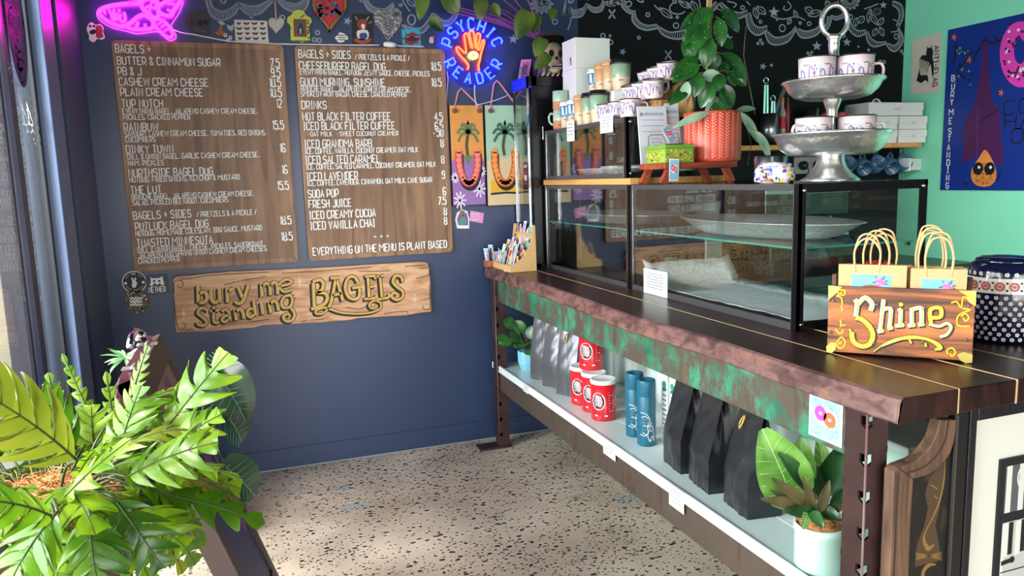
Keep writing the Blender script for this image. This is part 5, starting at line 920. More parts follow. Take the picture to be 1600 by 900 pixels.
blob(b, (0, -.116, .098), .007, .006, .011, BD); b.box(-.03, .03, -.119, -.11, .052, .056, BD)
for i in range(8): b.box(-.029+i*.0074, -.0232+i*.0074, -.121, -.108, .057, .068, BONE); b.box(-.029+i*.0074, -.0232+i*.0074, -.119, -.106, .040, .050, BONE)
blob(b, (0, -.09, .038), .034, .03, .018, BONE)
for i in range(5): b.tube([(.06-.03*i, -.085, .03+.004*i), (.05-.03*i, -.10, .016), (.035-.03*i, -.108, .004)], .005, BONE, 6)
b.build('skull_relief', t); b = MB(); b.lathe([(0, .205), (.08, .207), (.088, .228), (.07, .236), (0, .23)], mat('5d3420', .9, bump=.8, bscale=60), close=False, n=20, wob=lambda a, i: .05*sin(a*7+i)); b.build('soil', t)
STP = mat('8a4a8c', .5, name='neon_tinted_stems'); POTH = leaf_mat('pothos_leaf', '2c4a1e', '6d8a34', .3, .35, 6); o = Vector(t.location)  # magenta neon light on the stems is put into their colour
hs = lambda u: (sin(pi*min(1, u*.9+.1))**.6)*(1.15-.5*u) if u < .98 else .02
for k, (x, y, dy) in enumerate(((740, -4, -.1), (700, 18, -.12), (760, 20, -.06), (775, -10, -.1), (800, -6, -.05), (820, -10, 0), (690, 3, -.05), (720, -14, -.08), (835, -8, -.03), (765, 26, -.02), (700, 12, 0), (780, 12, -.03))):
    p = HY(x, y, -.13+dy)-o; b = MB(); q0 = Vector((-.05+.008*(k % 4), -.02, .2)); b.tube(smooth_pts([tuple(q0), tuple(q0*.5+p*.5+Vector((0, 0, .02))), tuple(p)], 5), .0035, STP, 6); b.build('stem', t)
for k, (x0, y0, x1, y1, w, dy) in enumerate(((826, 18, 810, 55, 34, -.14), (838, 24, 832, 48, 22, -.12), (848, 60, 838, 84, 26, -.16), (858, 86, 838, 104, 22, -.17), (866, 14, 862, 28, 16, -.1), (664, -8, 655, 26, 22, -.1), (700, -6, 712, 20, 30, -.1), (752, -4, 750, 28, 24, -.12), (768, 8, 780, 24, 18, -.13), (672, 30, 692, 46, 20, -.06), (688, -12, 720, 14, 26, -.05))):
    p = HY(x0, y0, -.13+dy)-o; q = HY(x1, y1, -.15+dy)-o; b = MB(); blade(b, p, q-p, (-.3, -.9, .2), (q-p).length*1.1, w/290, POTH, .35, .14, 7, hs); b.build('leaf', t)
b = MB(); P_ = lambda x, y, d: HY(x, y, d)-o; b.tube([P_(846, 40, -.2), P_(848, 70, -.28), P_(846, 96, -.30), P_(840, 120, -.31)], .002, STP, 5); b.build('stem', t)
b = MB(); fr = Fr((1.392, -.06, 2.0995), (.95, -.3, 0), (.25, .12, 1)); b.fbox(fr, 0, .06, 0, .12, -.008, 0, mat('d884c4', .5)); b.fbox(fr, .010, .050, .014, .106, 0, .0015, mat('b25fa8', .5)); b.fbox(fr, .018, .042, .03, .09, .0015, .002, mat('6d3a6d', .6)); tag(b.build('picture_frame'), 'small pink picture frame leaning on the tall cabinet', 'picture frame')
b = MB(); b.lathe([(0, 0), (.014, 0), (.010, .02), (.013, .035), (.006, .042), (.011, .05), (.009, .062), (0, .066)], mat('6b6470', .5), n=12, close=False); b.tube([(.01, 0, .03), (.024, -.004, .035), (.026, -.004, .055)], .004, mat('6b6470', .5), 6); tag(b.build('figurine', loc=(1.392, -.12, 2.0995)), 'tiny grey figurine on the tall cabinet beside the pink frame', 'figurine')
# ---------------------------------------------------------------- green wall
GW = Fr((4.2755, 0, 0), (0, -1, 0), (0, 0, 1))
def gp(px, py): p = HX(px, py, 4.2755); return (-p.y, p.z)
def gpoly(b, pts, m, w0, w1, f=None, sm=0): P = f(pts) if f else pts; P = smooth_pts(P, sm, True) if sm else P; b.poly(GW, [gp(*p[:2]) for p in P], m, w0, w1)
def gst(b, pts, w, m, h, f=None, sm=0): P = f(pts) if f else pts; P = smooth_pts(P, sm) if sm else P; b.stroke(GW, [gp(*p[:2]) for p in P], w, m, h)
b = MB(); PB = mat('0f2f86', .45, name='blue_poster_print'); u0, v1 = gp(1482, 47); v0 = gp(1472, 297)[1]; b.poly(GW, [(u0, v0), (u0+1.25, v0), (u0+1.25, v1), (u0, v1)], PB, 0, .004); cb = crop(1440, 0, 3)
PUR = mat('4a1a52', .5); gpoly(b, [(297, 175), (312, 190), (318, 300), (330, 480), (365, 510), (375, 640), (388, 765), (372, 778), (330, 740), (300, 700), (240, 745), (195, 765), (195, 640), (215, 550), (255, 480), (285, 300), (292, 190)], PUR, .004, .005, cb)
gst(b, [(275, 570), (330, 535), (365, 510)], .008, mat('24092b', .5), .0055, cb); gst(b, [(268, 500), (265, 620), (262, 740)], .006, mat('6a2f70', .5), .0055, cb)
HO = mat('d98a3f', .6, var=.1); gpoly(b, [(300, 702), (275, 735), (238, 795), (240, 845), (270, 872), (320, 872), (350, 842), (350, 790), (328, 738)], HO, .005, .006, cb, 3)
for i in range(120):
    a, r_ = random.random()*6.28, random.random()**.5; x, y = 294+50*r_*cos(a), 812+52*r_*sin(a); gst(b, [(x, y), (x+1, y+4)], .0045, BK, .0064, cb)
for x in (268, 322): b.disc(GW, *gp(1440+x/3, 790/3), .036, BK, .0064, .007, 14, ry=.04); b.disc(GW, *gp(1440+(x+5)/3, 784/3), .010, WH, .007, .0075, 8)
for p in ([(225, 860), (208, 862), (198, 850)], [(352, 845), (368, 825), (370, 808)], [(300, 185), (260, 250), (245, 290)], [(300, 185), (340, 205), (380, 180)], [(345, 170), (360, 190)], [(170, 200), (160, 260), (150, 300)], [(240, 240), (200, 300), (170, 330), (210, 370)]): gst(b, p, .010, BK, .0066, cb, 3)
GR2 = mat('3f7d3a', .5)
for i in range(16): x, y = random.uniform(148, 230), random.uniform(225, 400); gpoly(b, [(x, y), (x+6, y-7), (x+12, y), (x+6, y+7)], random.choice((GR2, mat('8f9a2c', .5), BK)), .0045, .0055, cb)
gpoly(b, [(470+100*cos(a*pi/16), 255+155*sin(a*pi/16)) for a in range(32)], mat('e23fb4', .5), .0045, .006, cb); gpoly(b, [(465+28*cos(a*pi/10), 240+60*sin(a*pi/10)) for a in range(20)], PB, .006, .0068, cb)
for i in range(60):
    a, r_ = random.random()*6.28, random.uniform(.4, .95); x, y = 470+100*r_*cos(a), 255+155*r_*sin(a); b.disc(GW, *gp(1440+x/3, y/3), .009, random.choice((BK, WH, PUR)), .006, .0066, 6)
for x, y in ((155, 175), (225, 280), (375, 435)): gpoly(b, [(x+(16 if k % 2 == 0 else 6)*cos(k*pi/5), y+(20 if k % 2 == 0 else 8)*sin(k*pi/5)) for k in range(10)], mat('d5603a', .5), .0045, .0055, cb)
for t_, x, y, w in (('COME', 388, 540, 190), ('HANG', 392, 605, 180), ('OUT', 424, 672, 130)): u, v = gp(1440+x/3, y/3); text(b, GW, t_, u, v, .085, BK, w/3*.0062, w1=.0062, th=.5)
for c, x, y in zip('BURYMESTANDING', (1490, 1490, 1489, 1488, 1487, 1486, 1485, 1484, 1483, 1482.5, 1482.5, 1482, 1481.5, 1481), (127, 140, 152, 164, 180, 193.5, 209.5, 221.5, 234.5, 246.5, 258.5, 270, 282, 294.5)): u, v = gp(x, y); text(b, GW, c, u, v, .037, WH, None, .85, 1.0, .006, None, 'c')
tag(b.build('bat_poster'), 'large blue poster of an upside down bat and pink bagel reading BURY ME STANDING', 'poster')
b = MB(); CLO = mat('cfc6b4', .8, name='unbleached_cloth', bump=.3, bscale=30); gpoly(b, [(1426, 62), (1440, 59), (1471, 50), (1470, 95), (1469, 144), (1447, 146), (1424, 148), (1425, 105)], CLO, 0, .003); cb2 = crop(1200, 0, 4)
gpoly(b, [(1000, 285), (1015, 270), (1028, 280), (1026, 300), (1035, 320), (1030, 355), (1040, 420), (1035, 475), (1028, 470), (1020, 400), (1005, 420), (1000, 470), (1005, 515), (985, 500), (960, 520), (930, 505), (945, 450), (950, 370), (965, 345), (990, 345), (995, 310)], BK, .003, .004, cb2)
for k in range(6): gst(b, [(958+k*10, 370+k*4), (952+k*9, 420+k*3), (960+k*8, 470)], .007, CLO, .0045, cb2, 3)
b.disc(GW, *gp(1200+1013/4, 285/4), .016, CLO, .004, .0046, 8); u, v = gp(1200+1043/4, 290/4); VF = Fr(GW.p(u, v, .0), (0, 0, -1), (0, -1, 0)); text(b, VF, 'ANTI-FLAG', 0, 0, .036, BK, .26, .6, 1.1, .0045); tag(b.build('cloth_patch'), 'cream cloth patch printed with a black figure and ANTI-FLAG', 'cloth patch')
# ---------------------------------------------------------------- on and under the wall shelf
ZS = 1.7055
def cake_box(name, lb, x, y, z, w, d, h, rz=0):
    t = thing(name, lb, 'box', (x, y, z), rz, 'white cake boxes on the wall shelf'); MB().box(0, w, 0, d, 0, h*.55, CARD).build('tray', t, bevel=.002); b = MB(); b.box(-.004, w+.004, -.004, d+.004, h*.45, h, CARD); b.build('lid', t, bevel=.002); b = MB(); b.box(w*.45, w*.58, -.0055, -.004, h*.38, h*.62, mat('c9c9c2', .7)); b.build('tab', t)
for k in range(2): cake_box('cake_box', ('left lower white cake box on the shelf', 'white cake box on top of the left lower one')[k], 3.83, -.235, ZS+k*.088, .17, .18, .086)
for k in range(2): cake_box('cake_box', ('right lower white cake box on the shelf', 'white cake box on top of the right lower one')[k], 4.02, -.235, ZS+k*.088, .235, .2, .086)
cake_box('cake_box', 'wide white cake box lying across both lower stacks', 3.76, -.232, ZS+.178, .46, .20, .085)
b = MB(); wpoly(b, Fr((0, -.001, 0), (1, 0, 0), (0, 0, 1)), [(1361, 176), (1360, 165), (1364, 156), (1370, 154), (1376, 159), (1377, 176)], WH, 0, .002, 2); wpoly(b, Fr((0, -.001, 0), (1, 0, 0), (0, 0, 1)), [(1363, 175), (1362, 166), (1366, 158), (1372, 158), (1375, 167), (1374, 175)], mat('23405a', .5), .002, .003, 2); b.disc(Fr((0, -.001, 0), (1, 0, 0), (0, 0, 1)), *W(1368, 160), .02, mat('6d5433', .5), .003, .004); tag(b.build('sticker'), 'small arched figure sticker on the black wall above the cake boxes', 'sticker')
b = MB(); b.lathe([(0, 0), (.055, 0), (.058, .2), (.054, .2), (.05, .01), (0, .01)], STEEL, n=24, close=False); tag(b.build('utensil_canister', loc=(3.06, -.13, ZS)), 'perforated steel canister holding tongs on the shelf', 'canister')
def tongs(x, z1, lb):
    t = thing('tongs', lb, 'tongs', (x, -.13, ZS+.02), 0, 'steel tongs in the canister'); h = z1-ZS-.02
    for s_ in (-1, 1): b = MB(); b.beam((s_*.016, 0, 0), (s_*.009, 0, h*.93), .010, .014, CHR); b.build('arm', t)
    b = MB(); b.tube([(.018*cos(a*pi/8), 0, h+.018*sin(a*pi/8)) for a in range(16)], .004, CHR, 6, True); b.build('ring', t)
tongs(3.03, 2.11, 'taller steel tongs standing in the canister'); tongs(3.085, 2.00, 'shorter steel tongs standing in the canister')
b = MB(); p = HY(1207, 185, -.12); q = HY(1228, 132, -.12); b.beam((p.x, -.12, p.z), (q.x, -.12, q.z), .03, .012, mat('5c6362', .3, .8), (0, 1, 0)); b.tube([(q.x, -.12, q.z), (q.x+.02, -.12, q.z+.04)], .014, mat('5c6362', .3, .8), 8); tag(b.build('steel_scoop'), 'long grey steel scoop leaning out of the canister', 'scoop')
def bottle(x, r, h, m, cap, lb, cat='bottle', red=False, name='bottle', y=-.13):
    t = thing(name, lb, cat, (x, y, ZS)); b = MB(); b.lathe([(0, 0), (r, 0), (r, h*.68), (r*.45, h*.8), (r*.4, h*.92)], m, n=20, close=False); b.build('body', t); b = MB(); b.lathe([(r*.46, h*.9), (r*.46, h), (0, h)], cap, n=16, close=False); b.build('cap', t)
    if red: b = MB(); b.lathe([(r*1.02, h*.35), (r*1.02, h*.6)], RED, n=20, close=False); b.build('label_band', t)
bottle(3.16, .022, .3, mat('c9c6c4', .2, .6), mat('e8742e', .5), 'slim steel bottle with an orange cap on the shelf', red=True); bottle(3.20, .016, .33, mat('7b1d1d', .4), BLK, 'thin dark red bottle beside the orange capped one')
def shaker(x, r, h, lb, red=False):
    t = thing('shaker', lb, 'shaker', (x, -.12, ZS), 0, 'steel shakers on the shelf'); MB().lathe([(0, 0), (r*.8, 0), (r, h), (r*.94, h), (r*.76, .01), (0, .01)], STEEL, n=24, close=False).build('body', t)
    if red: b = MB(); b.lathe([(r*.97, h*.72), (r*.99, h*.84)], RED, n=24, close=False); b.build('label_band', t)
shaker(3.29, .045, .13, 'short steel shaker cup'); shaker(3.40, .05, .23, 'tall steel shaker left of the stand stem'); shaker(3.515, .05, .24, 'tall steel shaker with a red band behind the stand stem', True); shaker(3.64, .045, .245, 'tall steel shaker with a red band furthest right', True)
MUGB = mat('2f5573', .3, name='blue_mug_glaze'); MUGL = mat('c5d3d8', .4)
for k, (px, lb) in enumerate(((1322, 'blue mug with white stripes first hanging from the left'), (1347, 'plain blue mug second hanging from the left'), (1368, 'pale striped blue mug hanging in the middle'), (1390, 'plain dark blue mug fourth hanging from the left'), (1409, 'blue mug with white stripes hanging nearest the green wall'))):
    p = HY(px, 259, -.13); t = thing('hanging_mug', lb, 'mug', (p.x, -.13, 1.562), 0, 'blue mugs hanging under the shelf'); R2 = Matrix.Rotation(radians(62 if k % 2 == 0 else 118), 4, 'X') @ Matrix.Rotation(radians(12), 4, 'Y'); R2 = Matrix.Rotation(radians(-30), 4, 'Z') @ R2
    b = MB(); b.T = R2 @ Matrix.Translation((0, 0, -.045)); r = .052; b.lathe([(0, 0), (r*.85, 0), (r, .02), (r, .095), (r*.92, .095), (r*.9, .012), (0, .012)], MUGB, n=24, close=False)
    if k % 2 == 0:
        for j in range(7): b.tube([(-.04+.002*abs(j-3)*3, -.036+j*.012, -.001), (.04-.006*abs(j-3), -.036+j*.012, -.001)], .003, MUGL, 5)
    b.build('body', t); b = MB(); b.tube(smooth_pts([(-.02, .0, .035), (-.018, -.0, .065), (.0, 0, .08), (.018, 0, .065), (.02, 0, .035)], 4), .006, MUGB, 7); b.build('handle', t); b = MB(); b.tube([(0, 0, .112), (0, 0, .098), (.012, 0, .086), (.014, 0, .074), (.004, 0, .066)], .003, BLIP, 6); b.build('hook', t)
b = MB(); b.box(4.17, 4.276, -.19, -.10, 1.52, 1.60, mat('c9ccca', .35, .3)); b.box(4.16, 4.172, -.20, -.09, 1.515, 1.605, mat('dcdedd', .4)); tag(b.build('wall_bracket', bevel=.004), 'pale metal bracket fixed to the green wall by the mugs', 'bracket')
t = thing('power_outlet', 'grey power outlet plate with two black plugs on the black wall', 'power outlet', (3.36, -.001, 1.52)); MB().box(0, .24, -.012, 0, 0, .11, mat('8f9290', .4)).build('plate', t, bevel=.003)
for x in (.06, .18): b = MB(); b.lathe([(0, -.01), (.028, 0), (.03, .03), (.012, .05), (0, .05)], BLK, (x, -.012, .055), 14, axis=(0, -1, 0), close=False); b.tube([(x, -.06, .055), (x+.01, -.07, .02), (x+.02, -.03, -.06), (x+.03, -.02, -.2)], .005, BLK, 6); b.build('plug', t)
# espresso machine glimpsed through the near case
t = thing('espresso_machine', 'black and steel espresso machine with two handles on the rear bench', 'coffee machine', (2.75, -.55, .931)); MB().box(0, .62, 0, .45, .08, .22, BLIP).build('base', t, bevel=.01); b = MB(); b.box(0, .62, .05, .45, .34, .50, BLIP); b.box(0, .62, .25, .45, .2, .36, BLIP); b.build('body', t, bevel=.01); MB().box(-.004, .624, .04, .3, .475, .505, STEEL).build('top_rail', t, bevel=.004); MB().box(.05, .57, -.01, .24, .22, .235, STEEL).build('drip_tray', t, bevel=.003)
for x, m in ((.2, BLK), (.42, mat('3f9e86', .5))): b = MB(); b.lathe([(0, -.03), (.035, -.03), (.035, .02), (0, .02)], CHR, (x, .02, .32), 18, close=False); b.tube([(x, -.01, .31), (x-.03, -.1, .29), (x-.05, -.16, .24)], [.012, .015, .017], m, 8); b.build('portafilter', t)
for x in (.05, .57): MB().box(x-.02, x+.02, .05, .4, 0, .081, BLK).build('foot', t)
t = thing('coffee_grinder', 'steel coffee grinder with clear hopper on the rear bench', 'grinder', (2.45, -.36, .931)); MB().box(-.08, .08, -.1, .1, 0, .30, STEEL).build('body', t, bevel=.01); MB().lathe([(.05, .30), (.08, .42), (.08, .45), (0, .45)], mat('8d9692', .2), n=20, close=False).build('hopper', t)
for k in range(3): b = MB(); b.lathe([(0, 0), (.03, 0), (.036, .12), (.034, .12), (.028, .005), (0, .005)], mat('c9d4cf', .15), n=18, close=False); tag(b.build('drinking_glass', loc=(2.26+.0*k, -.5+.12*k, .931)), ('nearest', 'middle', 'furthest')[k]+' of three pale glasses on the rear bench', 'glass', 'glasses on the rear bench')
# ---------------------------------------------------------------- Shine crate with paper bags
KO = Vector((1.341, -2.59, 1.0485)); KU = Vector((.686, -.7276, 0)); KD = Vector((.7276, .686, 0)); kang = math.atan2(KU.y, KU.x)
t = thing('timber_crate', 'small worn timber crate lettered Shine in gold holding paper bags', 'crate', KO, kang)
WS = ramp_mat('worn_orange_boards', [(.28, '2a211d'), (.42, '6d3f26'), (.55, 'a8602f'), (.72, 'c77c45')], (1.4, 6, 14), 2.4, 8, .6, .7, .3); WI = ramp_mat('old_crate_boards', [(.3, '3d281a'), (.6, '7a5433'), (.8, '9c7148')], (2, 6, 9), 3, 6, .7, .5, .25)
MB().box(0, .343, 0, .012, 0.004, .186, WS).build('front_board', t, bevel=.002); MB().box(0, .343, .128, .14, .004, .15, WI).build('back_board', t, bevel=.002); MB().box(0, .343, .012, .128, .002, .012, WI).build('base_board', t)
for x in (0, .331): b = MB(); b.box(x, x+.012, .012, .128, .002, .17, WI); b.box(x, x+.012, .105, .128, .17, .205, WI); b.build('side_board', t, bevel=.002)
c5 = crop(1280, 430, 6.154); M2 = Vector((.0,)) if 0 else None
KF = Fr((0, -.0005, 0), (1, 0, 0), (0, 0, 1)); TL, TR, BR, BL = Vector((95, 105)), Vector((1515, 155)), Vector((1480, 830)), Vector((80, 740))
def kq(x, y):
    """crate front picture square -> board coordinates"""
    u = .5; v = .5
    for _ in range(8):
        p = (TL*(1-u)+TR*u)*(1-v)+(BL*(1-u)+BR*u)*v; du = (TR-TL)*(1-v)+(BR-BL)*v; dv = (BL-TL)*(1-u)+(BR-TR)*u; e = Vector((x, y))-p; d = du.x*dv.y-du.y*dv.x; u += (e.x*dv.y-e.y*dv.x)/d; v += (du.x*e.y-du.y*e.x)/d
    return (u*.343, .186-v*.182)
def kl(mb, pts, w, m, h, sm=5): P = smooth_pts(pts, sm) if len(pts) > 2 and sm else pts; k = .343/1410; mb.stroke(KF, [kq(p[0], p[1])+((p[2]*k,) if len(p) > 2 else ()) for p in P], w*k, m, h)
GY = mat('e9b81f', .45, name='yellow_sign_paint'); GWH = mat('efe3c4', .5, name='cream_sign_paint'); KI = mat('2a1a12', .6); b = MB()
LT = [([[(365, 235), (385, 275), (372, 400)], [(390, 285), (465, 218), (535, 275), (520, 345)]], 42, GWH), ([[(372, 410), (440, 430), (515, 500), (545, 580), (515, 665), (430, 688), (350, 640), (332, 550)]], 44, GY), ([[(650, 235), (615, 535)], [(640, 335), (700, 320), (722, 350), (706, 505)], [(590, 545), (650, 535)], [(690, 515), (740, 505)]], 36, GWH), ([[(818, 335), (812, 485)], [(765, 490), (850, 480)], [(790, 345), (825, 330)]], 36, GWH), ([[(800, 285), (835, 282)]], 34, GY), ([[(922, 318), (922, 480)], [(930, 330), (1000, 315), (1016, 350), (1016, 470)], [(885, 488), (955, 478)], [(985, 478), (1040, 470)]], 36, GWH),
  ([[(1105, 470), (1098, 335), (1190, 318), (1192, 400), (1105, 410)]], 34, GY), ([[(1085, 470), (1180, 492), (1250, 462), (1290, 500), (1250, 570), (1188, 592)]], 26, GWH), ([[(550, 742, 8), (700, 645, 22), (900, 600, 40), (1050, 612, 30), (1150, 655, 40), (1190, 700, 44), (1140, 715, 20)]], 30, GY), ([[(640, 690, 6), (760, 640, 14), (900, 600, 18), (1040, 606, 14)]], 12, GWH),
  ([[(330, 550), (310, 520)], [(900, 620), (920, 660)], [(1050, 650), (1060, 690)]], 18, GY)]
for st, w, m in LT:
    for s_ in st:
        g = lambda s, dx, dy, e: [(p[0]+dx, p[1]+dy)+((p[2]+e,) if len(p) > 2 else ()) for p in s]
        kl(b, g(s_, 12, 10, 12), w*1.16+12, KI, .0006); kl(b, g(s_, 0, 0, 9), w*1.16+10, KI, .0009)
    for s_ in st: kl(b, s_, w*1.16, m, .0014); kl(b, [(p[0]+w*.22, p[1])+((p[2]*.35,) if len(p) > 2 else ()) for p in s_], w*.34, GY if m == GWH else mat('f6d65a', .45), .0018)
for s_ in ([(125, 190), (150, 160), (190, 160), (200, 200)], [(200, 140), (260, 150), (255, 190), (220, 190), (225, 165)], [(170, 200), (225, 220), (235, 290)], [(215, 300), (240, 320), (225, 345)], [(215, 430), (225, 470), (215, 500)], [(170, 520), (200, 560), (240, 555), (240, 530)], [(180, 650), (230, 600), (270, 650), (240, 705), (190, 700), (200, 660), (235, 655)], [(1290, 270), (1340, 255), (1380, 310), (1400, 215), (1440, 230), (1445, 250)], [(1390, 320), (1460, 335), (1400, 360), (1350, 400), (1345, 470), (1380, 490)], [(1380, 400), (1420, 370), (1450, 410), (1420, 440), (1400, 410)], [(1370, 490), (1460, 490)], [(1260, 760), (1255, 720), (1300, 700), (1330, 740), (1300, 780), (1280, 750)], [(225, 490), (275, 480)]): kl(b, s_, 15, GY, .0012)
b.build('lettering', t); BRS = mat('c9b65f', .4, .5, name='brass_corner')
for pts in ([(90, 100), (235, 112), (180, 170), (92, 240)], [(1355, 150), (1518, 152), (1512, 300), (1450, 260), (1430, 200)], [(78, 745), (72, 690), (120, 650), (185, 655), (170, 720), (130, 755)], [(1480, 838), (1485, 760), (1400, 735), (1345, 765), (1370, 815), (1420, 845)]): MB().poly(KF, [kq(*p) for p in pts], BRS, 0, .0035).build('brass_corner', t)
for x, y in ((145, 245), (118, 552), (585, 285), (1045, 315), (1450, 295), (1030, 643), (1425, 620), (552, 660)): u, v = kq(x, y); MB().lathe([(.0045, 0), (.004, .003), (0, .0045)], mat('8a8078', .4, .7), (u, -.001, v), 8, axis=(0, -1, 0), close=False).build('nail', t)
KRAFT = mat('c99f6e', .75, name='brown_kraft_paper', var=.05, vscale=30); TWIST = mat('dcb67c', .8, name='twisted_paper_handle')
def bag(u, d, w, z1, lb, hz, hx, card=True):
    p = KO+KU*u+KD*d; t = thing('paper_bag', lb, 'paper bag', (p.x, p.y, KO.z+.0125), kang, 'kraft bags in the timber crate'); h = z1-KO.z-.0125
    b = MB(); b.box(0, w, 0, .012, 0, h, KRAFT); b.build('body', t)
    if card:
        b = MB(); fr = Fr((0, -.0004, 0), (1, 0, 0), (0, 0, 1)); x0, x1, za, zb = w*.2, w*.78, h-.098, h-.026; b.poly(fr, [(x0, za), (x1, za), (x1, zb), (x0, zb)], mat('74c6e6', .5), 0, .0004); cx = (x0+x1)/2; b.disc(fr, cx, za+.01, .04, mat('8a5f47', .6), .0004, .0008, 20, ry=.036); b.disc(fr, cx, za+.006, .024, mat('c25a86', .5), .0008, .0011, 16, ry=.016)
        for a in (1.0, 2.2, 3.2, -.3, .2): b.poly(fr, [(cx+.022, zb-.02), (cx+.022+.011*cos(a-.3), zb-.02+.011*sin(a-.3)), (cx+.022+.022*cos(a), zb-.02+.022*sin(a)), (cx+.022+.011*cos(a+.4), zb-.02+.011*sin(a+.4))], mat('2f6b45', .5), .0011, .0014)
        for i in range(16): a = i*2.4; b.disc(fr, cx+.022+.0035*i**.45*cos(a), zb-.02+.0035*i**.45*sin(a), .0035, mat('d85fae', .5) if i % 2 else mat('e98fc8', .5), .0014, .0018, 6)
        b.build('bagel_label', t)
    for s_ in (0, .012):
        b = MB(); a = w*hx-.028; c = w*hx+.028; b.tube(smooth_pts([(a, s_, h-.02), (a-.004, s_, h+.03), (a+.006, s_, hz-.012+s_), (a+.02, s_, hz+s_), (c-.02, s_, hz-.001+s_), (c-.006, s_, hz-.014+s_), (c+.004, s_, h+.03), (c, s_, h-.02)], 5), .0026, TWIST, 6); b.build('twisted_handle', t)
bag(.022, .020, .165, 1.292, 'front left kraft bag with a blue bagel label', .30, .42); bag(.030, .040, .165, 1.290, 'second kraft bag in the left bundle', .307, .5, False); bag(.034, .060, .165, 1.289, 'third kraft bag in the left bundle', .31, .58, False)
bag(.196, .022, .128, 1.285, 'front right kraft bag with a blue bagel label', .305, .5); bag(.188, .042, .135, 1.286, 'second kraft bag in the right bundle', .315, .42, False); bag(.182, .062, .135, 1.287, 'third kraft bag in the right bundle', .32, .42, False)
# patterned jar
DBL = mat('101634', .12, name='cobalt_glaze', coat=.5); CRM = mat('d9d2c2', .15, coat=.5); RDF = mat('b0504a', .3)
t = thing('patterned_jar', 'dark blue stoneware jar with white flowers and a red medallion band', 'jar', (1.90, -2.665, 1.0485)); b = MB(); prof = [(0, 0), (.076, 0), (.084, .008), (.093, .04), (.096, .09), (.095, .15), (.091, .195), (.086, .212), (.080, .222), (.074, .226), (.070, .222), (.068, .20), (0, .2)]
b.lathe(prof, DBL, n=48, close=False)
def rf(z):
    for i in range(len(prof)-3):
        if prof[i][1] <= z <= prof[i+1][1] and prof[i+1][1] > prof[i][1]: q = (z-prof[i][1])/(prof[i+1][1]-prof[i][1]); return prof[i][0]+(prof[i+1][0]-prof[i][0])*q
    return .09
b.lathe([(rf(.142)+.0006, .142), (rf(.165)+.0006, .165), (rf(.184)+.0006, .184)], CRM, n=48, close=False)
def fl(a, z, r_, m, n=5):
    fr = cyl_fr(rf(z)+.0011, a, z)
    for k in range(n): b.disc(fr, r_*.58*cos(k*2*pi/n), r_*.58*sin(k*2*pi/n), r_*.42, m, 0, .0003, 7)
for row in range(9):
    for k in range(26):
        a = (k+.5*(row % 2))*2*pi/26; fl(a, .012+row*.0148, .0062, CRM)
for k in range(26): fl(k*2*pi/26, .195, .0066, CRM)
for k in range(17):
    a = k*2*pi/17; fr = cyl_fr(rf(.162)+.0012, a, .162); b.stroke(fr, [(.010*cos(q*pi/8), .010*sin(q*pi/8)) for q in range(16)], .006, RDF, .0004, closed=True); b.disc(fr, 0, 0, .005, RDF, 0, .0005, 8); fr = cyl_fr(rf(.172)+.0012, a+pi/17, .172); b.disc(fr, 0, 0, .0035, BK, 0, .0004, 6); fr = cyl_fr(rf(.152)+.0012, a+pi/17, .152); b.disc(fr, 0, 0, .0035, BK, 0, .0004, 6)
b.build('body', t); b = MB(); b.lathe([(.074, .226), (.074, .232), (.06, .238), (.03, .24), (0, .24)], DBL, n=32, close=False); b.build('lid', t)
t = thing('card_box', 'dark open box of booklets and a red bow behind the paper bags', 'box', (1.72, -2.36, 1.0485)); b = MB(); b.box(0, .26, -.20, 0, 0, .008, BLK); b.box(0, .01, -.2, 0, .008, .16, BLK); b.box(.25, .26, -.2, 0, .008, .16, BLK); b.box(.01, .25, -.2, -.19, .008, .16, BLK); b.box(.01, .25, -.01, 0, .008, .16, BLK); b.build('body', t)
for i, h in enumerate(('2b4a7a', 'b9864f', 'd9d6cf', '3f9fb0', '23262e', 'c9c2b4')): fr = Fr((1.74+i*.036, -2.55, 1.058), (.1, 1, 0), (.25, 0, 1)); b = MB(); b.fbox(fr, 0, .16, 0, .165-.006*(i % 3), 0, .006, mat(h, .6)); tag(b.build('booklet'), ('navy', 'tan', 'white', 'teal', 'charcoal', 'cream')[i]+' booklet standing in the dark box behind the bags', 'booklet')
b = MB(); RB = mat('b01f2e', .35)
for i in range(18): a = i*2.4; b.tube(smooth_pts([(0, 0, .01), (.03*cos(a), .03*sin(a), .03+.02*random.random()), (.045*cos(a+.5), .045*sin(a+.5), .02), (.01*cos(a), .01*sin(a), .012)], 4), .0035, RB, 5)
tag(b.build('red_bow', loc=(1.70, -2.40, 1.215)), 'curly red ribbon bow behind the left paper bags', 'bow')
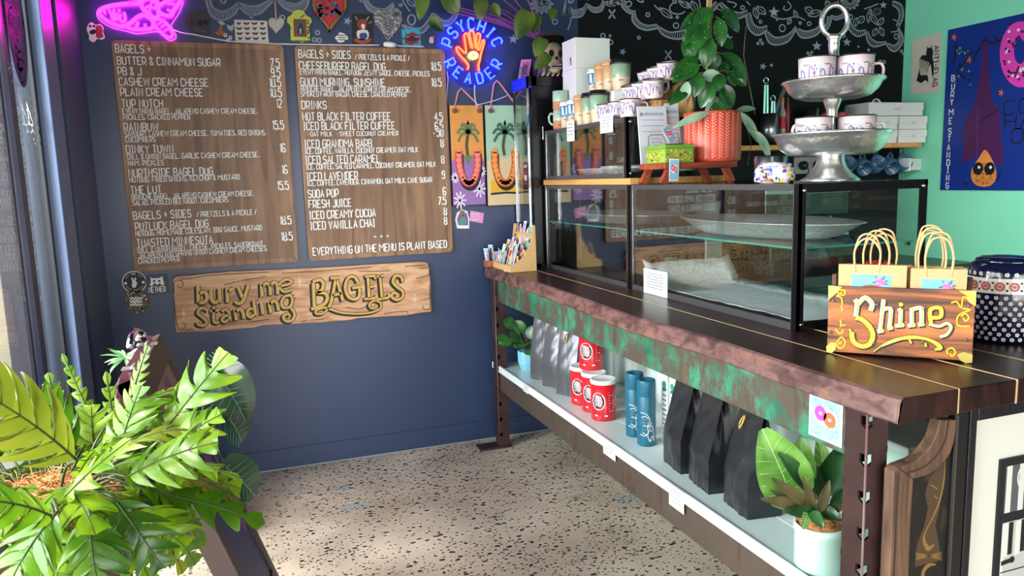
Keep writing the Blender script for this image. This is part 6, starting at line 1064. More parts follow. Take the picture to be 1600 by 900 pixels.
# ---------------------------------------------------------------- sticker rack by the wall
PLY = mat('d8ab74', .6, name='pale_plywood', var=.06, vscale=14, stretch=(1, 1, 6)); t = thing('sticker_rack', 'pale plywood counter rack packed with stickers', 'rack', (1.195, -.40, 1.0485))
P2 = [(0, 0), (.15, 0), (.147, .245), (.132, .245), (.122, .165), (.085, .09), (.05, .06), (.02, .042), (0, .035)]
for y in (0, .292): MB().poly(Fr((0, y+.008, 0), (1, 0, 0), (0, 0, 1)), P2, PLY, 0, .008).build('side_panel', t)
MB().box(0, .008, .008, .292, 0, .034, PLY).build('front_panel', t); MB().box(.008, .14, .008, .292, 0, .008, PLY).build('base_panel', t); MB().box(.132, .14, .008, .292, .008, .2, PLY).build('back_panel', t)
for x in (.045, .085): MB().box(x, x+.005, .008, .292, .008, .05+x*.8, PLY).build('divider', t)
colset = [('pink', 'e58fc0'), ('sky blue', '7cc4e4'), ('yellow', 'e8c93f'), ('white', 'ece9e4'), ('black', '17171a'), ('lilac', 'b9a3da'), ('green', '6fae62'), ('red', 'c8423c')]
shp = {'oval': lambda w, h: [(w/2+w/2*cos(a*pi/9), h/2+h/2*sin(a*pi/9)) for a in range(18)], 'square': lambda w, h: [(0, 0), (w, 0), (w, h), (0, h)], 'pointed': lambda w, h: [(0, 0), (w, 0), (w, h*.6), (w/2, h), (0, h*.6)], 'arched': lambda w, h: [(0, 0), (w, 0), (w, h*.7)]+[(w/2+w/2*cos(a*pi/8), h*.7+h*.3*sin(a*pi/8)) for a in range(9)]+[(0, h*.7)]}
n_ = 0
for ri, (rx, zb, rn) in enumerate(((.014, .01, 'front'), (.056, .03, 'middle'), (.097, .055, 'back'))):
    for k in range(8):
        cn, ch = colset[(k*3+ri*2) % 8]; sn = list(shp)[(k+ri) % 4]; w = .043; h = .094+.018*((k*5+ri) % 3)+(.085 if ri == 2 else .02*ri); fr = Fr((1.195+rx+.005*(k % 2), -.112-k*.0325+.006, 1.0485+zb), (0, -1, 0), (.28, 0, 1)); b = MB(); b.poly(fr, shp[sn](w, h), WH, 0, .0015)
        b.poly(fr, [(w*.1+p[0]*.8, h*.06+p[1]*.88) for p in shp[sn](w, h)], mat(ch, .5), .0015, .0019); c2 = mat(colset[(k+ri+3) % 8][1], .5); b.disc(fr, w*.5, h*.55, w*.26, c2, .0019, .0023, 10); b.stroke(fr, [(w*.25, h*.25), (w*.5, h*.3), (w*.75, h*.22)], .004, BK, .0024); tag(b.build('sticker'), f'{cn} {sn} sticker in the {rn} row of the plywood rack', 'sticker', 'stickers in the plywood rack'); n_ += 1
b = MB(); fr = Fr((1.188, -.30, 1.062), (.2, -1, 0), (.6, .0, 1)); b.poly(fr, [(0, -.012), (.06, -.012), (.06, .035), (0, .035)], WH, -.012, -.0105); [b.stroke(fr, [(.008, .026-i*.011), (.052, .026-i*.011)], .0025, mat('8a8f98', .6), -.0102) for i in range(3)]; tag(b.build('price_card'), 'small white price card propped on the front of the plywood rack', 'price card')
t = thing('pen_box', 'small reddish timber box of pens and pins at the counter end by the wall', 'box', (1.165, -.085, 1.0485)); RWD = mat('a8643f', .6, name='reddish_timber'); b = MB(); b.box(0, .10, 0, .006, 0, .036, RWD); b.box(0, .10, .064, .07, 0, .036, RWD); b.box(0, .006, .006, .064, 0, .036, RWD); b.box(.094, .10, .006, .064, 0, .036, RWD); b.box(.006, .094, .006, .064, 0, .005, RWD); b.build('body', t)
for k in range(7):
    m = (WH, BLK, BLK, STEEL, BLK, mat('7cc4e4', .5), WH)[k]; b = MB(); x = 1.178+k*.012; y = -.05-.02*(k % 2); b.beam((x, y, 1.0545), (x-.012+.003*k, y-.004, 1.135+.01*(k % 3)), .005, .005, m); tag(b.build('pen'), ('white pen leaning furthest left in the pen box', 'black pen second in the pen box', 'black pen third in the pen box', 'steel pen in the middle of the pen box', 'black pen right of the steel one', 'blue pen in the pen box', 'white pen furthest right in the pen box')[k], 'pen', 'pens in the pen box')
for k in range(3):
    b = MB(); fr = Fr((1.176+k*.028, -.03-.012*k, 1.0545), (.9, -.4, 0), (-.15, 0, 1)); bagel_card(b, fr, .026, .10+.03*(k == 1)-.01*k); tag(b.build('bagel_card'), ('left', 'tallest', 'right')[k]+' blue bagel card standing in the pen box', 'card')
# cards taped along the counter
b = MB(); bagel_card(b, Fr((1.1885, -2.703, .874), (0, -1, 0), (0, 0, 1)), .115, .112); tag(b.build('bagel_card'), 'white edged blue card with pink and orange bagels on the counter beam', 'card')
for (a, c, lb) in (((818, 600), (826, 616), 'furthest white price tag on the shelf lip'), ((943, 688), (962, 721), 'white price card under the red tins'), ((1046, 757), (1069, 804), 'white price card under the black coffee bags')):
    p = HX(a[0], a[1], 1.179); q = HX(c[0], c[1], 1.179); tagcard('price_card', lb, (q.y, p.y, q.z, p.z+.006), 0, 1.1785, 4)
# ---------------------------------------------------------------- goods on the lower shelf
ZL = .4725
PEP = leaf_mat('peperomia_leaf', '2c5a2c', '4f8a45', .25, .15, 14); LBP = mat('8fd0e6', .5, name='pale_blue_pot', bump=.3, bscale=50)
t = thing('potted_peperomia', 'round leaved plant in a pale blue pot at the far shelf end', 'potted plant', (1.335, -.265, ZL)); b = MB(); b.lathe([(0, 0), (.046, 0), (.062, .04), (.064, .105), (.058, .108), (.055, .09), (0, .09)], LBP, n=14, close=False, smooth=False); b.build('pot', t)
random.seed(11)
for k in range(20):
    a = k*2.4; e = .2+.9*(k % 5)/5; d = Vector((cos(a)*cos(e)*.75-.1, sin(a)*cos(e)*.7-.2, sin(e)*.9)); p0 = Vector((.01*cos(a), .01*sin(a), .1)); p1 = p0+d.normalized()*(.05+.045*(k % 3))+Vector((0, 0, .02)); b = MB(); b.tube([p0, (p0+p1)/2+Vector((0, 0, .015)), p1], .0025, STM, 5); blade(b, p1, d+Vector((-.2, -.2, -.3)), (-.5, -.6, .7), .078, .074, PEP, .3, .1, 6, lambda u: sin(pi*min(1, u*.93+.05))**.55); b.build('leaf', t)
def pouch(x, y, rz, w, d, h, m, lb, nm='coffee_pouch', grp=None, seed=0, tin=True):
    t = thing(nm, lb, 'coffee bag', (x, y, ZL), rz, grp); b = MB(); nz = 22; ph = seed*1.7
    def dep(z): return d*(1-max(0, (z-.36)/.64)**1.05*.95)
    def wr(u, z): return .0035*sin(9*z+4*u+ph)*sin(5*u-7*z+ph)+.0022*sin(23*z-11*u+ph*2)+.0016*sin(31*u+17*z+ph)+.004*max(0, .16-z)/.16*sin(26*u+ph)
    def panel(f, n):
        b.add([f(i/n, k/nz) for k in range(nz+1) for i in range(n+1)], [(k*(n+1)+i, k*(n+1)+i+1, (k+1)*(n+1)+i+1, (k+1)*(n+1)+i) for k in range(nz) for i in range(n)], m, True)
    bul = lambda u, z: .012*sin(pi*min(1, z*1.1))*sin(pi*u)
    wz = lambda z: w*(1-.05*z)
    panel(lambda u, z: (-dep(z)/2-bul(u, z)-wr(u, z)*(.2+.8*sin(pi*u)), wz(z)*(.5-u), z*h), 12)
    panel(lambda u, z: (dep(z)/2+bul(u, z)+wr(u, z+2)*(.2+.8*sin(pi*u)), wz(z)*(u-.5), z*h), 12)
    for sg in (-1, 1):
        panel(lambda u, z: (dep(z)*(u-.5)*-sg, sg*(wz(z)/2-(.004+.04*max(0, z-.2))*(1-abs(2*u-1))+wr(u, z+4)*.6*sin(pi*u)), z*h), 8)
    b.add([(-d/2, -w/2, 0), (d/2, -w/2, 0), (d/2, w/2, 0), (-d/2, w/2, 0)], [(0, 3, 2, 1)], m); q_ = dep(1)/2; b.add([(-q_, -wz(1)/2, h), (q_, -wz(1)/2, h), (q_, wz(1)/2, h), (-q_, wz(1)/2, h)], [(0, 1, 2, 3)], m); b.build('bag', t)
    if tin: b = MB(); b.tube(smooth_pts([(-d*.36, .01, h*.80), (-d*.30, .022, h*.84), (-d*.22, .018, h*.9), (-d*.22, .006, h*.92), (-d*.30, .004, h*.86), (-d*.36, .01, h*.80)], 3), .0028, mat('cba64a', .4, .4), 5); b.build('tin_tie', t)
GUN = mat('727276', .34, .5, name='silver_foil_pouch', bump=.15, bscale=30); BFO = mat('38383c', .27, .5, .8, name='black_foil_pouch', bump=.15, bscale=35)
for k, (x, y, lb) in enumerate(((1.335, -.50, 'silver grey coffee pouch nearest the pale blue pot'), (1.34, -.66, 'middle silver grey coffee pouch of the three'), (1.345, -.835, 'silver grey coffee pouch with a yellow seal next to the red tins'))): pouch(x, y, .5, .125, .085, .335, GUN, lb, 'coffee_pouch', 'silver grey coffee pouches', k, k == 2)
for k, (x, y, lb) in enumerate(((1.345, -1.885, 'black coffee pouch nearest the white packs'), (1.335, -2.075, 'middle black coffee pouch of the three'), (1.335, -2.285, 'black coffee pouch beside the mint pot plant'))): pouch(x, y, -.12, .15, .12, .335, BFO, lb, 'coffee_pouch', 'black coffee pouches', 10+k, k == 2)
REDT = mat('cf1f2b', .3, name='red_printed_tin', coat=.3); LIDW = mat('e9efe9', .45, name='white_tin_lid')
def tin(x, y, z, lb):
    t = thing('drink_tin', lb, 'tin', (x, y, z), 0, 'red cocoa tins'); r, h = .056, .168; b = MB(); b.lathe([(0, 0), (r*.98, 0), (r, .004), (r, h), (0, h)], REDT, n=36, close=False); a = -2.45; fr = cyl_fr(r+.0012, a, .09)
    wpoly_c(b, lambda z_: r, a, .09, [(.032*cos(q*pi/10), .040*sin(q*pi/10)) for q in range(20)], WH, .0008); wpoly_c(b, lambda z_: r, a, .09, [(.027*cos(q*pi/10), .034*sin(q*pi/10)) for q in range(20)], BK, .0012)
    rf = lambda z_: r
    for i in range(7): wrap(b, rf, [(a-.36+.03*abs(i-3), .07+i*.007), (a-.1, .073+i*.007), (a+.1, .067+i*.007), (a+.36-.03*abs(i-3), .07+i*.007)], .0026, WH, .0016)
    for i in range(8): wrap(b, rf, [(a+.85, .045+i*.012), (a+1.25+.1*(i % 3), .045+i*.012)], .003, WH, .0008)
    for a2 in (-.3, .5): wrap(b, rf, [(a+a2, .025), (a+a2+.25, .025)], .006, WH, .0008)
    wrap(b, rf, [(a+.1, .012), (a+1.9, .012)], .0015, WH); b.build('body', t); b = MB(); b.lathe([(r*1.03, h-.004), (r*1.05, h), (r*1.05, h+.012), (r*1.0, h+.015), (r*.94, h+.013), (0, h+.013)], LIDW, n=36, close=False); b.build('lid', t)
for a in ((1.32, -1.245, ZL, 'nearest red tin with white lid on the shelf'), (1.335, -1.115, ZL, 'middle red tin of the bottom row'), (1.335, -.99, ZL, 'furthest red tin of the bottom row'), (1.352, -1.055, ZL+.184, 'red tin stacked on top of the other tins')): tin(*a)
TEALT = mat('1e6178', .35, name='teal_tumbler')
for k, (x, y) in enumerate(((1.335, -1.505), (1.325, -1.62))):
    t = thing('tumbler', ('far teal tumbler printed with white flowers', 'near teal tumbler printed with white flowers')[k], 'tumbler', (x, y, ZL), 0, 'teal tumblers'); r, h = .0375, .268; b = MB(); b.lathe([(0, 0), (r*.95, 0), (r, .006), (r, .2), (r*.985, .201), (r*.985, .203)], TEALT, n=32, close=False); rf = lambda z: r; a = -1.9
    for q in range(5):
        wrap(b, rf, [(a+.3+.36*cos(j*pi/5+q), .055+.03*sin(j*pi/5+q)+.012*q*(q < 3)) for j in range(4)], .002, WH); wrap(b, rf, [(a+.35+.18*cos(j*pi/3+q*1.3), .075+.012*sin(j*pi/3+q*1.3)) for j in range(5)], .002, WH)
    for pts in ([(a-.7, .12), (a-.2, .125), (a+.3, .10), (a+.1, .085), (a-.5, .09)], [(a-.8, .14), (a-.2, .135), (a+.25, .115)], [(a-.6, .06), (a-.1, .05), (a+.1, .07)], [(a, .04), (a+.2, .02), (a+.4, .045), (a+.7, .02), (a+.6, .06)], [(a-.9, .05), (a-.4, .045), (a-.1, .05)]): wrap(b, rf, pts, .0022, WH)
    for i in range(14): wpoly_c(b, rf, a-.6+.09*(i % 7), .10+.014*(i//7)-.03*(i % 3), [(-.001, -.001), (.001, -.001), (.001, .001), (-.001, .001)], WH)
    b.build('body', t); MB().lathe([(r*.985, .203), (r, .204), (r, h-.006), (r*.95, h), (r*.6, h), (r*.55, h-.006), (0, h-.006)], TEALT, n=32, close=False).build('lid', t)
for k in range(3):
    t = thing('coffee_pack', ('far', 'middle', 'near')[k]+' white boxed coffee pack behind the teal tumblers', 'box', (1.395+.004*k, -1.62-.052*k, ZL), .0, 'white coffee packs'); MB().box(0, .13, -.046, 0, 0, .29, mat('e4e2dc', .6)).build('carton', t, bevel=.001); MB().box(-.001, .131, -.047, .001, .284, .2925, mat('3a2b22', .6)).build('brown_top', t); b = MB(); fr = Fr((-.0006, -.004, 0), (0, -1, 0), (0, 0, 1)); b.disc(fr, .019, .245, .014, mat('1f9a6c', .5), 0, .0006); [b.stroke(fr, [(.006, .04+i*.02), (.034, .04+i*.02)], .004, BK, .0005) for i in range(9)]; b.poly(fr, [(.004, .215), (.036, .22), (.034, .232), (.006, .23)], mat('2c6f7a', .5), 0, .0004); b.build('printed_label', t)
# mint pot plant at the near end
MPT = mat('c3e0d0', .4, name='mint_stoneware_pot'); COIR = mat('b57c4a', .9, name='coconut_fibre', var=.25, vscale=60, bump=.8, bscale=90)
t = thing('potted_plant', 'leafy plant in a mint green pot at the near shelf end', 'potted plant', (1.268, -2.665, ZL)); MB().lathe([(0, 0), (.060, 0), (.066, .008), (.066, .105), (.069, .108), (.069, .128), (.064, .13), (.061, .118), (0, .112)], MPT, n=36, close=False).build('pot', t)
b = MB(); rnd = random.Random(5); b.lathe([(.061, .118), (.05, .134), (.02, .14), (0, .14)], COIR, n=18, close=False)
for i in range(150):
    a, r_ = rnd.random()*6.28, .058*rnd.random()**.5; p = Vector((r_*cos(a), r_*sin(a), .135)); q = p+Vector((rnd.uniform(-.03, .03), rnd.uniform(-.03, .03), rnd.uniform(-.004, .016))); b.tube([p, (p+q)/2+Vector((0, 0, .007)), q], .0008, mat('c98d56', .8), 4)
b.build('coir_mulch', t); LFA = leaf_mat('bright_veined_leaf', '4f8a2f', '8fc45a', .3, .3, 10); LFB = leaf_mat('dark_waxy_leaf', '1d3a20', '3c6a38', .3, .15, 10); LFC = leaf_mat('brown_green_leaf', '4a4a2a', '6d6040', .4, .2, 14); o = Vector(t.location)
Q = lambda px, py, y: HY(px, py, y)-o
for k, (x0, y0, x1, y1, w, m, dy) in enumerate(((1240, 785, 1204, 686, 92, LFA, 2), (1246, 770, 1256, 692, 52, LFA, 4), (1275, 770, 1232, 718, 30, LFB, 0), (1290, 770, 1318, 700, 46, LFB, 3), (1285, 775, 1302, 715, 40, LFB, 6), (1270, 780, 1270, 728, 40, LFB, 4), (1255, 790, 1205, 782, 20, LFC, -2), (1260, 788, 1222, 756, 20, LFC, -3), (1275, 800, 1240, 800, 22, LFB, -3), (1280, 800, 1318, 792, 18, LFC, -3), (1285, 795, 1310, 810, 22, LFB, -4), (1270, 795, 1262, 755, 16, LFC, -3), (1280, 798, 1296, 760, 18, LFC, -4), (1262, 800, 1258, 822, 16, LFA, -4), (1300, 790, 1322, 765, 20, LFB, 0), (1268, 800, 1284, 820, 20, LFB, -5), (1255, 796, 1218, 772, 16, LFC, 0), (1292, 770, 1284, 690, 34, LFA, 7))):
    p = Q(x0, y0, -2.665+dy*.008); q = Q(x1, y1, -2.69+dy*.012); b = MB(); b.tube([(0, 0, .13), (p+Vector((0, 0, .13)))/2+Vector((0, 0, .01)), p], .002, STM, 5); blade(b, p, q-p, (-.4, -.8, .35), (q-p).length*1.05, w/600, m, .35, .14, 7, lambda u: sin(pi*min(1, u*.9+.07))**.6*(1.15-.45*u), .002, rib=(mat('b5cf92', .5), .0011) if m == LFA else None); b.build('leaf', t)
# mint box and green tube glimpsed behind the near post
t = thing('storage_box', 'pale mint storage box on the shelf behind the near steel post', 'box', (1.42, -2.80, ZL)); MB().box(0, .21, 0, .2, 0, .34, mat('bfe3d2', .4)).build('body', t, bevel=.008); MB().box(-.006, .216, -.006, .206, .34, .362, mat('e4f2ea', .4)).build('lid', t, bevel=.006); b = MB(); b.tube(smooth_pts([(-.004, -.012, .20), (.02, -.03, .33), (.09, -.034, .35), (.14, -.03, .29), (.15, -.012, .2)], 5), .007, mat('17a06a', .3), 8); b.build('green_handle', t)
# ---------------------------------------------------------------- carved end panel and painted cabinet at the counter end
BW = ramp_mat('bare_weathered_wood', [(.3, '33241b'), (.5, '5d4332'), (.75, '84634a')], (12, 12, 1.2), 3, 7, .6, .6, .4); BP = ramp_mat('scuffed_black_panel', [(.35, '0d0c0b'), (.55, '17130f'), (.68, '3a2a1c'), (.85, '6b625a')], (6, 6, 3), 3.5, 8, .45, .4, .3)
t = thing('carved_panel', 'old black carved wooden end panel with a curved top and gold scrollwork', 'panel', (1.225, -2.93, 0)); o = Vector(t.location)
EY = -2.936
def eq(px, py): p = HY(px, py, EY); return (p.x-o.x, p.z)
EF = Fr((0, -.006, 0), (1, 0, 0), (0, 0, 1)); arc = smooth_pts([(1400, 729), (1428, 718), (1448, 700), (1460, 678), (1466, 655)], 6); arc2 = smooth_pts([(1425, 747), (1452, 738), (1474, 718), (1486, 695), (1492, 655)], 6)
b = MB(); b.poly(EF, [eq(*p) for p in arc+arc2[::-1]], BW, -.024, .006); xl = eq(1394, 735)[0]; xr = eq(1422, 748)[0]; b.poly(EF, [(xl, .0), (xr, .0), eq(1424, 747), eq(1400, 729), eq(1394, 736)], BW, -.024, .006); b.stroke(EF, [(xl+.012, .02), (xl+.012, eq(1400, 738)[1])], .006, mat('3d2a1e', .8), .0064); b.stroke(EF, [(eq(a[0]*.5+c[0]*.5, a[1]*.5+c[1]*.5)) for a, c in zip(arc, arc2)], .006, mat('3d2a1e', .8), .0064)
b.build('bare_rail', t, bevel=.003); xe = eq(1482, 900)[0]+.004; b = MB(); b.poly(EF, [(xr, .0), (xe, .0), (xe, .955), eq(1492, 655)]+[eq(*p) for p in arc2[::-1]][1:], BP, -.02, -.004); b.build('black_board', t)
b = MB(); b.poly(EF, [(xe-.012, 0), (xe+.03, 0), (xe+.03, .975), (xe-.012, .975)], mat('141210', .4, name='black_gloss_edge'), -.02, .004); b.stroke(EF, [(xe-.006, 0), (xe-.006, .96)], .006, mat('4a4038', .5), .0045); b.build('edge_bead', t, bevel=.003)
OCH = mat('86672e', .5, name='ochre_scrollwork'); BRN = mat('4a3620', .6); b = MB()
def es_(pts, w, m, h=-.0035): b.stroke(EF, [eq(p[0], p[1])+((p[2],) if len(p) > 2 else ()) for p in smooth_pts(pts, 5)], w, m, h)
ce = crop(1340, 754, 6.154)
b.poly(EF, [eq(*p[:2]) for p in ce([(700, -30), (860, -250), (850, -100), (800, 250), (760, 420), (800, 620), (790, 760), (640, 800), (560, 820), (580, 620), (650, 430), (690, 250), (660, 120)])], BRN, -.004, -.0036)
es_(ce([(855, -200, .002), (840, 0, .005), (800, 180, .006), (740, 330, .005), (670, 470, .004), (650, 560, .008), (690, 640, .012), (750, 600, .003)]), .006, OCH); es_(ce([(765, 795, .003), (700, 800, .010), (650, 850, .012), (640, 930, .01), (680, 1000, .006)]), .006, OCH); es_(ce([(780, 70), (740, 40), (710, 30)]), .003, OCH); es_(ce([(780, 160), (750, 130)]), .003, OCH)
for i in range(7): es_(ce([(570, 680+i*12), (700, 705+i*3), (820, 670+i*14)]), .0015, OCH)
b.build('gold_scrollwork', t)
t = thing('painted_cabinet', 'cream panelled cabinet in a black frame with a black and white striped picture', 'cabinet', (1.462, -2.93, 0)); o = Vector(t.location); CPL = mat('dcdccf', .45, name='cream_enamel_panel'); BFR = mat('17151a', .4, name='black_cabinet_frame', bump=.2, bscale=60)
MB().box(.03, .58, .008, .06, .02, .95, CPL).build('body', t); b = MB(); b.box(0, .026, -.006, .02, 0, .985, BFR); b.box(.026, .62, -.006, .02, .935, .985, BFR); b.box(.58, .62, -.006, .02, 0, .935, BFR); b.box(.026, .58, -.006, .02, 0, .06, BFR); b.build('frame', t, bevel=.004)
def ep(px, py): p = HY(px, py, -2.924); return (p.x-o.x, p.z)
PF = Fr((0, .004, 0), (1, 0, 0), (0, 0, 1)); b = MB(); x0, z1 = ep(1562, 716); z1 = ep(1562, 718)[1]; b.poly(PF, [(x0, .3), (x0+.4, .3), (x0+.4, z1), (x0, z1)], BK, -.004, .003); PWH = mat('d7d6cd', .5)
zb = ep(1570, 800)[1]; zt = ep(1575, 727)[1]; b.poly(PF, [(x0+.018, zb), (x0+.38, zb), (x0+.38, zt), (x0+.018, zt)], mat('55565a', .5), .003, .0034); b.poly(PF, [(x0+.018, .32), (x0+.38, .32), (x0+.38, zb-.026), (x0+.018, zb-.026)], mat('b9b9b2', .5), .003, .0034)
for i in range(8): xx = x0+.022+i*.044; b.poly(PF, [(xx, zb), (xx+.018, zb), (xx+.018, zt), (xx, zt)], PWH, .0034, .0038); b.poly(PF, [(xx, zb-.12), (xx+.018, zb-.12), (xx+.018, zb-.028), (xx, zb-.028)], PWH, .0034, .0038); b.poly(PF, [(xx+.018, zb-.115), (xx+.034, zb-.115), (xx+.034, zb-.028), (xx+.018, zb-.028)], BK, .0034, .0038)
for r_ in (.016, .028, .04): b.stroke(PF, [(x0+.10+r_*cos(a*pi/10), zt-.035+r_*sin(a*pi/10)) for a in range(18)], .006, PWH, .0042)
for dz in (.16, .26): b.stroke(PF, [(x0+.02, zb-dz), (x0+.38, zb-dz)], .003, BK, .0042)
b.stroke(PF, [(x0+.02, zb-.135), (x0+.05, zb-.132)], .012, BK, .0044); b.disc(PF, x0+.058, zb-.131, .009, BK, .0034, .0046, 10); b.stroke(PF, [(x0+.022, .32), (x0+.022, zb-.03)], .010, PWH, .004); b.build('striped_picture', t)
# ---------------------------------------------------------------- folding sandwich board by the window
t = thing('sandwich_board', 'dark timber folding sandwich board painted navy and purple on the floor by the window', 'sandwich board', (-.46, -1.74, 0)); DK = mat('3f302c', .5, name='dark_stained_frame', var=.15, vscale=5, stretch=(1, 1, .2)); MAR = mat('4f2430', .4, name='maroon_frame'); NVP = mat('27305c', .5, name='navy_signboard'); PUP = mat('7a3d7d', .5); PNB = mat('9c7468', .5); Lz = 1.06
for sg, fx, m in ((1, .37, DK), (-1, .30, MAR)):
    top = Vector((sg*.012, 0, Lz)); bot = Vector((sg*fx, 0, .0)); V = (top-bot).normalized(); U = Vector((0, sg, 0)); fr = Fr(bot, U, V); L_ = (top-bot).length; Wd = .31
    nm = 'front_leaf' if sg > 0 else 'rear_leaf'; b = MB()
    for u0, u1 in ((-Wd, -Wd+.075), (Wd-.075, Wd)): b.fbox(fr, u0, u1, 0.02, L_, -.05 if sg > 0 else -.02, .012, m)
    b.fbox(fr, -Wd+.075, Wd-.075, L_-.085, L_, -.02, .012, m); b.fbox(fr, -Wd+.075, Wd-.075, .12, .19, -.02, .012, m); lf = b.build(nm, t, bevel=.003)
    b = MB(); b.fbox(fr, -Wd+.075, Wd-.075, .19, L_-.085, -.012, .004, NVP)
    if sg > 0: b.poly(fr, [(.0, L_-.10), (.10, L_-.10), (.22, .4), (.14, .4)], PUP, .004, .006); b.poly(fr, [(-.23, L_-.09), (.23, L_-.09), (.23, L_-.2), (.05, L_-.16), (-.23, L_-.24)], PNB, .004, .0055)
    b.build('sign_panel', lf)
for y in (-.2, .14): b = MB(); b.tube([(0, y-.025, Lz+.006), (0, y+.025, Lz+.006)], .006, mat('b9b3ad', .35, .8), 8); b.box(-.03, .03, y-.02, y+.02, Lz+.001, Lz+.004, mat('b9b3ad', .35, .8)); b.build('hinge', t)
b = MB(); b.lathe([(0, 0), (.02, 0), (.022, .02), (.012, .03), (0, .03)], CHR, (-.03, .22, Lz+.004), 12, close=False); b.tube([(-.03, .22, Lz+.03), (-.035, .16, Lz+.045), (-.04, .1, Lz+.03), (-.04, .07, Lz+.012)], .012, CHR, 8); b.build('latch', t)
b = MB(); rnd = random.Random(4); SPR = leaf_mat('small_pale_fern', '5f9a55', '9cc68a', .4, .3, 20)
for i in range(26): a = rnd.random()*6.28; e = rnd.uniform(-.6, 1.1); d = Vector((cos(a)*cos(e), sin(a)*cos(e), sin(e))); blade(b, (-.085, .26, Lz-.06), d, (0, -.5, 1), rnd.uniform(.05, .09), .014, SPR, .6, .1, 4)
b.build('fern_sprig', t)
# dark glossy plant behind the sandwich board
PHI = leaf_mat('dark_glossy_leaf', '16321f', '2c5536', .16, .1, 5, spec=.9); t = thing('potted_philodendron', 'plant with large dark glossy leaves beyond the sandwich board', 'potted plant', (-.45, -.72, 0)); MB().lathe([(0, 0), (.11, 0), (.14, .26), (.13, .26), (.12, .22), (0, .22)], mat('2b2b30', .4), n=24, close=False).build('pot', t); o = Vector(t.location)
for k, (x0, y0, x1, y1, w, dy0, dy1) in enumerate(((330, 570, 392, 650, 62, -1.2, -1.25), (345, 640, 396, 690, 60, -1.1, -1.0), (345, 725, 412, 772, 56, -1.15, -1.1), (330, 590, 345, 548, 30, -1.15, -1.15), (300, 700, 345, 770, 50, -1.0, -1.1))):
    p = HY(x0, y0, dy0)-o; q = HY(x1, y1, dy1)-o; b = MB(); b.tube(smooth_pts([(0, 0, .22), tuple(p*.5+Vector((.04, 0, .3))), tuple(p)], 4), .005, mat('35502c', .5), 6); blade(b, p, q-p, (.2, -.75, .6), (q-p).length*1.08, w/330, PHI, .5, .18, 9, lambda u: sin(pi*min(1, u*.9+.08))**.55*(1.12-.35*u), .004, ph=k, rib=(mat('7f9c86', .4), .0022)); b.build('leaf', t)
# ---------------------------------------------------------------- big fern on a stand in front
FM = [leaf_mat('lime_fern_frond', '57820f', '8fae22', .3, .38, 9), leaf_mat('green_fern_frond', '3d6a13', '6a9620', .25, .38, 5), leaf_mat('yellowing_frond', '6d7c1c', '989a2c', .35, .4, 4), leaf_mat('deep_fern_frond', '284b12', '446f1c', .28, .3, 6)]
RIB = mat('3d4a22', .5, name='dark_midrib')
t = thing('kangaroo_fern', 'big lime green lobed fern in a coir pot on a dark stand in the foreground', 'potted plant', (-.56, -2.55, .62)); FO = Vector(t.location)
b = MB(); b.lathe([(0, 0), (.10, 0), (.135, .08), (.15, .24), (.158, .30), (.145, .30), (.13, .26), (0, .26)], mat('4a3a2c', .8, bump=.4, bscale=50), n=28, close=False); b.build('pot', t)
b = MB(); rnd = random.Random(2); b.lathe([(.148, .285), (.13, .33), (.07, .35), (0, .352)], COIR, n=26, close=False, wob=lambda a, i: .03*sin(a*7+i))
for i in range(420):
    a, r_ = rnd.random()*6.28, .15*rnd.random()**.5; p = Vector((r_*cos(a), r_*sin(a), .35-.05*(r_/.15)**2)); q = p+Vector((rnd.uniform(-.06, .06), rnd.uniform(-.06, .06), rnd.uniform(-.01, .03))); b.tube([p, (p+q)/2+Vector((0, 0, .012)), q], .0010, mat(rnd.choice(('c28a52', 'a86d3c', 'd6a46c')), .8), 4)
b.build('coir_mulch', t)
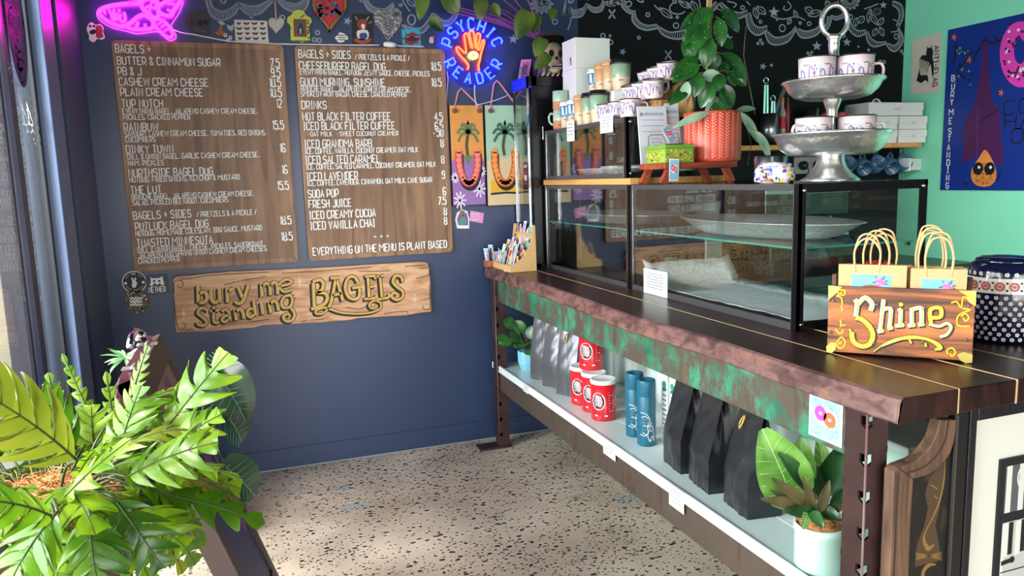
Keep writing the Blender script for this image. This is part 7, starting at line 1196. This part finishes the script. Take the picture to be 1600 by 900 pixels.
def frond(P0, D, UP, L_, Wd, n, m, curl, stem=.08, wave=.2, ph=0):
    n += 2; Wd *= 1.05
    b = MB(); D = Vector(D).normalized(); X = D.cross(Vector(UP)).normalized(); U = X.cross(D); N = 66; p = Vector(P0); d = D.copy(); u = U.copy(); rib = []
    for i in range(N+1):
        rib.append((p.copy(), d.copy(), u.copy())); a = -curl/N; d2 = d*cos(a)+u*sin(a); u = u*cos(a)-d*sin(a); d = d2; p = p+d*(L_/N)
    def R(s):
        s = max(0, min(1, s)); i = min(N-1, int(s*N)); f = s*N-i; return rib[i][0].lerp(rib[i+1][0], f), rib[i][1], rib[i][2]
    vs = []; fs = []; M_ = 3; s0 = stem
    for i in range(N+1):
        s = s0+(1-s0)*i/N; q = (s-s0)/(1-s0); env = sin(pi*min(1, q*.82+.12))**.8*(1-.35*q); lob = abs(sin(pi*(q*n)))**.95; w = Wd*.5*env*(.10+.90*lob) if q < 1-.5/n else Wd*.5*.28*max(0, (1-q)*n*2)**.6
        if q < .04: w *= q/.04
        for sg in (-1, 1):
            for k in range(1, M_+1):
                ww = w*k/M_; c, dd, uu = R(s+.42*ww/L_*2*lob); vs.append(c+X*(sg*ww)+uu*(.16*ww*sin(ph+q*14+sg)+.05*ww*sin(ph+q*46+sg*2)+wave*.5*ww-.9*ww*ww/Wd))
        c, dd, uu = R(s); vs.append(c)
    K = 2*M_+1
    for i in range(N):
        a0, a1 = i*K, (i+1)*K
        L0 = [a0+M_-1-j for j in range(M_)]+[a0+K-1]+[a0+M_+j for j in range(M_)]; L1 = [a1+M_-1-j for j in range(M_)]+[a1+K-1]+[a1+M_+j for j in range(M_)]
        for j in range(K-1): fs.append((L0[j], L0[j+1], L1[j+1], L1[j]))
    b.add(vs, fs, m, True)
    for j in range(n-1):
        i = round((j+.5)/n*N)*K
        for o_ in (0, M_): b.tube([Vector(vs[i+K-1])+Vector((0, 0, .0006)), Vector(vs[i+o_+1])+Vector((0, 0, .0008)), Vector(vs[i+o_+M_-1])*.85+Vector(vs[i+o_+1])*.15+Vector((0, 0, .0008))], [.0011, .0009, .0004], RIB, 4)
    b.tube([r[0]+r[2]*.0008 for r in rib[::6]], [.0026-.0018*i/11 for i in range(12)], RIB, 5); return b.build('frond', t)
H = lambda px, py, y: HY(px, py, y)-FO
SIG = [((215, 735), (345, 560), -2.45, -2.40, .20, 4, 0, .25), ((200, 745), (325, 690), -2.72, -2.78, .15, 3, 0, .5), ((215, 765), (402, 812), -2.6, -2.62, .10, 3, 1, .5), ((200, 640), (228, 545), -2.35, -2.35, .05, 5, 0, .1), ((120, 720), (-30, 585), -2.75, -2.85, .19, 5, 2, .6), ((90, 790), (190, 690), -2.8, -2.86, .07, 2, 0, .3), ((150, 720), (140, 640), -2.4, -2.4, .12, 4, 0, .3), ((180, 730), (215, 610), -2.5, -2.45, .13, 4, 0, .3), ((180, 780), (250, 880), -2.8, -2.85, .12, 3, 3, .7), ((140, 800), (150, 905), -2.86, -2.9, .14, 3, 1, .6), ((90, 800), (20, 900), -2.9, -2.95, .14, 3, 1, .6), ((230, 760), (305, 880), -2.6, -2.6, .11, 3, 1, .8), ((100, 690), (75, 590), -2.3, -2.3, .06, 4, 0, .2), ((85, 810), (-20, 760), -2.9, -2.98, .13, 3, 0, .6), ((240, 720), (335, 650), -2.5, -2.5, .14, 3, 0, .5), ((250, 740), (370, 760), -2.5, -2.48, .13, 3, 0, .5), ((120, 700), (40, 620), -2.45, -2.42, .16, 3, 1, .5), ((190, 720), (165, 590), -2.3, -2.28, .05, 4, 0, .2), ((160, 690), (100, 560), -2.3, -2.2, .04, 5, 0, .15), ((210, 800), (285, 850), -2.7, -2.75, .14, 3, 0, .9)]
for k, ((x0, y0), (x1, y1), ya, yb, w, n, mi, cu) in enumerate(SIG):
    p = H(x0, y0, ya); q = H(x1, y1, yb); r0 = Vector((p.x*.35, p.y*.35, .33)); D = (q-p); up = Vector((-.15, -.55, .8)); b = MB(); b.tube(smooth_pts([tuple(r0), tuple((r0+p)/2+Vector((0, 0, .03))), tuple(p)], 4), .0028, RIB, 5); b.build('stipe', t); frond(p, D+up*(cu*D.length*.45), up, D.length*(1.06+cu*.06), w, n, FM[mi], cu, .02, .25, k)
rnd = random.Random(21)
for k in range(54):
    a = k*2.39996; e = rnd.uniform(.15, 1.25); d = Vector((cos(a)*cos(e), sin(a)*cos(e)*.9, sin(e))); L_ = rnd.uniform(.24, .34); r0 = Vector((.09*cos(a), .09*sin(a), .335))
    if r0.x+d.x*L_ < -.22: d.x *= .4
    frond(r0, d, (-.15*d.x, -.15*d.y-.05, 1), L_, rnd.uniform(.08, .14), rnd.choice((3, 4, 4, 5, 5)), FM[rnd.choice((0, 0, 1, 1, 3, 0, 2))], rnd.uniform(1.0, 2.4), .22, .3, k)
t = thing('plant_stand', 'dark round plant stand under the big fern', 'plant stand', (-.56, -2.55, 0)); MB().lathe([(0, .59), (.17, .59), (.175, .60), (.175, .615), (.17, .6195), (0, .6195)], mat('2a2224', .45), n=32, close=False).build('top', t)
for k in range(3): a = k*2.1+.4; MB().tube([(.1*cos(a), .1*sin(a), .592), (.18*cos(a), .18*sin(a), 0)], .014, mat('2a2224', .45), 8).build('leg', t)
